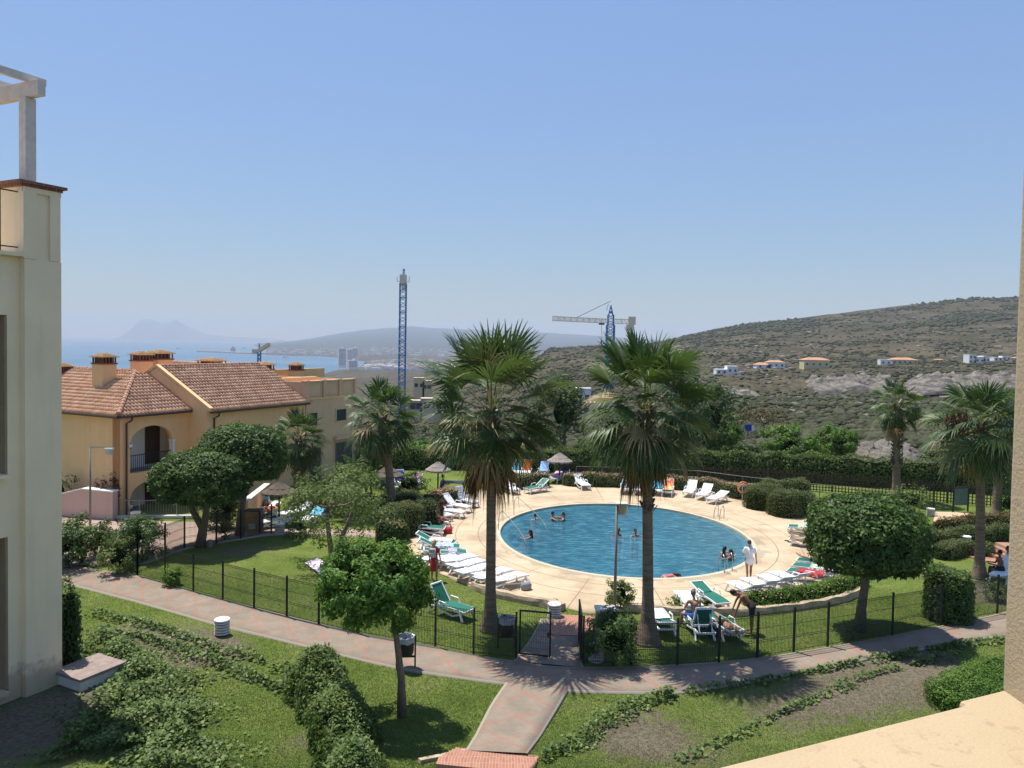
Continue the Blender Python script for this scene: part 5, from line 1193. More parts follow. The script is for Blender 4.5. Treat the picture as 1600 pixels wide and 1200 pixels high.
for i, (px, top, rp, Y, base, mt, lb) in enumerate(BT):
    g = A(px, base, Y); g.z = hz_(g.x, g.y) if Y > 57 else 0; zt = zpx(px, top, Y); H = zt - g.z; rx = rp / F * Y; ch = H * .40
    tree_thing('valley_tree', lb, 'tree', g, (0, 0, H - ch * .95), (rx, rx, ch), 5200 if 'bright' in mt or 'dark' in mt else 1800, .24, M[mt], [[(0, 0, -.3), (.1, 0, H * .35), (0, 0, H * .6)]], 100 + i, clumps=60, cs=.28, shell=.65, low=-.9, has_core=.36 if mt != 'l_brown' else 0, lump=.4, tr=.16, group='trees in the valley beyond the hedge')
# ------------------------------ ivy and ground cover
def ground_cover(label, name, strips, mat, size, seed, dens=220, hgt=.2):
    r = np.random.default_rng(seed); PP = []; NN = []
    for pts, wd in strips:
        W_ = [Vector((p.x, p.y)) for p in pxpoly(pts)]; W_ = smooth_poly(W_, 8, False)
        cum = [0]
        for i in range(1, len(W_)): cum.append(cum[-1] + (W_[i] - W_[i - 1]).length)
        tot = cum[-1]; n = int(tot * wd * dens); s = r.random(n) * tot
        wl = wd * (.8 + .45 * np.sin(s * 1.9 + seed) * np.cos(s * .8)); u = r.normal(size=n) * .36
        xx = np.interp(s, cum, [p.x for p in W_]); yy = np.interp(s, cum, [p.y for p in W_]); e = .05
        dx = np.interp(np.minimum(s + e, tot), cum, [p.x for p in W_]) - np.interp(np.maximum(s - e, 0), cum, [p.x for p in W_]); dy = np.interp(np.minimum(s + e, tot), cum, [p.y for p in W_]) - np.interp(np.maximum(s - e, 0), cum, [p.y for p in W_])
        l = np.hypot(dx, dy) + 1e-9; xx = xx + dy / l * u * wl; yy = yy - dx / l * u * wl
        keep = np.array([mnoise.noise(Vector((a * 1.7, b_ * 1.7, seed))) > -.38 for a, b_ in zip(xx, yy)])
        zz = np.array([mound(a, b_) for a, b_ in zip(xx, yy)]) + hgt * np.exp(-(u / .42) ** 2) * (.35 + .75 * r.random(n)) * (1 + .4 * np.sin(xx * 2.3) * np.cos(yy * 3.1))
        PP.append(np.stack([xx, yy, zz], 1)[keep])
    P = np.concatenate(PP); n = len(P); N_ = r.normal(size=(n, 3)) * .42 + np.array([-.1, -.1, 1]); V, Q = leaf_quads(P, N_, size * (.6 + .8 * r.random(n)), .75)
    o = mesh_np(name, V, Q, M[mat], None, r.random(n)); tag(o, label, 'ground cover', kind='stuff')
ground_cover('strip of ivy along the lawn nearest the left path', 'ivy', [([(142, 958), (175, 966), (235, 978), (300, 1000), (355, 1018), (420, 1036), (470, 1056)], .55)], 'l_ivy', .125, 1)
ground_cover('second strip of ivy below the bare soil band at the left', 'ivy', [([(145, 984), (200, 992), (260, 1008), (330, 1034), (395, 1060), (460, 1084)], .62)], 'l_ivy', .125, 2)
ground_cover('broad mass of bright ivy beside the left building', 'ivy', [([(150, 1012), (190, 1035), (235, 1080), (262, 1120), (270, 1170), (262, 1240)], 2.2), ([(110, 1190), (150, 1130), (200, 1100)], 1.0), ([(230, 1075), (215, 1130), (200, 1190)], 2.4)], 'l_ivy', .105, 3, 480, .5)
ground_cover('diagonal band of dense ivy below the path on the right lawn', 'ivy', [([(845, 1200), (880, 1180), (920, 1150), (960, 1115), (1010, 1096), (1050, 1088)], .75)], 'l_ivy', .1, 4, 290, .26)
ground_cover('ragged line of ivy along the lower edge of the right path', 'ivy', [([(1040, 1088), (1110, 1078), (1200, 1064), (1290, 1046), (1350, 1034), (1420, 1022), (1500, 1008), (1580, 1000)], .34), ([(1390, 1030), (1440, 1018), (1520, 1006)], .4)], 'l_ivy', .125, 5, 190, .18)
ground_cover('thin broken line of ivy across the dry right lawn', 'ivy', [([(1060, 1200), (1110, 1170), (1170, 1140), (1230, 1110), (1300, 1080), (1370, 1052), (1440, 1036), (1500, 1022)], .32)], 'l_ivy', .125, 6, 190, .18)
# tall ivy-covered hedge at the lower middle
def ivy_hedge():
    t = box_hedge('ivy_hedge', 'tall rambling ivy covered hedge beside the leaning tree trunk', [G(487, 1064), G(505, 1110), G(540, 1160), G(545, 1230), G(550, 1330)], 1.15, 1.25, M['l_ivy'], 28000, .09, 81, roundness=.7, lumpy=.38)
ivy_hedge()
def tufts(label, strips, seed, n, mat='l_ivy', h=.1):
    pass
# grass blades over the nearer lawn
def grass():
    r = np.random.default_rng(9); n = 380000; Y = 10 * F / (r.uniform(375, 700, n)); px = r.uniform(90, 1600, n); X = (px - 800) / F * Y
    ok = np.ones(n, bool); V0 = np.stack([X, Y], 1)
    polys = []
    for o in bpy.data.objects:
        if o.name.split('.')[0] in ('path', 'driveway', 'brick_steps') and o.type == 'MESH':
            me = o.data; co = np.array([v.co[:2] for v in me.vertices])
            if o.name.startswith('brick'): continue
            nn = len(co) // 7; a, b_ = co[:nn], co[4 * nn:5 * nn]; polys.append(np.concatenate([a, b_[::-1]]))
    def inpoly(P, poly):
        c = np.zeros(len(P), bool); n_ = len(poly)
        for i in range(n_):
            x1, y1 = poly[i]; x2, y2 = poly[(i + 1) % n_]
            m = (y1 > P[:, 1]) != (y2 > P[:, 1]); xi = (x2 - x1) * (P[:, 1] - y1) / ((y2 - y1) or 1e-9) + x1; c ^= m & (P[:, 0] < xi)
        return c
    for p in polys: ok &= ~inpoly(V0, p)
    dk = np.array([[p.x, p.y] for p in DECK]); ok &= ~inpoly(V0, dk)
    D = np.zeros(n)
    for g, rr, s in DRYW: D += s * np.exp(-((X - g.x) ** 2 + ((Y - g.y) * .9) ** 2) / (rr * rr))
    ok &= r.random(n) > D * .62
    X, Y, D = X[ok], Y[ok], D[ok]; n = len(X); mz = np.array([mound(a, b_) for a, b_ in zip(X, Y)]) + np.array([.03 * mnoise.noise(Vector((a * .6, b_ * .6, 0))) for a, b_ in zip(X, Y)]) - .035
    a = r.uniform(0, 6.28, n); w_ = r.uniform(.008, .016, n); h = r.uniform(.02, .05, n); lx, ly = r.normal(size=n) * .02, r.normal(size=n) * .02
    P = np.stack([X, Y, mz], 1); s = np.stack([np.cos(a) * w_, np.sin(a) * w_, 0 * a], 1); tip = P + np.stack([lx, ly, h], 1)
    V = np.stack([P - s, P + s, tip], 1).reshape(-1, 3); Q = np.arange(n * 3).reshape(-1, 3)
    o = mesh_np('grass', V, Q, leafmat('grass_blade', [(.115, .17, .038), (.16, .225, .055), (.22, .25, .09), (.26, .21, .13), (.20, .16, .11)], .3, .7, .2, [0, .3, .55, .8, 1]), None, np.clip(r.random(n) * .55 + D * .6, 0, 1), nper=3); tag(o, 'short mown green grass of the lawns', 'grass', kind='stuff')
grass()
# ------------------------------ scrub, boulders and rock outcrops on the hillside
def scrub():
    r = random.Random(4); ico = bmesh.new(); bmesh.ops.create_icosphere(ico, subdivisions=1, radius=1); IV = np.array([v.co[:] for v in ico.verts]); IF = np.array([[v.index for v in f.verts] for f in ico.faces]); ico.free()
    V = []; Q = []; rd = []; n0 = 0
    def put(X, Y, s, fl=.62):
        nonlocal n0
        z = hz_(X, Y); k = IV * (1 + .45 * (np.array([r.random() for _ in range(len(IV))])[:, None] - .45)) * np.array([s, s, s * fl]) + np.array([X, Y, z + s * .2])
        V.append(k); Q.append(IF + n0); n0 += len(IV); rd.extend([r.random() * .8] * len(IF))
    for _ in range(52000):
        px = r.uniform(560, 1640); Y = math.exp(r.uniform(math.log(72), math.log(1350)))
        if px < 840 and Y > 700: continue
        X = (px - 800) / F * Y; cl = mnoise.noise(Vector((X * .02, Y * .02, 7))) + .5 * mnoise.noise(Vector((X * .11, Y * .11, 3)))
        if cl < (.05 if Y < 320 else .22) and r.random() < (.55 if Y < 320 else .9): continue
        put(X, Y, r.uniform(.22, .75) * (1 + Y / 420) * (1.3 if r.random() < .08 else 1))
    for _ in range(4200):                       # belt of darker trees along the ridge and in the gullies
        px = r.uniform(850, 1640); Y = r.uniform(900, 1420); X = (px - 800) / F * Y
        if mnoise.noise(Vector((X * .006, Y * .006, 21))) < (.18 if Y < 1200 else -.12): continue
        put(X, Y, r.uniform(1.6, 3.6), .8)
    o = mesh_np('scrub', np.concatenate(V), np.concatenate(Q), M['l_scrub'], None, rd, nper=3); tag(o, 'dark scrub and bushes dotted over the hillside', 'scrub', kind='stuff')
    V = []; Q = []; rd = []; n0 = 0
    for _ in range(9000):
        px = r.uniform(840, 1640); Y = math.exp(r.uniform(math.log(90), math.log(1150))); X = (px - 800) / F * Y
        if mnoise.noise(Vector((X * .012, Y * .035, 17))) < .16: continue
        s = r.uniform(.15, .6) * (1 + Y / 350) * (2 if r.random() < .06 else 1); z = hz_(X, Y)
        k = IV * (1 + .6 * (np.array([r.random() for _ in range(len(IV))])[:, None] - .5)) * np.array([s * 1.3, s, s * .55]) + np.array([X, Y, z + s * .1])
        V.append(k); Q.append(IF + n0); n0 += len(IV)
    o = mesh_np('boulders', np.concatenate(V), np.concatenate(Q), ROCK, None, None, nper=3); tag(o, 'pale boulders scattered over the hillside', 'boulders', kind='stuff')
def rockmat():
    m, T, N, L, b = newmat('outcrop_rock'); P = geo_pos(N); mp = N.new('ShaderNodeMapping'); mp.inputs['Scale'].default_value = (.5, .5, 1.6); mp.inputs['Rotation'].default_value = (.5, .6, 0); L.new(P, mp.inputs[0])
    n1 = nz(N, L, mp.outputs[0], .35, 9, .75); r = ramp(N, [(.055, .052, .046), (.17, .152, .13), (.28, .245, .20)], [.40, .5, .62]); L.new(n1.outputs[0], r.inputs[0]); L.new(r.outputs[0], b.inputs['Base Color']); b.inputs['Roughness'].default_value = 1
    bump(N, L, b, n1.outputs[0], 1, 1.2); return m
ROCK = rockmat()
scrub()
def outcrop(label, px0, px1, top, bot, Y, seed, depth=14):
    """craggy rock mass between px0 and px1; top/bot pixel rows"""
    nx, ny = 110, 34; V = []; xs = np.linspace(px0, px1, nx)
    for j in range(ny):
        t = j / (ny - 1)
        for i, px in enumerate(xs):
            f = i / (nx - 1); env = min(1, f * 6, (1 - f) * 6) ** .5; X = (px - 800) / F * Y; sc = 1 if Y > 150 else 4.5; zt = zpx(px, np.interp(f, [0, .5, 1], top), Y); zb_ = zpx(px, bot, Y)
            y = Y - depth + t * depth * 2; prof = math.sin(math.pi * min(1, t * 1.25) ** .6 * .5) if t < .8 else 1 - (t - .8) * 4.5
            nn = mnoise.fractal(Vector((X * .14 * sc, y * .14 * sc, seed)), .8, 2.2, 6); rg = abs(mnoise.noise(Vector((X * .22 * sc + y * .1 * sc, y * .12 * sc, seed + 5))))
            z = zb_ + (zt - zb_) * prof * env * (.72 + .3 * nn + .35 * rg) - (1 - env) * 1.5
            V.append((X + nn * 1.0, y, z))
    Q = [(j * nx + i, j * nx + i + 1, (j + 1) * nx + i + 1, (j + 1) * nx + i) for j in range(ny - 1) for i in range(nx - 1)]
    o = mesh_np('rock_outcrop', V, Q, ROCK, None); tag(o, label, 'rock outcrop', kind=None)
outcrop('long grey brown craggy rock ridge below the hillside villas', 1245, 1420, (592, 583, 580), 618, 350, 1); outcrop('right end of the rock ridge, under the white villa', 1410, 1640, (582, 578, 584), 612, 345, 2)
outcrop('jumbled grey rock slope below the white house at the middle', 1105, 1205, (612, 600, 616), 630, 300, 3, 10); outcrop('small rock shelf behind the hedge in the near valley', 1330, 1450, (690, 686, 694), 716, 74, 4, 3)
# blue information sign in the valley
g = A(1169, 674, 72); t = thing('sign_board', 'small blue and white notice board in the valley', 'sign', g); MB().box((.0, 0, .35), (.62, .05, .6)).build('blue_panel', plain('sign_blue', (.02, .05, .4), .5), t); MB().box((.42, 0, .3), (.2, .05, .5)).build('white_panel', M['white'], t); MB().box((-.1, .05, -.3), (.06, .06, 1.2)).box((.3, .05, -.3), (.06, .06, 1.2)).build('post', M['greymetal'], t)
seed_cluster()
# ---------------------------------------------------------------- fences
random.seed(3)
def wiremat():
    m, T, N, L, b = newmat('fence_wire'); L.new(N.new('ShaderNodeRGB').outputs[0], b.inputs['Base Color']); N['RGB'].outputs[0].default_value = (.012, .022, .018, 1); b.inputs['Roughness'].default_value = .5; return m
WIRE = wiremat()
def fence(label, pts, h=1.42, posts=None, t_post=.06, name='wire_fence', dx=.055, lat=False):
    """pts: world points of the posts"""
    g0 = pts[0]; t = thing(name, label, 'fence', (g0.x, g0.y, 0)); o = Vector((g0.x, g0.y, 0))
    for p in pts:
        q = p - o; q.z = mound(p.x, p.y) if p.y < 61 else 0; pm = MB().box((q.x, q.y, q.z + h / 2 + .02), (t_post, t_post, h + .06)); pm.box((q.x, q.y, q.z + h + .07), (t_post * 1.1, t_post * 1.1, .03)); pm.build('post', M['black'], t)
    for a, b_ in zip(pts[:-1], pts[1:]):
        qa, qb = a - o, b_ - o; qa.z = mound(a.x, a.y) if a.y < 61 else 0; qb.z = mound(b_.x, b_.y) if b_.y < 61 else 0
        L_ = (qb - qa).length; n = int(L_ / dx); m_ = MB(); w_ = .009
        d = (qb - qa).normalized(); nn = Vector((-d.y, d.x, 0)) * w_ / 2; dd = d * w_ / 2; V = []; Fq = []
        for k in range(1, n):
            p = qa.lerp(qb, k / n); i = len(V)
            for z in (.04, h): 
                for s1, s2 in ((-1, -1), (1, -1), (1, 1), (-1, 1)): q = p + dd * s1 + nn * s2; V.append((q.x, q.y, q.z + z))
            Fq += [(i, i + 1, i + 5, i + 4), (i + 1, i + 2, i + 6, i + 5), (i + 2, i + 3, i + 7, i + 6), (i + 3, i, i + 4, i + 7)]
        m_.add(V, Fq)
        for z in ([.08, .5, .56, .95, 1.33, 1.39] if not lat else np.arange(.1, h, .16)): m_.bar(qa + Vector((0, 0, float(z))), qb + Vector((0, 0, float(z))), .012, .012)
        m_.build('mesh_panel', WIRE, t)
    return t
fence('green wire fence along the upper edge of the left path, ending at the open gate', [G(x, y) for x, y in ((215, 903), (258, 914), (302, 926), (348, 938), (397, 951), (448, 964), (498, 976), (560, 990), (618, 1000), (680, 1010), (740, 1022), (806, 1030))])
fence('green wire fence right of the gate running along the right path', [G(x, y) for x, y in ((911, 1037), (986, 1039), (1058, 1040), (1123, 1036), (1183, 1028), (1240, 1019), (1293, 1010), (1394, 992), (1470, 977), (1558, 959), (1625, 945))])
fence('inner wire fence between the driveway and the upper lawn', [G(x, y) for x, y in ((157, 868), (215, 903))] , name='wire_fence')
fence('inner wire fence between the driveway and the sloping lawn', [G(x, y) for x, y in ((222, 884), (258, 874), (288, 861), (317, 857), (338, 852), (376, 844), (424, 834))])
def gate(label, hx, hy, ex, ey, h=1.42):
    a, b_ = G(hx, hy), G(ex, ey); t = thing('gate', label, 'gate', (a.x, a.y, 0), math.atan2(b_.y - a.y, b_.x - a.x)); L_ = (b_ - a).length; f = MB(); s = .05
    for x in (.06, L_): f.box((x, 0, h / 2 + .08), (s, s, h))
    for z in (.1, h + .06): f.box((L_ / 2 + .03, 0, z), (L_ - .06, s, s))
    f.build('gate_frame', M['black'], t); m_ = MB(); n = int(L_ / .07)
    for k in range(1, n): m_.bar((L_ * k / n, 0, .1), (L_ * k / n, 0, h + .05), .006, .006)
    for z in (.3, .5, .7, .9, 1.1, 1.3): m_.bar((.06, 0, z), (L_, 0, z), .006, .006)
    m_.build('mesh_panel', WIRE, t); MB().box((L_ - .06, -.05, .8), (.05, .1, .14)).build('latch', M['black'], t); MB().box((L_, 0, .03), (.03, .03, .14)).build('drop_bolt', M['black'], t)
gate('left gate leaf standing open across the path to the pool', 809, 1025, 859, 1030); gate('right gate leaf folded back, seen edge-on', 908, 1036, 904, 1006)
# lattice fence behind, and hand rails
def lattice_fence():
    pts = [G(x, y) for x, y in ((880, 752), (1000, 753), (1100, 757), (1200, 762), (1300, 769), (1400, 777), (1480, 785), (1600, 796))]; o = pts[0]
    t = thing('lattice_fence', 'dark lattice fence between the back deck hedge and the tall hedge', 'fence', (o.x, o.y, 0)); h = 1.3
    for a, b_ in zip(pts[:-1], pts[1:]):
        qa, qb = a - o, b_ - o; L_ = (qb - qa).length; m_ = MB(); n = int(L_ / .2)
        for k in range(n): p = qa.lerp(qb, k / n); m_.bar(p, p + Vector((0, 0, h)), .05, .05)
        for z in (.1, .3, .5, .7, .9, 1.1): m_.bar(qa + Vector((0, 0, z)), qb + Vector((0, 0, z)), .04, .045)
        m_.build('lattice_panel', M['wood'], t)
    for p in pts: q = p - o; MB().box((q.x, q.y, h / 2), (.1, .1, h + .1)).build('post', M['wood'], t)
lattice_fence()
def handrail(label, pts, z=.95, name='hand_rail', rails=1, mat='steel'):
    P = [G(*p) for p in pts]; o = P[0]; t = thing(name, label, 'railing', (o.x, o.y, 0)); Q = [p - o for p in P]
    for r_ in range(rails): MB().tube([q + Vector((0, 0, z - r_ * .45)) for q in Q], .016, 6).build('rail', M[mat], t)
    for q in Q: MB().tube([q, q + Vector((0, 0, z))], .025, 6).build('post', M[mat], t)
handrail('thin grey steel rail behind the back deck hedges', [(900, 755), (1000, 757), (1090, 762), (1160, 772), (1280, 786), (1400, 798)], 1.2, rails=2, mat='greymetal')
def bar_rail(label, pts, h=1.0):
    P = [G(*p) for p in pts]; o = P[0]; t = thing('garden_railing', label, 'railing', (o.x, o.y, 0))
    for a, b_ in zip(P[:-1], P[1:]):
        qa, qb = a - o, b_ - o; m_ = MB(); n = int((qb - qa).length / .13)
        for k in range(n): p = qa.lerp(qb, k / n); m_.bar(p + Vector((0, 0, .1)), p + Vector((0, 0, h)), .016, .016)
        for z in (.1, h): m_.bar(qa + Vector((0, 0, z)), qb + Vector((0, 0, z)), .04, .04)
        m_.build('rail_panel', M['greymetal'], t)
    for p in P: q = p - o; MB().box((q.x, q.y, h / 2), (.06, .06, h + .1)).build('post', M['greymetal'], t)
    k = MB(); k.bar(P[0] - o + Vector((0, -.06, .06)), P[-1] - o + Vector((0, -.06, .06)), .3, .14); k.build('kerb', M['offwhite'], t)
bar_rail('grey barred railing on a pale kerb in front of the villa arches', [(178, 809), (218, 811), (276, 808), (310, 808)])
# ---------------------------------------------------------------- louvred lamps
_proto = {}
def louvre(label, px, py, s=1.0):
    g = G(px, py); g.z = mound(g.x, g.y) + .0
    if 'lv' not in _proto:
        t = thing('louvred_lamp', label, 'garden lamp', g, 0, 'white louvred garden lamps'); MB().lathe([(.19, 0), (.19, .55)], 20).build('core', M['black'], t)
        for k in range(5): MB().lathe([(.20, -.005), (.245, .0), (.245, .05), (.20, .068)], 24, (0, 0, .015 + k * .112)).build('louvre', M['offwhite'], t, smooth=False)
        MB().lathe([(.25, 0), (.255, .02), (.255, .055), (.235, .075), (.0, .08)], 28, (0, 0, .565), cap=False).build('lid', M['whitewall'], t); _proto['lv'] = t
        t.scale = (s, s, s * .8); return t
    t = dup(_proto['lv'], g, random.uniform(0, 1), label, 'white louvred garden lamps'); t.scale = (s, s, s * .8); return t
louvre('white louvred lamp on the lawn by the left path', 347, 990, 1.0)
louvre('white louvred lamp at the end of the stone edge, left of the pool steps', 866, 964, .98); louvre('louvred lamp hidden behind the bush right of the gate', 931, 1032, 1.0); louvre('louvred lamp by the stone pillar behind the gate bush', 937, 990, .95)
louvre('louvred lamp at the villa railing', 212, 815, 1.05); louvre('louvred lamp beside the ochre cabinet, near the shaded loungers', 437, 834, 1.0); louvre('louvred lamp half hidden at the left building edge', 96, 888, 1.0)
louvre('louvred lamp among the clipped hedges at the right', 1509, 852, .95); louvre('louvred lamp behind the citrus tree, by the left deck edge', 604, 846, .95); louvre('louvred lamp behind the lattice gate at the far right', 1454, 806, .9)
louvre('small louvred lamp behind the inner fence, under the dark shrubs', 234, 878, .8)
# dark round bollard and ochre cabinet
g = G(328, 858); t = thing('bollard', 'short dark round bollard on the driveway by the inner fence', 'bollard', g); MB().lathe([(.13, 0), (.13, .4), (.12, .43), (0, .44)], 16, cap=False).build('body', M['greymetal'], t)
g = G(393, 833); t = thing('utility_cabinet', 'ochre utility cabinet with dark sides and a pale metal hatch', 'cabinet', g); MB().box((0, .2, .56), (.78, .38, 1.1)).build('body', plain('cabinet_ochre', (.40, .24, .10), .8, .15, 5), t); MB().box((-.43, .2, .58), (.07, .5, 1.18)).build('side', M['black'], t); MB().box((.43, .2, .58), (.07, .5, 1.18)).build('side', M['black'], t); MB().box((0, .2, 1.15), (.93, .52, .06)).build('top', M['black'], t); MB().box((.02, -.0, .34), (.34, .03, .24)).build('hatch', M['offwhite'], t)
# stone pillar by the gate, rough stone edges
def stone_run(label, pts, w_, h, seed, name='stone_edge'):
    P = smooth_poly(pxpoly(pts), 10, False); o = P[0]; t = thing(name, label, 'stone edge', (o.x, o.y, 0)); V = []; n = len(P); m = 9
    for i, p in enumerate(P):
        d = (P[min(i + 1, n - 1)] - P[max(i - 1, 0)]).normalized(); nn = Vector((-d.y, d.x))
        for k in range(m):
            a = math.pi * k / (m - 1); u = math.cos(a) * w_ / 2 * (1 + .2 * mnoise.noise(Vector((p.x * 2, p.y * 2, k + seed)))); z = min(1, 1.5 * math.sin(a)) * h * (1 + .22 * mnoise.noise(Vector((p.x * 2.5, p.y * 2.5, k * .6 + seed))))
            q = p + nn * u - Vector((o.x, o.y)); V.append((q.x, q.y, z - .02))
    Q = [(i * m + k, i * m + k + 1, (i + 1) * m + k + 1, (i + 1) * m + k) for i in range(n - 1) for k in range(m - 1)] + [tuple(range(m - 1, -1, -1)), tuple((n - 1) * m + k for k in range(m))]
    MB().add(V, Q).build('stones', M['stone'], t)
stone_run('rough stone edging left of the pool steps, along the front lawn', [(740, 918), (780, 932), (820, 941), (850, 946), (880, 954)], .35, .28, 1)
stone_run('rough stone edging behind the sunbathers on the right lawn', [(975, 952), (1040, 958), (1110, 960), (1180, 958), (1250, 951), (1310, 940), (1350, 925)], .3, .26, 2)
stone_run('crumbling edge of the deck under the white loungers', [(690, 896), (720, 908), (752, 920), (775, 930)], .25, .1, 3)
g = G(946, 1002); t = thing('stone_pillar', 'squat ochre stone pillar with lamp top behind the gate bush', 'pillar', g); MB().box((0, .2, .5), (.62, .5, 1.0)).build('shaft', M['stone'], t, bevel=.04); MB().box((0, .2, 1.03), (.7, .58, .08)).build('cap', M['offwhite'], t, bevel=.01)
# ---------------------------------------------------------------- lamp posts
def lamp_post(label, px, py, ty, armpx, kind):
    g = gz(px, py); top = zpx(px, ty, g.y) - g.z; t = thing('lamp_post', label, 'street lamp', g); lean = (-.018 if kind == 0 else 0)
    MB().tube([(0, 0, 0), (0, 0, top)], [.06, .045], 12).build('pole', M['greymetal'], t, smooth=True); ar = MB(); L_ = armpx / F * g.y
    ar.bar((-.05, 0, top), (L_, 0, top + .03), .07, .05); ar.build('arm', M['greymetal'], t)
    if kind == 0:
        MB().box((L_ * .82, 0, top - .10), (.42, .2, .12)).build('lamp_head', M['offwhite'], t, bevel=.02); MB().ball((L_ * .84, 0, top - .22), .2, 14, 9, (1, .7, .9)).build('lamp_glass', plain('frosted_glass', (.45, .48, .46), .15, .05), t, smooth=True)
    else:
        MB().lathe([(.07, -.36), (.15, -.33), (.17, -.08), (.17, 0)], 16, (L_ * .9, 0, top)).build('lamp_glass', plain('frosted_lamp', (.5, .42, .32), .3, .1), t, smooth=True); MB().box((L_ * .7, 0, top + .05), (.42, .34, .06)).build('lamp_head', M['offwhite'], t, bevel=.01)
    return t
lamp_post('slim grey street lamp with a side arm in front of the villa', 141, 832, 699, 36, 0); lamp_post('slim grey lamp post at the front of the deck, between the big palms', 960, 972, 790, 10, 1)
# ---------------------------------------------------------------- litter bins
def bin_(label, px, py, w_=.58, bag=True):
    g = gz(px, py); t = thing('litter_bin', label, 'litter bin', g, .1)
    for s in (-1, 1): MB().box((s * .28, 0, .5), (.05, .05, 1.0)).build('leg', M['black'], t)
    MB().lathe([(.20, .42), (.235, .5), (.25, 1.0), (.235, 1.0), (.22, .5)], 20).build('drum', M['black'], t); MB().box((0, 0, .36), (.56, .04, .05)).build('cross_bar', M['black'], t)
    if bag:
        mb = MB(); pr = [(.262, .82), (.27, .98), (.255, 1.02), (.23, 1.0), (.2, .85)]; mb.lathe(pr, 26, cap=False); o = mb.build('bag_lining', M['plastic_grey'], t)
        for v in o.data.vertices: v.co += Vector((random.uniform(-.015, .015), random.uniform(-.015, .015), random.uniform(-.03, .02)))
bin_('black litter bin with a grey bag lining beside the citrus tree trunk', 634, 1044); bin_('black litter bin in palm shade against the fence left of the gate', 791, 1012)
# ---------------------------------------------------------------- life rings
def life_ring(label, px, py, h=1.35):
    g = gz(px, py); t = thing('life_ring', label, 'life ring', g); MB().tube([(0, .06, 0), (0, .06, h + .15)], .03, 8).build('stand', M['steel'], t); V = []; n, m = 32, 10
    for i in range(n):
        a = 2 * math.pi * i / n
        for k in range(m): b_ = 2 * math.pi * k / m; r_ = .31 + .075 * math.cos(b_); V.append((r_ * math.cos(a) * .95, -.02 + .06 * math.sin(b_), h + r_ * math.sin(a)))
    MB().add(V, [(i * m + k, ((i + 1) % n) * m + k, ((i + 1) % n) * m + (k + 1) % m, i * m + (k + 1) % m) for i in range(n) for k in range(m)]).build('ring', M['orange_ring'], t, smooth=True)
    MB().tube([(.3 * math.cos(a * .8), -.1, h + .3 * math.sin(a * .8) - .05) for a in range(8)], .02, 6).build('rope', M['cranew'], t)
life_ring('orange life ring on a post before the left box hedge', 681, 809, 1.2); life_ring('orange life ring on a steel post at the right deck hedge', 1160, 790, 1.15)
# ---------------------------------------------------------------- pool hand rails and ladders
def pool_rail(label, pts, name='pool_handrail'):
    P = [G(x, y) + Vector((0, 0, z)) for x, y, z in pts]; o = Vector((P[0].x, P[0].y, 0)); Q = [p - o for p in P]; C = []
    sm = []
    for i in range(len(Q) - 1):
        p0, p1, p2, p3 = Q[max(i - 1, 0)], Q[i], Q[i + 1], Q[min(i + 2, len(Q) - 1)]
        for k in range(6): u = k / 6; sm.append(.5 * ((2 * p1) + (p2 - p0) * u + (2 * p0 - 5 * p1 + 4 * p2 - p3) * u * u + (3 * p1 - p0 - 3 * p2 + p3) * u ** 3))
    sm.append(Q[-1]); t = thing(name, label, 'handrail', o); MB().tube(sm, .017, 8).build('rail', M['greymetal'], t, smooth=True); return t
pool_rail('farther steel handrail bending down into the pool steps', [(803, 805, 0), (803, 805, .75), (806, 803, .9), (812, 803, .88), (850, 824, .25), (855, 828, -.4)])
pool_rail('nearer steel handrail bending down into the pool steps', [(779, 829, 0), (779, 829, .75), (782, 827, .9), (788, 827, .88), (818, 847, .25), (822, 850, -.4)])
def ladder(label, ax, ay, bx, by, ox, oy):
    t = thing('pool_ladder', label, 'ladder', (G(ax, ay).x, G(ax, ay).y, 0)); o = t.location.copy(); D = (G(ox, oy) - G((ax + bx) / 2, (ay + by) / 2)); D.z = 0; D = D.normalized()
    for x, y in ((ax, ay), (bx, by)):
        b_ = G(x, y) - o; Q = [b_, b_ + Vector((0, 0, .6)), b_ + D * .12 + Vector((0, 0, .78)), b_ + D * .38 + Vector((0, 0, .72)), b_ + D * .55 + Vector((0, 0, .3)), b_ + D * .6 + Vector((0, 0, -.9))]; MB().tube(Q, .022, 8).build('rail', M['steel'], t, smooth=True)
    a, c = G(ax, ay) - o + D * .6, G(bx, by) - o + D * .6
    for z in (-.3, -.6): MB().bar(a + Vector((0, 0, z)), c + Vector((0, 0, z)), .08, .03).build('rung', M['steel'], t)
ladder('far pool ladder at the right back rim', 1122, 808, 1131, 811, 1104, 818); ladder('near pool ladder at the right front rim', 1132, 896, 1144, 893, 1118, 882)
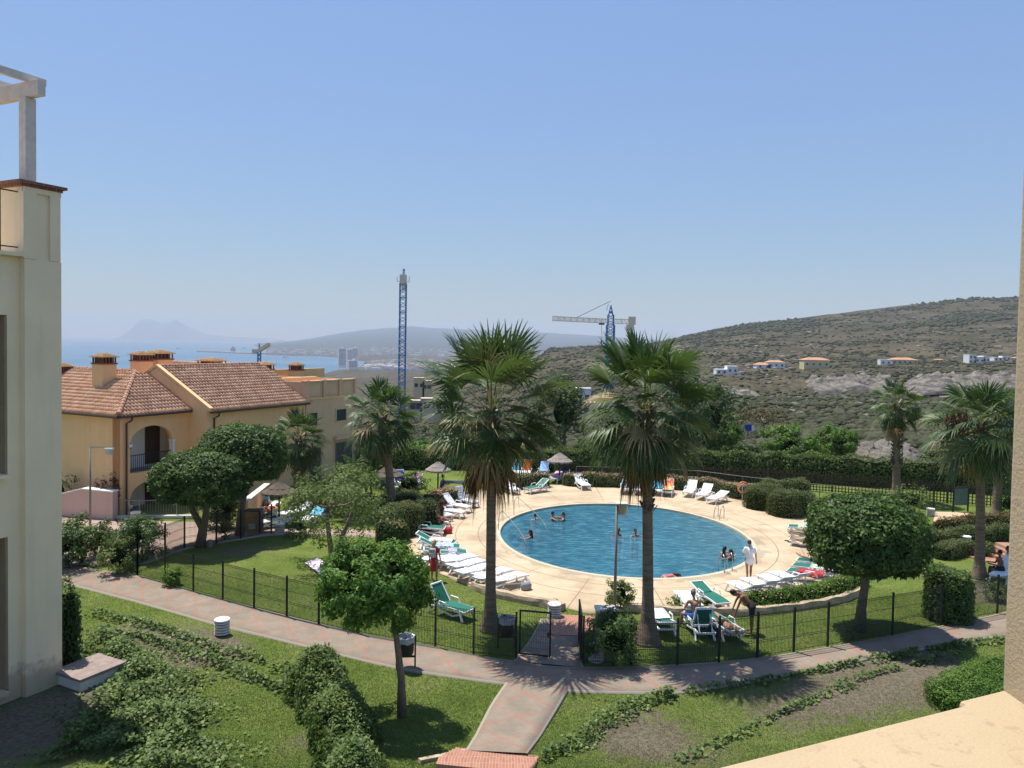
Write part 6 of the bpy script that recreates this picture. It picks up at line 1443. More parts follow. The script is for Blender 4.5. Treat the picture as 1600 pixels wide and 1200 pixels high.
# ---------------------------------------------------------------- sun loungers
def lounger_proto(green, back, key, top=None, name='sun_lounger'):
    """foot at +y end... local: lies along y from foot (0) to head (1.95); back = backrest angle in degrees"""
    t = thing(name, 'x', 'sun lounger', (0, 0, -50)); fm = M['white']; sm = M['green_sling'] if green else M['white']
    z = .34; yb = 1.18; hw = .30
    fr = MB()
    for s in (-1, 1):
        pts = [(s * hw, y, z + .035 * math.sin(y * 2.2)) for y in np.linspace(0, yb + .05, 8)]
        for a, b_ in zip(pts[:-1], pts[1:]): fr.bar(a, b_, .055, .06)
        # low curved stretcher under the bed
        q = [(s * hw, .12, .26), (s * hw, .55, .12), (s * hw, 1.0, .2), (s * hw, 1.5, .3), (s * hw, 1.85, .3)]
        for a, b_ in zip(q[:-1], q[1:]): fr.bar(a, b_, .05, .05)
    for y in (.02, yb + .05, 1.85): fr.bar((-hw, y, z if y < 1.5 else .3), (hw, y, z if y < 1.5 else .3), .06, .06)
    fr.build('frame', fm, t)
    for s in (-1, 1):
        MB().bar((s * hw, .22, z), (s * (hw + .03), .05, 0), .06, .06).build('leg', fm, t); MB().bar((s * hw, 1.45, .32), (s * (hw + .03), 1.72, 0), .06, .06).build('leg', fm, t)
        MB().tube([(s * (hw + .05), .75, z), (s * (hw + .06), .85, z + .2), (s * (hw + .06), 1.2, z + .22), (s * (hw + .05), 1.32, z)], .025, 6).build('armrest', fm, t)
    b = MB(); n = 10; ys = np.linspace(.03, yb, n); V = [(x, y, z + .045 + .035 * math.sin(y * 2.2) - (0 if abs(x) > .2 else .012)) for y in ys for x in (-.29, -.15, .15, .29)]
    V += [(x, y, zz - .03) for x, y, zz in V]; k = 4 * n
    Q = [(i * 4 + j, i * 4 + j + 1, i * 4 + 5 + j, i * 4 + 4 + j) for i in range(n - 1) for j in range(3)]; Q += [tuple(k + i for i in reversed(q)) for q in Q] + [(i * 4 + 3, k + i * 4 + 3, k + i * 4 + 7, i * 4 + 7) for i in range(n - 1)] + [(i * 4, i * 4 + 4, k + i * 4 + 4, k + i * 4) for i in range(n - 1)] + [(0, k, k + 3, 3), (4 * n - 4, 4 * n - 1, 2 * k - 1, 2 * k - 4)]
    b.add(V, Q).build('bed', sm, t)
    a = R(back); bd = Vector((0, math.cos(a), math.sin(a))); o = Vector((0, yb + .03, z + .05)); rot = Matrix.Rotation(a, 3, 'X')
    MB().box(o + bd * .38, (.56, .72, .02), 0, rot).build('backrest', sm, t)
    bf = MB()
    for s in (-1, 1): bf.bar(o + Vector((s * .29, 0, 0)), o + Vector((s * .29, 0, 0)) + bd * .78, .05, .05)
    bf.bar(o + bd * .76 + Vector((-.3, 0, 0)), o + bd * .76 + Vector((.3, 0, 0)), .05, .07)
    if back > 12:
        for s in (-1, 1): bf.bar(o + bd * .5 + Vector((s * .22, 0, 0)), (s * .22, 1.78, .3), .03, .03)
    bf.build('backrest_frame', fm, t)
    if top: 
        mat, y0, y1 = top; th = MB(); V = []; pts = []
        L0 = yb + .03
        for y in np.linspace(y0, y1, 18):
            if y < L0: pts.append((y, z + .085 + .035 * math.sin(y * 2.2)))
            else: q = o + bd * (y - L0) + Vector((0, -math.sin(a), math.cos(a))) * .03; pts.append((q.y, q.z))
        for i, (y, zz) in enumerate(pts):
            e = .05 * math.sin(i * 1.7)
            for x in (-.335 - e * .3, -.32, -.1, .12, .32, .335 + e * .2): V.append((x, y, zz + (0.012 * math.sin(i * 1.3 + x * 9)) - (.14 if abs(x) > .33 else 0)))
        V2 = [(x, y, zz - .012) for x, y, zz in V]; kk = len(V); Q = [(i * 6 + j, i * 6 + j + 1, i * 6 + 7 + j, i * 6 + 6 + j) for i in range(17) for j in range(5)]
        th.add(V + V2, Q + [tuple(kk + i for i in reversed(q)) for q in Q]); th.build('towel', mat, t, smooth=True)
    return t
LP = {}
def lounger(label, foot, head, green=False, back=0, towel=None, y0=.1, y1=1.9, group='sun loungers around the pool', z=.02):
    f, h = G(*foot), G(*head); d = h - f; c = (f + h) / 2; rz = math.atan2(d.y, d.x) - math.pi / 2; dn = Vector((d.x, d.y, 0)).normalized(); loc = c - dn * .97; loc.z = z + mound(c.x, c.y) * 0
    key = (green, back, towel and towel.name, y0, y1)
    if key not in LP:
        p = lounger_proto(green, back, key, (towel, y0, y1) if towel else None); p.location = loc; p.rotation_euler = (0, 0, rz); p['label'] = label; p['group'] = group; LP[key] = p; return p
    return dup(LP[key], loc, rz, label, group)
C = {k: cloth('towel_' + k, *v) for k, v in dict(brown=((.10, .035, .03), (.16, .06, .05)), purple=((.10, .035, .28),), pink=((.75, .42, .42), (.8, .6, .58)), lightblue=((.18, .45, .68), (.45, .65, .8)), red=((.42, .02, .03),), orange=((.85, .22, .03),), paleblue=((.30, .48, .85),), darkblue=((.01, .035, .22),), magenta=((.6, .12, .3), (.8, .5, .6), 14), cyan=((.08, .42, .6),), striped=((.75, .65, .35), (.2, .45, .4), 4), multi=((.75, .1, .08), (.85, .6, .25), 5), floral=((.55, .12, .1), (.2, .35, .55), 6), royal=((.01, .06, .5),), mixblue=((.12, .4, .65), (.75, .3, .3), 7), whitet=((.75, .75, .75),), pinkwhite=((.78, .55, .68), (.85, .8, .85), 6)).items()}
Ls = [  # label, foot px, head px, green, back, towel, y0, y1
 ('green lounger at the left deck edge, nearest the hedge bush', (690, 836), (642, 834), True, 26, None, 0, 0),
 ('lounger with a dark brown towel where the woman sits', (703, 826), (652, 820), False, 32, C['brown'], .2, 1.9),
 ('lounger with a purple towel over its backrest', (706, 817), (660, 806), False, 38, C['purple'], 1.1, 1.95),
 ('white lounger right behind the standing girl', (721, 810), (678, 806), False, 40, None, 0, 0),
 ('white lounger second from the hedge end, behind the girl', (733, 802), (692, 796), False, 45, None, 0, 0),
 ('white lounger with upright back at the top of the left row', (746, 795), (708, 786), False, 62, None, 0, 0),
 ('green lounger with a pink towel left of the red dress woman', (707, 859), (655, 856), True, 26, C['pink'], .15, 1.3),
 ('green lounger with a light blue towel behind the red dress woman', (713, 866), (660, 866), True, 26, C['lightblue'], .3, 1.3),
 ('green lounger with small blue and red bundle on it', (722, 875), (670, 876), True, 10, C['mixblue'], .45, .85),
 ('empty white lounger tucked behind the red dress woman', (706, 884), (662, 888), False, 4, None, 0, 0),
 ('white lounger first of the flat row, right of the red dress', (740, 880), (690, 893), False, 6, None, 0, 0),
 ('white lounger second of the flat row by the palm trunk', (754, 887), (704, 902), False, 6, None, 0, 0),
 ('white lounger third of the flat row, beside the small table', (768, 896), (718, 910), False, 2, None, 0, 0),
 ('white lounger fourth of the flat row, crossing behind the trunk', (793, 902), (745, 917), False, 6, None, 0, 0),
 ('white lounger last of the flat row, right of the palm trunk', (816, 910), (768, 925), False, 6, None, 0, 0),
 ('white lounger alone at the back rim of the deck', (918, 768), (900, 758), False, 35, None, 0, 0),
 ('green lounger with raised back at the back left of the deck', (818, 773), (858, 766), True, 32, None, 0, 0),
 ('lounger with a pink towel hanging behind the dead fronds', (806, 774), (786, 766), False, 40, C['pinkwhite'], .9, 1.9),
 ('lounger with floral towel left of the right palm trunk', (976, 776), (980, 764), False, 52, C['floral'], .5, 1.95),
 ('lounger with dark red blue towel just beside the right palm trunk', (997, 777), (1001, 765), False, 50, C['mixblue'], .5, 1.95),
 ('lounger with light blue towel right of the right palm trunk', (1026, 778), (1030, 766), False, 48, C['cyan'], .5, 1.95),
 ('green lounger with a bright red yellow patterned towel', (1040, 780), (1047, 767), True, 50, C['multi'], .3, 1.95),
 ('white lounger first of three by the back right hedge', (1070, 781), (1086, 768), False, 42, None, 0, 0),
 ('white lounger middle of three by the back right hedge', (1090, 785), (1111, 773), False, 34, None, 0, 0),
 ('white lounger last of three, nearest the right life ring', (1106, 790), (1136, 781), False, 16, None, 0, 0),
 ('green lounger with a towel, the farther of the pair left of the round tree', (1238, 833), (1285, 838), True, 20, C['striped'], .5, 1.5),
 ('green lounger carrying the farther sunbather beside the round tree', (1240, 842), (1288, 848), True, 22, None, 0, 0),
 ('green lounger carrying the nearer sunbather beside the round tree', (1242, 852), (1290, 858), True, 22, None, 0, 0),
 ('green lounger where the long legged sunbather lies', (1254, 888), (1308, 897), True, 24, None, 0, 0),
 ('green lounger with a pale striped towel next to the red one', (1247, 896), (1303, 906), True, 40, C['striped'], .8, 1.9),
 ('green lounger with a red towel at the right deck edge', (1239, 905), (1296, 916), True, 26, C['red'], .45, 1.6),
 ('white lounger nearest the bending man, with its back raised', (1144, 923), (1186, 946), False, 30, None, 0, 0),
 ('white lounger second right of the bending man', (1166, 917), (1208, 940), False, 30, None, 0, 0),
 ('white lounger third right of the bending man', (1190, 911), (1234, 934), False, 30, None, 0, 0),
 ('white lounger fourth right of the bending man, by the low planting', (1209, 907), (1256, 927), False, 30, None, 0, 0),
 ('white lounger behind the man reading on the lawn', (1064, 938), (1086, 966), False, 4, None, 0, 0),
 ('bright green lounger standing askew behind the reading man', (1130, 958), (1088, 932), True, 14, None, 0, 0),
]
for lb, f, h, gr, bk, tw, y0, y1 in Ls: lounger(lb, f, h, gr, bk, tw, y0, y1)
Lg = [('lounger with a pale blue towel beside the right palm foot', (1022, 968), (1042, 996), True, 12, C['whitet'], .1, 1.2),
 ('green lounger with raised back where the man reads', (1078, 972), (1106, 1006), True, 62, None, 0, 0),
 ('green lounger where the woman lies for her massage', (1108, 975), (1148, 1004), True, 3, None, 0, 0),
 ('green backed white lounger on the left lawn beside the palm', (722, 966), (682, 954), True, 55, None, 0, 0),
 ('white lounger hidden behind the citrus tree crown', (566, 962), (600, 940), False, 40, C['cyan'], .9, 1.9),
 ('lounger in shade under the dark thatched parasol, nearest the cabinet', (400, 813), (430, 806), False, 30, None, 0, 0),
 ('lounger with a sunbather in shade of the dark parasol', (424, 806), (408, 796), True, 55, C['lightblue'], 1.2, 1.9),
 ('white lounger in the foreground of the shaded group', (412, 826), (448, 820), False, 0, None, 0, 0),
 ('grey looking lounger right of the dark parasol pole', (445, 812), (478, 806), False, 25, None, 0, 0),
 ('lounger with turquoise towel behind the olive tree', (478, 822), (500, 812), False, 25, C['cyan'], .9, 1.9),
 ('lounger with a royal blue towel left of the left thatched parasol', (618, 772), (600, 760), False, 50, C['royal'], .3, 1.95),
 ('lounger under the bushy thatch where people rest', (640, 768), (655, 760), True, 45, C['floral'], .6, 1.9),
 ('dark lounger beneath the shaggy thatch by the fan palm', (630, 764), (622, 754), False, 50, C['darkblue'], .6, 1.9),
 ('lounger with big orange towel on the back lawn', (820, 749), (826, 737), False, 68, C['orange'], .9, 1.98),
 ('lounger with pale blue towel on the back lawn', (840, 750), (856, 738), True, 50, C['paleblue'], .7, 1.98),
 ('lounger with dark blue towel under the rear right parasol', (884, 752), (880, 740), False, 66, C['darkblue'], .5, 1.98),
 ('lounger with pink striped towel sloping toward the deck', (862, 756), (876, 748), False, 12, C['magenta'], .2, 1.9),
 ('lounger with cyan towel left of the orange one', (806, 748), (809, 738), False, 60, C['cyan'], 1.0, 1.98)]
for lb, f, h, gr, bk, tw, y0, y1 in Lg: lounger(lb, f, h, gr, bk, tw, y0, y1, 'sun loungers on the lawns', 0)
# small white tables, lawn towel, sandals
def table(label, px, py, mat='white', r_=.32, h=.42):
    g = G(px, py); t = thing('side_table', label, 'table', (g.x, g.y, .02)); MB().lathe([(r_, 0), (r_, .03)], 20, (0, 0, h)).build('table_top', M[mat], t)
    for k in range(4): a = R(45 + 90 * k); MB().bar((r_ * .55 * math.cos(a), r_ * .55 * math.sin(a), h), (r_ * .9 * math.cos(a), r_ * .9 * math.sin(a), 0), .05, .04).build('leg', M[mat], t)
table('small white plastic table by the left palm trunk', 752, 918); table('low white table between the reading man and the green lounger', 1072, 950, h=.38)
def big_table(label, px, py):
    g = G(px, py); t = thing('picnic_table', label, 'table', (g.x, g.y, 0)); MB().box((0, 0, .72), (1.5, .8, .05)).build('table_top', M['black'], t)
    for x, y in ((-.65, -.3), (.65, -.3), (.65, .3), (-.65, .3)): MB().box((x, y, .35), (.06, .06, .7)).build('leg', M['black'], t)
big_table('dark table beside the man under the small thatched parasol', 708, 770)
def ground_towel(label, pts, mat):
    P = [G(*p) for p in pts]; V = []; n = 12
    for j in range(n):
        for i in range(n):
            u, v = i / (n - 1), j / (n - 1); p = P[0] * (1 - u) * (1 - v) + P[1] * u * (1 - v) + P[2] * u * v + P[3] * (1 - u) * v; V.append((p.x, p.y, .03 + mound(p.x, p.y) + .025 * mnoise.noise(Vector((u * 4, v * 4, 1)))))
    V += [(x, y, z - .012) for x, y, z in V]; k = n * n; Q = [(j * n + i, j * n + i + 1, (j + 1) * n + i + 1, (j + 1) * n + i) for j in range(n - 1) for i in range(n - 1)]
    tag(MB().add(V, Q + [tuple(k + i for i in reversed(q)) for q in Q]).build('beach_towel', mat, smooth=True), label, 'towel')
ground_towel('pale pink beach towel spread on the left lawn', [(476, 886), (496, 878), (520, 892), (504, 905)], C['pinkwhite'])
for k, (x, y) in enumerate(((1229, 846), (1234, 848))): g = G(x, y); tag(MB().ball((g.x, g.y, .045), .13, 10, 6, (1, .45, .22)).build('sandal', M['black'], smooth=True), 'black sandal on the deck, %s of the pair' % ('left one' if k == 0 else 'right one'), 'sandal', 'pair of black sandals')
# ---------------------------------------------------------------- thatched parasols
def thatch(label, px, py, topy, rpx, mat, seed, droop=.32):
    g = gz(px, py); H = zpx(px, topy, g.y) - g.z; r_ = rpx / F * g.y; t = thing('thatched_parasol', label, 'parasol', g); MB().tube([(0, 0, 0), (0, 0, H - .1)], .05, 8).build('pole', M['wood'], t); n = 60; mb = MB(); V = []; rr = random.Random(seed); hc = r_ * .62
    prof = [(.02, 0), (.14, -.04), (.34, -.30), (.62, -.60), (.64, -.66), (.92, -.93), (1.0, -1.0)]
    for q, z in prof:
        for k in range(n): a = 2 * math.pi * k / n; j = rr.uniform(-.03, .03); V.append((r_ * q * (1 + j) * math.cos(a), r_ * q * (1 + j) * math.sin(a), H + hc * z + rr.uniform(-.02, .02)))
    m = len(prof); top = [(i * n + k, (i + 1) * n + k, (i + 1) * n + (k + 1) % n, i * n + (k + 1) % n) for i in range(m - 1) for k in range(n)]; k0 = len(V)
    V += [(x * .97, y * .97, z - .09) for x, y, z in V]; mb.add(V, top + [tuple(k0 + i for i in reversed(q)) for q in top]); o = mb.build('thatch', mat, t)
    fr = MB()
    for k in range(170): a = rr.uniform(0, 6.28); p = Vector((r_ * .98 * math.cos(a), r_ * .98 * math.sin(a), H - hc * .98)); fr.bar(p, p + Vector((.05 * math.cos(a), .05 * math.sin(a), -rr.uniform(.05, droop * .5))), .03, .01)
    fr.build('fringe', mat, o)
TH = plain('grey_thatch', (.26, .225, .20), .95, .35, 14, bmp=1, bscale=60); THD = plain('dark_thatch', (.12, .095, .075), .95, .4, 14, bmp=1, bscale=60)
thatch('grey thatched parasol beside the man at the dark table', 684, 770, 722, 20, TH, 1); thatch('dark thatched parasol near the ochre cabinet', 436, 818, 753, 27, THD, 2); thatch('thatched parasol at the back right of the lawn', 874, 752, 708, 20, TH, 3); thatch('shaggy thatched parasol over the shaded people', 606, 776, 728, 24, THD, 4, .8)
# ---------------------------------------------------------------- people
SK = {k: plain('skin_' + k, v, .55, .06, 10, spec=.3) for k, v in dict(tan=(.36, .185, .115), light=(.52, .31, .21), dark=(.20, .095, .06), red=(.44, .20, .13)).items()}
HAIR = {k: plain('hair_' + k, v, .6, .3, 30) for k, v in dict(black=(.012, .009, .008), brown=(.06, .03, .018), blonde=(.33, .21, .10), grey=(.13, .11, .10)).items()}
def vec(*a): return Vector(a).normalized()
def person(label, g, rz, skin, hair, pose, clothes=(), h=1.68, z=0, hairstyle='short', fem=False, vox=.013, water=None):
    """pose: dict of bone directions in local axes (x right, y forward, z up)"""
    t = thing('person', label, 'person', (g.x, g.y, z), rz, None); s = h / 1.70; up = Vector((0, 0, 1)); sh = .175 if fem else .20; hp = .10
    d = dict(spine=(0, 0, 1), neck=(0, 0, 1), head=(0, .1, 1), face=(0, 1, 0), shoulder=(1, 0, 0), hip=(1, 0, 0),
             ual=(-.15, 0, -1), uar=(.15, 0, -1), fal=(-.05, .15, -1), far=(.05, .15, -1), thl=(0, 0, -1), thr=(0, 0, -1), shl=(0, 0, -1), shr=(0, 0, -1), ftl=(0, 1, -.15), ftr=(0, 1, -.15), pelvis=(0, 0, .90)); d.update(pose)
    V_ = {k: (Vector(v).normalized() if k != 'pelvis' else Vector(v)) for k, v in d.items()}
    pel = V_['pelvis'] * s; sp = V_['spine']; waist = pel + sp * .14 * s; chest = pel + sp * .36 * s; nk = pel + sp * .50 * s; neck = nk + V_['neck'] * .09 * s; head = neck + V_['head'] * .115 * s
    J = {'l': {}, 'r': {}}; parts = []
    def cap(a, b_, ra, rb, sq=None): parts.append((a, b_, ra * s, rb * s))
    hipw = (.105 if not fem else .11); cap(pel, waist, .125 if not fem else .13, .105); cap(waist, chest, .105, .125)
    for sgn, k in ((-1, 'l'), (1, 'r')):
        S_ = nk - sp * .035 * s + V_['shoulder'] * sgn * sh * s; E = S_ + V_['ua' + k] * .285 * s; Wr = E + V_['fa' + k] * .25 * s; hd = V_['fa' + k]; Hn = Wr + hd * .085 * s
        cap(chest, S_ - V_['shoulder'] * sgn * .03 * s, .10, .062); cap(chest + V_['shoulder'] * sgn * .06 * s, waist + V_['hip'] * sgn * .03 * s, .085, .085)
        cap(S_, E, .050, .038); cap(E, Wr, .038, .026); cap(Wr, Hn, .028, .034)
        sd = V_['face'].cross(hd).normalized() if abs(V_['face'].dot(hd)) < .95 else V_['shoulder']; pn = sd.cross(hd)
        for f_ in range(4):
            o = (f_ - 1.5) * .019; l = (.065, .078, .073, .058)[f_]; b0 = Hn + sd * o * s; b1 = b0 + hd * l * .55 * s; b2 = b1 + (hd + pn * .5).normalized() * l * .5 * s; cap(b0, b1, .0105, .010); cap(b1, b2, .010, .009)
        b0 = Wr + hd * .03 * s + sd * .03 * s * -sgn; b1 = b0 + (hd * .7 + sd * -sgn * .8).normalized() * .05 * s; cap(b0, b1, .012, .010)
        Hp = pel + V_['hip'] * sgn * hipw * s - sp * .02 * s; Kn = Hp + V_['th' + k] * .41 * s; An = Kn + V_['sh' + k] * .40 * s; Ft = An + V_['ft' + k] * .17 * s
        cap(Hp, Kn, .088 if not fem else .09, .055); cap(Kn, Kn + V_['sh' + k] * .14 * s, .054, .056); cap(Kn + V_['sh' + k] * .14 * s, An, .056, .034); cap(An + V_['sh' + k] * .03 * s, Ft + V_['sh' + k] * .03 * s, .036, .026)
        J[k] = dict(S=S_, E=E, W=Wr, H=Hp, K=Kn, A=An)
    cap(nk, neck, .058, .05); fc = (V_['face'] - V_['head'] * V_['face'].dot(V_['head'])).normalized(); hr = .098
    ear = V_['head'].cross(fc).normalized()
    def mesh_of(caps, name, mat, parent, voxel, extra=()):
        mb = MB()
        for a, b_, ra, rb in caps:
            L_ = (b_ - a).length; n = max(2, int(L_ / .05)); 
            P = [a - (b_ - a).normalized() * ra * .8, a - (b_ - a).normalized() * ra * .45] + [a.lerp(b_, i / n) for i in range(n + 1)] + [b_ + (b_ - a).normalized() * rb * .45, b_ + (b_ - a).normalized() * rb * .8]
            mb.tube(P, [ra * .5, ra * .88] + [ra + (rb - ra) * i / n for i in range(n + 1)] + [rb * .88, rb * .5], 12)
        for c, r_, sq, ax in extra:
            i0 = mb.n; mb.ball((0, 0, 0), r_, 16, 11, sq); m3 = Matrix((ax[0], ax[1], ax[2])).transposed(); mb.v[-1] = mb.v[-1] @ np.array(m3).T + np.array(c)
        o = mb.build(name, mat, parent); r = o.modifiers.new('remesh', 'REMESH'); r.mode = 'VOXEL'; r.voxel_size = voxel; r.use_smooth_shade = True; sm = o.modifiers.new('smooth', 'SMOOTH'); sm.iterations = 3 if voxel > .01 else 4; sm.factor = .5; return o
    AX = (ear, fc, V_['head']); ex = [(head + V_['head'] * .02 * s, hr * s, (.80, .98, 1.12), AX), (head - V_['head'] * .055 * s + fc * .025 * s, .06 * s, (.95, .95, .8), AX), (head + fc * .098 * s - V_['head'] * .01 * s, .016 * s, (.9, 1.3, 1.6), AX)]
    for sg in (-1, 1): ex.append((head + ear * sg * .08 * s, .024 * s, (.5, .8, 1.3), AX)); ex.append((pel - V_['face'] * .0 + V_['hip'] * sg * .06 * s - fc * .04 * s - sp * .03 * s, .10 * s, (.9, .9, 1), ((V_['hip']), fc, sp) if abs(fc.dot(sp)) < .7 else AX))
    if fem:
        fwd = V_['shoulder'].cross(sp).normalized() * -1
        fwd = sp.cross(V_['shoulder']).normalized() 
        for sg in (-1, 1): ex.append((chest + V_['shoulder'] * sg * .065 * s + fwd * .085 * s, .058 * s, (1, 1, 1), AX))
    body = mesh_of(parts, 'body', SK[skin], t, vox, ex)
    e = MB()
    for sg in (-1, 1): e.ball(head + fc * .088 * s + ear * sg * .032 * s + V_['head'] * .022 * s, .011 * s, 8, 6)
    e.build('eyes', M['black'], body, smooth=True); mo = MB(); mo.bar(head + fc * .093 * s - V_['head'] * .05 * s - ear * .022 * s, head + fc * .093 * s - V_['head'] * .05 * s + ear * .022 * s, .012, .008); mo.build('mouth', plain('lips', (.3, .09, .08), .5), body)
    hb = [(head + V_['head'] * .045 * s - fc * .022 * s, hr * 1.08 * s, (.86, .95, 1.03), AX)]; hc = []
    if hairstyle == 'long': hc = [(head - fc * .06 * s, nk - sp * .10 * s - fc * .10 * s, .085 * s, .055 * s)]
    elif hairstyle == 'bun': hb.append((head + V_['head'] * .09 * s - fc * .09 * s, .045 * s, (1, 1, 1), AX))
    elif hairstyle == 'pony': hc = [(head - fc * .09 * s, nk - fc * .12 * s - sp * .06 * s, .035 * s, .02 * s)]
    mesh_of(hc, 'hair', HAIR[hair], body, .013, hb)
    for c in clothes:
        kind, mat = c[0], c[1]; cs = []
        if kind in ('shorts', 'bikini'):
            L_ = .62 if kind == 'shorts' else .10; cs.append((pel - sp * .02 * s, pel + sp * (.07 if kind == 'shorts' else .02) * s, .148 * s, .135 * s))
            for k in 'lr': j = J[k]; cs.append((j['H'], j['H'].lerp(j['K'], L_), .105 * s, (.09 if kind == 'shorts' else .098) * s)); 
            cs += [(pel + V_['hip'] * .05 * s, pel - V_['hip'] * .05 * s, .14 * s, .14 * s)]
            mesh_of(cs, 'shorts' if kind == 'shorts' else 'bikini_bottom', mat, body, .016)
        if kind == 'top': cs = [(chest - V_['shoulder'] * .09 * s, chest + V_['shoulder'] * .09 * s, .125 * s, .125 * s)]; mesh_of(cs, 'bikini_top', mat, body, .016)
        if kind == 'swimsuit':
            cs = [(pel, waist, .14 * s, .118 * s), (waist, chest, .118 * s, .138 * s)]; mesh_of(cs, 'swimsuit', mat, body, .016)
        if kind in ('tshirt', 'dress'):
            lo = pel - Vector((0, 0, .12 if kind == 'tshirt' else .34)) * s if abs(sp.z) > .6 else pel
            cs = [(lo, waist, (.175 if kind == 'tshirt' else .20) * s, .14 * s), (waist, chest, .14 * s, .15 * s), (chest, nk - sp * .02 * s, .14 * s, .075 * s)]
            for sg, k in ((-1, 'l'), (1, 'r')): j = J[k]; cs += [(chest, j['S'], .12 * s, .075 * s), (j['S'], j['S'].lerp(j['E'], .62 if kind == 'tshirt' else .25), .075 * s, .07 * s)]; cs += [(lo + V_['hip'] * sg * .05 * s, waist + V_['hip'] * sg * .03 * s, .15 * s, .12 * s)]
            mesh_of(cs, kind, mat, body, .016)
    return t
def towards(a, b_): d = G(*b_) - G(*a); return math.atan2(d.y, d.x) - math.pi / 2
CL = {k: cloth('cloth_' + k, v) for k, v in dict(white=(.80, .80, .80), black=(.015, .015, .018), red=(.45, .03, .035), navy=(.01, .02, .12), blue=(.02, .08, .35), pink=(.7, .15, .22), purple=(.05, .02, .10), grey=(.3, .3, .33), maroon=(.10, .02, .03)).items()}
# woman in white T-shirt, walking away
person('woman in a loose white T-shirt walking barefoot away beside the pool', G(1170, 906), R(-8), 'tan', 'brown', dict(thl=(.02, -.22, -1), shl=(0, -.32, -1), thr=(-.06, .20, -1), shr=(-.02, -.06, -1), uar=(.34, -.18, -1), far=(.10, .1, -1), ual=(-.35, .1, -1), fal=(.25, .85, -.2), head=(-.12, .05, 1), pelvis=(0, 0, .905)), [('tshirt', CL['white'])], 1.66, .02, 'bun', True, .0115)
w2 = person('woman in a red dress with a pale backpack walking along the deck edge', G(678, 907), R(-14), 'tan', 'blonde', dict(thl=(-.03, .25, -1), shl=(0, -.05, -1), thr=(.1, -.2, -1), shr=(.08, -.3, -1), ual=(-.25, .1, -1), fal=(-.05, .3, -1), uar=(.25, 0, -1), far=(.08, .3, -1), pelvis=(0, 0, .905)), [('dress', CL['red'])], 1.66, 0, 'long', True, .0115)
def backpack(p):
    b = thing('backpack', 'pale grey and pink backpack worn by the red dress woman', 'backpack', p.location, p.rotation_euler.z); o = MB().box((.0, -.235, 1.22), (.28, .16, .38)).build('bag', cloth('bag_cloth', (.5, .42, .42), (.3, .33, .36), 12), b, bevel=.05); MB().box((0, -.325, 1.14), (.2, .04, .18)).build('front_pocket', cloth('pocket_cloth', (.42, .34, .36), (.6, .5, .5), 12), b, bevel=.015)
    for s in (-1, 1): MB().tube([(s * .1, -.17, 1.38), (s * .11, -.02, 1.46), (s * .11, .12, 1.34), (s * .11, .10, 1.15), (s * .1, -.16, 1.06)], .018, 6).build('strap', M['greymetal'], b)
backpack(w2)
# man bending over the massage lounger (faces left)
person('bare chested man in black shorts bending over the lying woman', G(1167, 988), R(78), 'dark', 'black', dict(spine=(0, .78, .75), neck=(0, 1, .35), head=(0, 1, .12), face=(0, .35, -1), ual=(-.1, .35, -1), uar=(.15, .55, -1), fal=(0, .35, -1), far=(-.05, .35, -1), thl=(-.08, .03, -1), thr=(.12, -.06, -1), shl=(0, -.03, -1), shr=(0, -.03, -1), pelvis=(0, -.12, .905)), [('shorts', CL['black'])], 1.78, 0, 'short', False, .0115)
# woman lying face down (head toward us)
def lying(label, foot, head_, skin, hair, clothes, face_down, z, extra=None, h=1.62, fem=True, hs='long', vox=.014, bend=0):
    f, hh = G(*foot), G(*head_); d = hh - f; d.z = 0; L_ = d.length; d.normalize(); c = (f + hh) / 2; rz = math.atan2(d.y, d.x) - math.pi / 2; fz = -1 if face_down else 1
    p = dict(spine=(0, 1, .02 + bend), neck=(0, 1, .05 + bend), head=(0, 1, .1 * fz + bend), face=(.3, 0, fz), shoulder=(-fz, 0, 0), hip=(-fz, 0, 0), ual=(-.6 * -fz, -.6, -.1), uar=(.6 * -fz, -.6, -.1), fal=(.3 * -fz, -.9, -.05), far=(-.3 * -fz, -.9, -.05), thl=(-.08 * -fz, -1, .02), thr=(.08 * -fz, -1, .02), shl=(0, -1, -.02), shr=(0, -1, -.02), ftl=(0, -.8, .5 * fz), ftr=(0, -.8, .5 * fz), pelvis=(0, .05, .13)); p.update(extra or {})
    return person(label, c, rz, skin, hair, p, clothes, h, z, hs, fem, vox)
lying('woman lying face down on the green lounger being massaged', (1110, 980), (1150, 1006), 'red', 'blonde', [('bikini', CL['black'])], True, .30, dict(ual=(-.8, .5, -.1), uar=(.8, .5, -.1), fal=(.8, .9, -.3), far=(-.8, .9, -.3), shl=(-.05, -1, .25)), vox=.0115)
# man sitting reading on lounger, back to us
person('man in blue shorts sitting on the lounger with his back to us', G(1086, 984), R(10), 'tan', 'grey', dict(spine=(0, .28, 1), neck=(0, .4, 1), head=(0, .55, 1), face=(0, 1, -.6), thl=(-.55, .85, -.05), thr=(.4, .9, .1), shl=(-.1, .15, -1), shr=(.1, .3, -1), ual=(-.3, .45, -1), uar=(.3, .45, -1), fal=(.45, .9, .1), far=(-.45, .9, .1), pelvis=(0, 0, .50)), [('shorts', CL['blue'])], 1.76, 0, 'short', False, .0115)
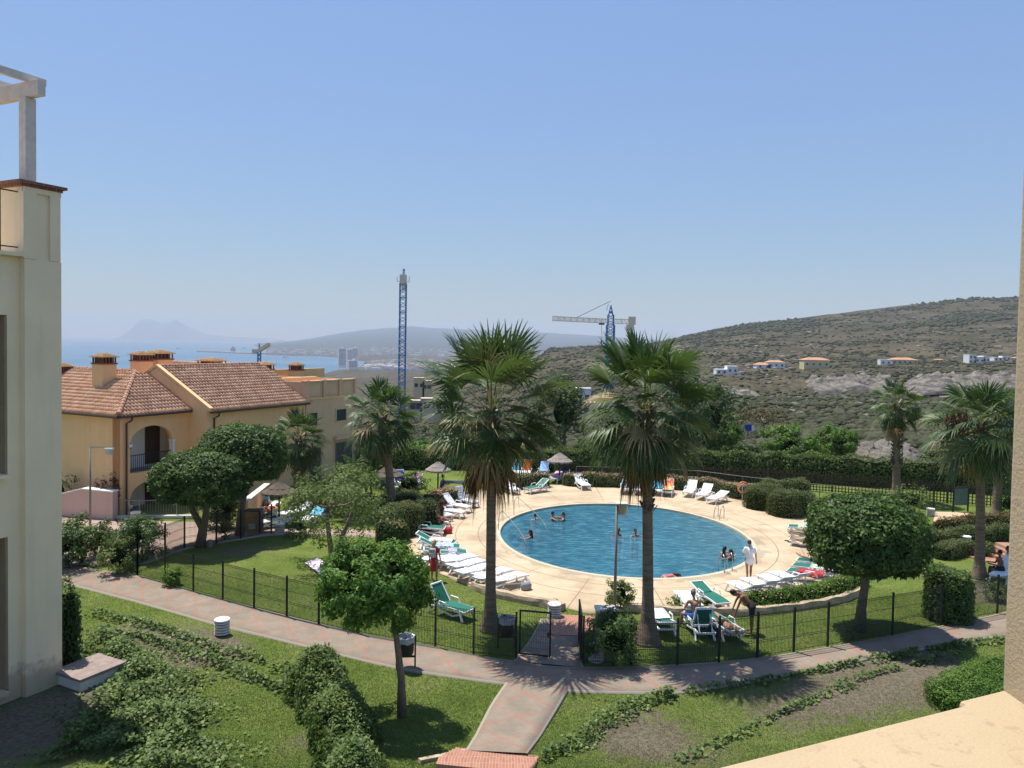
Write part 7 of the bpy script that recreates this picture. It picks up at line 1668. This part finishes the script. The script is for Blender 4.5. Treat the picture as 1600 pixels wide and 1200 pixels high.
# girl standing and woman sitting at the left row
person('girl in a dark bikini standing between the left loungers', G(690, 818), R(-60), 'dark', 'black', dict(uar=(.3, .3, -1), far=(-.2, .9, .3), ual=(-.2, .2, -1), fal=(.3, .7, -.2), thl=(0, .08, -1), pelvis=(0, 0, .905)), [('bikini', CL['maroon']), ('top', CL['maroon'])], 1.55, .02, 'pony', True)
person('woman in black bikini sitting with legs stretched on the brown towel', G(683, 826), R(-95), 'tan', 'black', dict(spine=(0, -.15, 1), thl=(-.1, 1, .1), thr=(.1, 1, .35), shl=(-.05, 1, -.15), shr=(0, .9, -.45), ual=(-.3, -.5, -1), uar=(.2, .5, -.8), fal=(-.1, -.1, -1), far=(0, .9, -.1), pelvis=(0, 0, .53), ftl=(0, .3, 1), ftr=(0, .3, 1)), [('bikini', CL['black']), ('top', CL['black'])], 1.62, .0, 'long', True)
# swimmers: only head, shoulders and arms above the water
def swimmer(label, px, py, rz, skin, hair, hs='short', up_=1.22, fem=True, arms=None):
    g = G(px, py, -.09); p = dict(spine=(0, .1, 1), ual=(-.8, .6, -.2), uar=(.8, .6, -.2), fal=(.4, 1, .05), far=(-.4, 1, .05), thl=(0, .3, -1), thr=(0, -.1, -1), pelvis=(0, 0, .905)); p.update(arms or {})
    person(label, g, rz, skin, hair, p, [('swimsuit', CL['black' if fem else 'navy'])] if fem else [('shorts', CL['navy'])], 1.65, -up_ - .12, hs, fem, .016)
swimmer('dark haired swimmer on the left of the pair by the far steps', 862, 813, R(-90), 'tan', 'black', 'short', 1.15, False); swimmer('dark haired swimmer on the right of the pair by the far steps', 881, 813, R(90), 'light', 'black', 'pony', 1.2)
swimmer('lone swimmer reaching left beside the pool steps', 830, 840, R(80), 'tan', 'black', 'long', 1.25); swimmer('swimmer partly behind the lamp post in mid pool', 967, 836, R(150), 'dark', 'black', 'bun', 1.28); swimmer('swimmer in mid pool beside the right palm trunk', 992, 837, R(200), 'tan', 'black', 'short', 1.28, False)
swimmer('swimmer with long dark hair at the near ladder, left one', 1131, 872, R(-60), 'light', 'black', 'long', 1.1); swimmer('swimmer behind the near ladder, right one', 1143, 875, R(60), 'tan', 'black', 'long', 1.15); swimmer('small swimmer low in the water at the left pool steps', 837, 812, R(40), 'light', 'black', 'short', 1.3)
lying('swimmer in pink floating face down near the front rim', (1024, 900), (1052, 897), 'red', 'brown', [('swimsuit', CL['pink'])], True, -.24, dict(ual=(-.7, .8, -.3), uar=(.7, .8, -.3), fal=(-.3, 1, -.2), far=(.3, 1, -.2), thl=(-.1, -1, -.35), thr=(.1, -1, -.3)), 1.6)
# sunbathers
lying('sunbather lying on the farther green lounger by the round tree', (1234, 843), (1284, 849), 'tan', 'black', [('bikini', CL['black'])], False, .30, dict(thl=(.05, -1, .12), shl=(0, -1, -.2)), bend=.2)
lying('sunbather lying on the nearer green lounger by the round tree', (1238, 853), (1288, 860), 'light', 'brown', [('bikini', CL['navy'])], False, .30, bend=.2)
lying('sunbather with long outstretched legs at the right deck', (1251, 885), (1304, 899), 'tan', 'brown', [('shorts', CL['navy'])], False, .30, dict(thl=(.1, -1, .25), shl=(0, -1, 0)), 1.75, False, 'short', bend=.25)
lying('sunbather with knees drawn up in the shade of the dark parasol', (424, 808), (408, 797), 'tan', 'black', [('bikini', CL['navy'])], False, .32, dict(thl=(0, -.6, .8), shl=(0, -.5, -.8), thr=(0, -.7, .7), shr=(0, -.4, -.9)), bend=.5)
lying('person in orange lying nearer the cabinet in parasol shade', (404, 815), (432, 808), 'red', 'black', [('swimsuit', CL['red'])], False, .32, dict(thl=(0, -.7, .7), shl=(0, -.4, -.8)), bend=.4)
def sitter(label, px, py, rz, skin, hair, cl, z=.45, h=1.7, fem=False, hs='short', lean=.15): person(label, G(px, py), rz, skin, hair, dict(spine=(0, lean, 1), thl=(-.2, 1, .05), thr=(.2, 1, .05), shl=(0, .1, -1), shr=(0, .1, -1), ual=(-.2, .4, -1), uar=(.2, .4, -1), fal=(.2, 1, .1), far=(-.2, 1, .1), pelvis=(0, 0, z)), cl, h, 0, hs, fem, .015)
sitter('man seated at the dark table under the small parasol', 690, 772, R(-90), 'dark', 'black', [('tshirt', CL['navy']), ('shorts', CL['blue'])]); sitter('seated person in dark clothes under the shaggy thatch', 634, 770, R(-60), 'dark', 'black', [('tshirt', CL['black']), ('shorts', CL['navy'])]); sitter('seated person with pinkish top right of the shaggy thatch', 650, 768, R(80), 'tan', 'black', [('tshirt', CL['pink']), ('shorts', CL['navy'])])
sitter('shaded person reading in the chair at the right edge', 1564, 905, R(70), 'dark', 'black', [('shorts', CL['black'])]); sitter('bare backed person sitting behind the reader at the right edge', 1577, 898, R(60), 'dark', 'black', [('shorts', CL['navy'])])
lounger('white lounger under the two shaded people at the right edge', (1558, 912), (1584, 900), False, 45, None, group='sun loungers on the lawns', z=0)
# ---------------------------------------------------------------- right background: gate panel, brick steps, bank
def green_gate():
    for k, (a, b_, lb) in enumerate((((1440, 795), (1459, 797), 'dark framed mesh gate leaf at the far right court'), ((1489, 800), (1512, 799), 'green meshed gate panel at the far right court'))):
        p, q = G(*a), G(*b_); t = thing('court_gate', lb, 'gate', (p.x, p.y, 0), math.atan2(q.y - p.y, q.x - p.x)); L_ = (q - p).length; h = 1.5; f = MB()
        for x in (0, L_): f.box((x, 0, h / 2), (.07, .07, h))
        f.box((L_ / 2, 0, h), (L_, .07, .07)); f.build('gate_frame', M['black'], t)
        if k: MB().box((L_ / 2, 0, h * .62), (L_ - .08, .03, h * .7)).build('mesh_panel', plain('green_mesh', (.10, .16, .13), .8, .2), t)
        else:
            m_ = MB()
            for i in range(1, 12): m_.bar((L_ * i / 12, 0, 0), (L_ * i / 12, 0, h), .012, .012)
            m_.build('mesh_panel', WIRE, t)
green_gate()
p = [G(1462, 800), G(1515, 802), G(1500, 815), G(1458, 816)]; MB().prism([(q.x, q.y) for q in reversed(p)], -.1, .03).build('court_path', plain('court_paving', (.55, .37, .24), .9, .15), kind='structure')
p = [G(1478, 862), G(1552, 866), G(1580, 880), G(1560, 884), G(1500, 866), G(1470, 872)]; MB().prism([(q.x, q.y) for q in reversed(p)], -.1, .03).build('brick_path', BM, kind='structure')
g = G(1566, 876); s_ = MB()
for k in range(4): s_.box((g.x + .1 + k * .22, g.y + .2 + k * .15, .08 + k * .12), (.6, 1.3, .17 + k * .02))
s_.build('garden_steps', BM, kind='structure')

def bag(label, px, py, mat, s=1.0):
    g = G(px, py); t = thing('beach_bag', label, 'bag', (g.x, g.y, .02), .4); MB().lathe([(.05, 0), (.19, .03), (.2, .2), (.14, .3), (.10, .31)], 14).build('bag', mat, t, smooth=True); MB().tube([(-.12, 0, .28), (-.09, 0, .42), (.09, 0, .42), (.12, 0, .28)], .012, 6).build('handle', mat, t); t.scale = (s * 1.2, s * .8, s)
bag('dark shoulder bag on the grass between the reading man and the massaged woman', 1116, 994, CL['black'], 1.2)
bag('red beach bag beside the brown towel lounger', 700, 834, CL['red']); bag('blue beach bag at the foot of the red towel lounger', 1232, 912, CL['blue']); bag('pale bag standing by the last white lounger near the left palm', 822, 922, CL['grey'])
# ---------------------------------------------------------------- haze
def haze():
    m = bpy.data.materials.new('haze'); m.use_nodes = True; N = m.node_tree.nodes; N.remove(N['Principled BSDF'])
    v = N.new('ShaderNodeVolumePrincipled'); v.inputs['Color'].default_value = (.74, .84, 1.0, 1); v.inputs['Density'].default_value = 9.5e-5; v.inputs['Anisotropy'].default_value = .0
    m.node_tree.links.new(v.outputs[0], N['Material Output'].inputs['Volume'])
    o = MB().box((-6000, 10300, 170), (48000, 21400, 560)).build('haze', m); o['kind'] = 'stuff'; o['label'] = 'pale blue haze over the bay and far mountains'
haze()
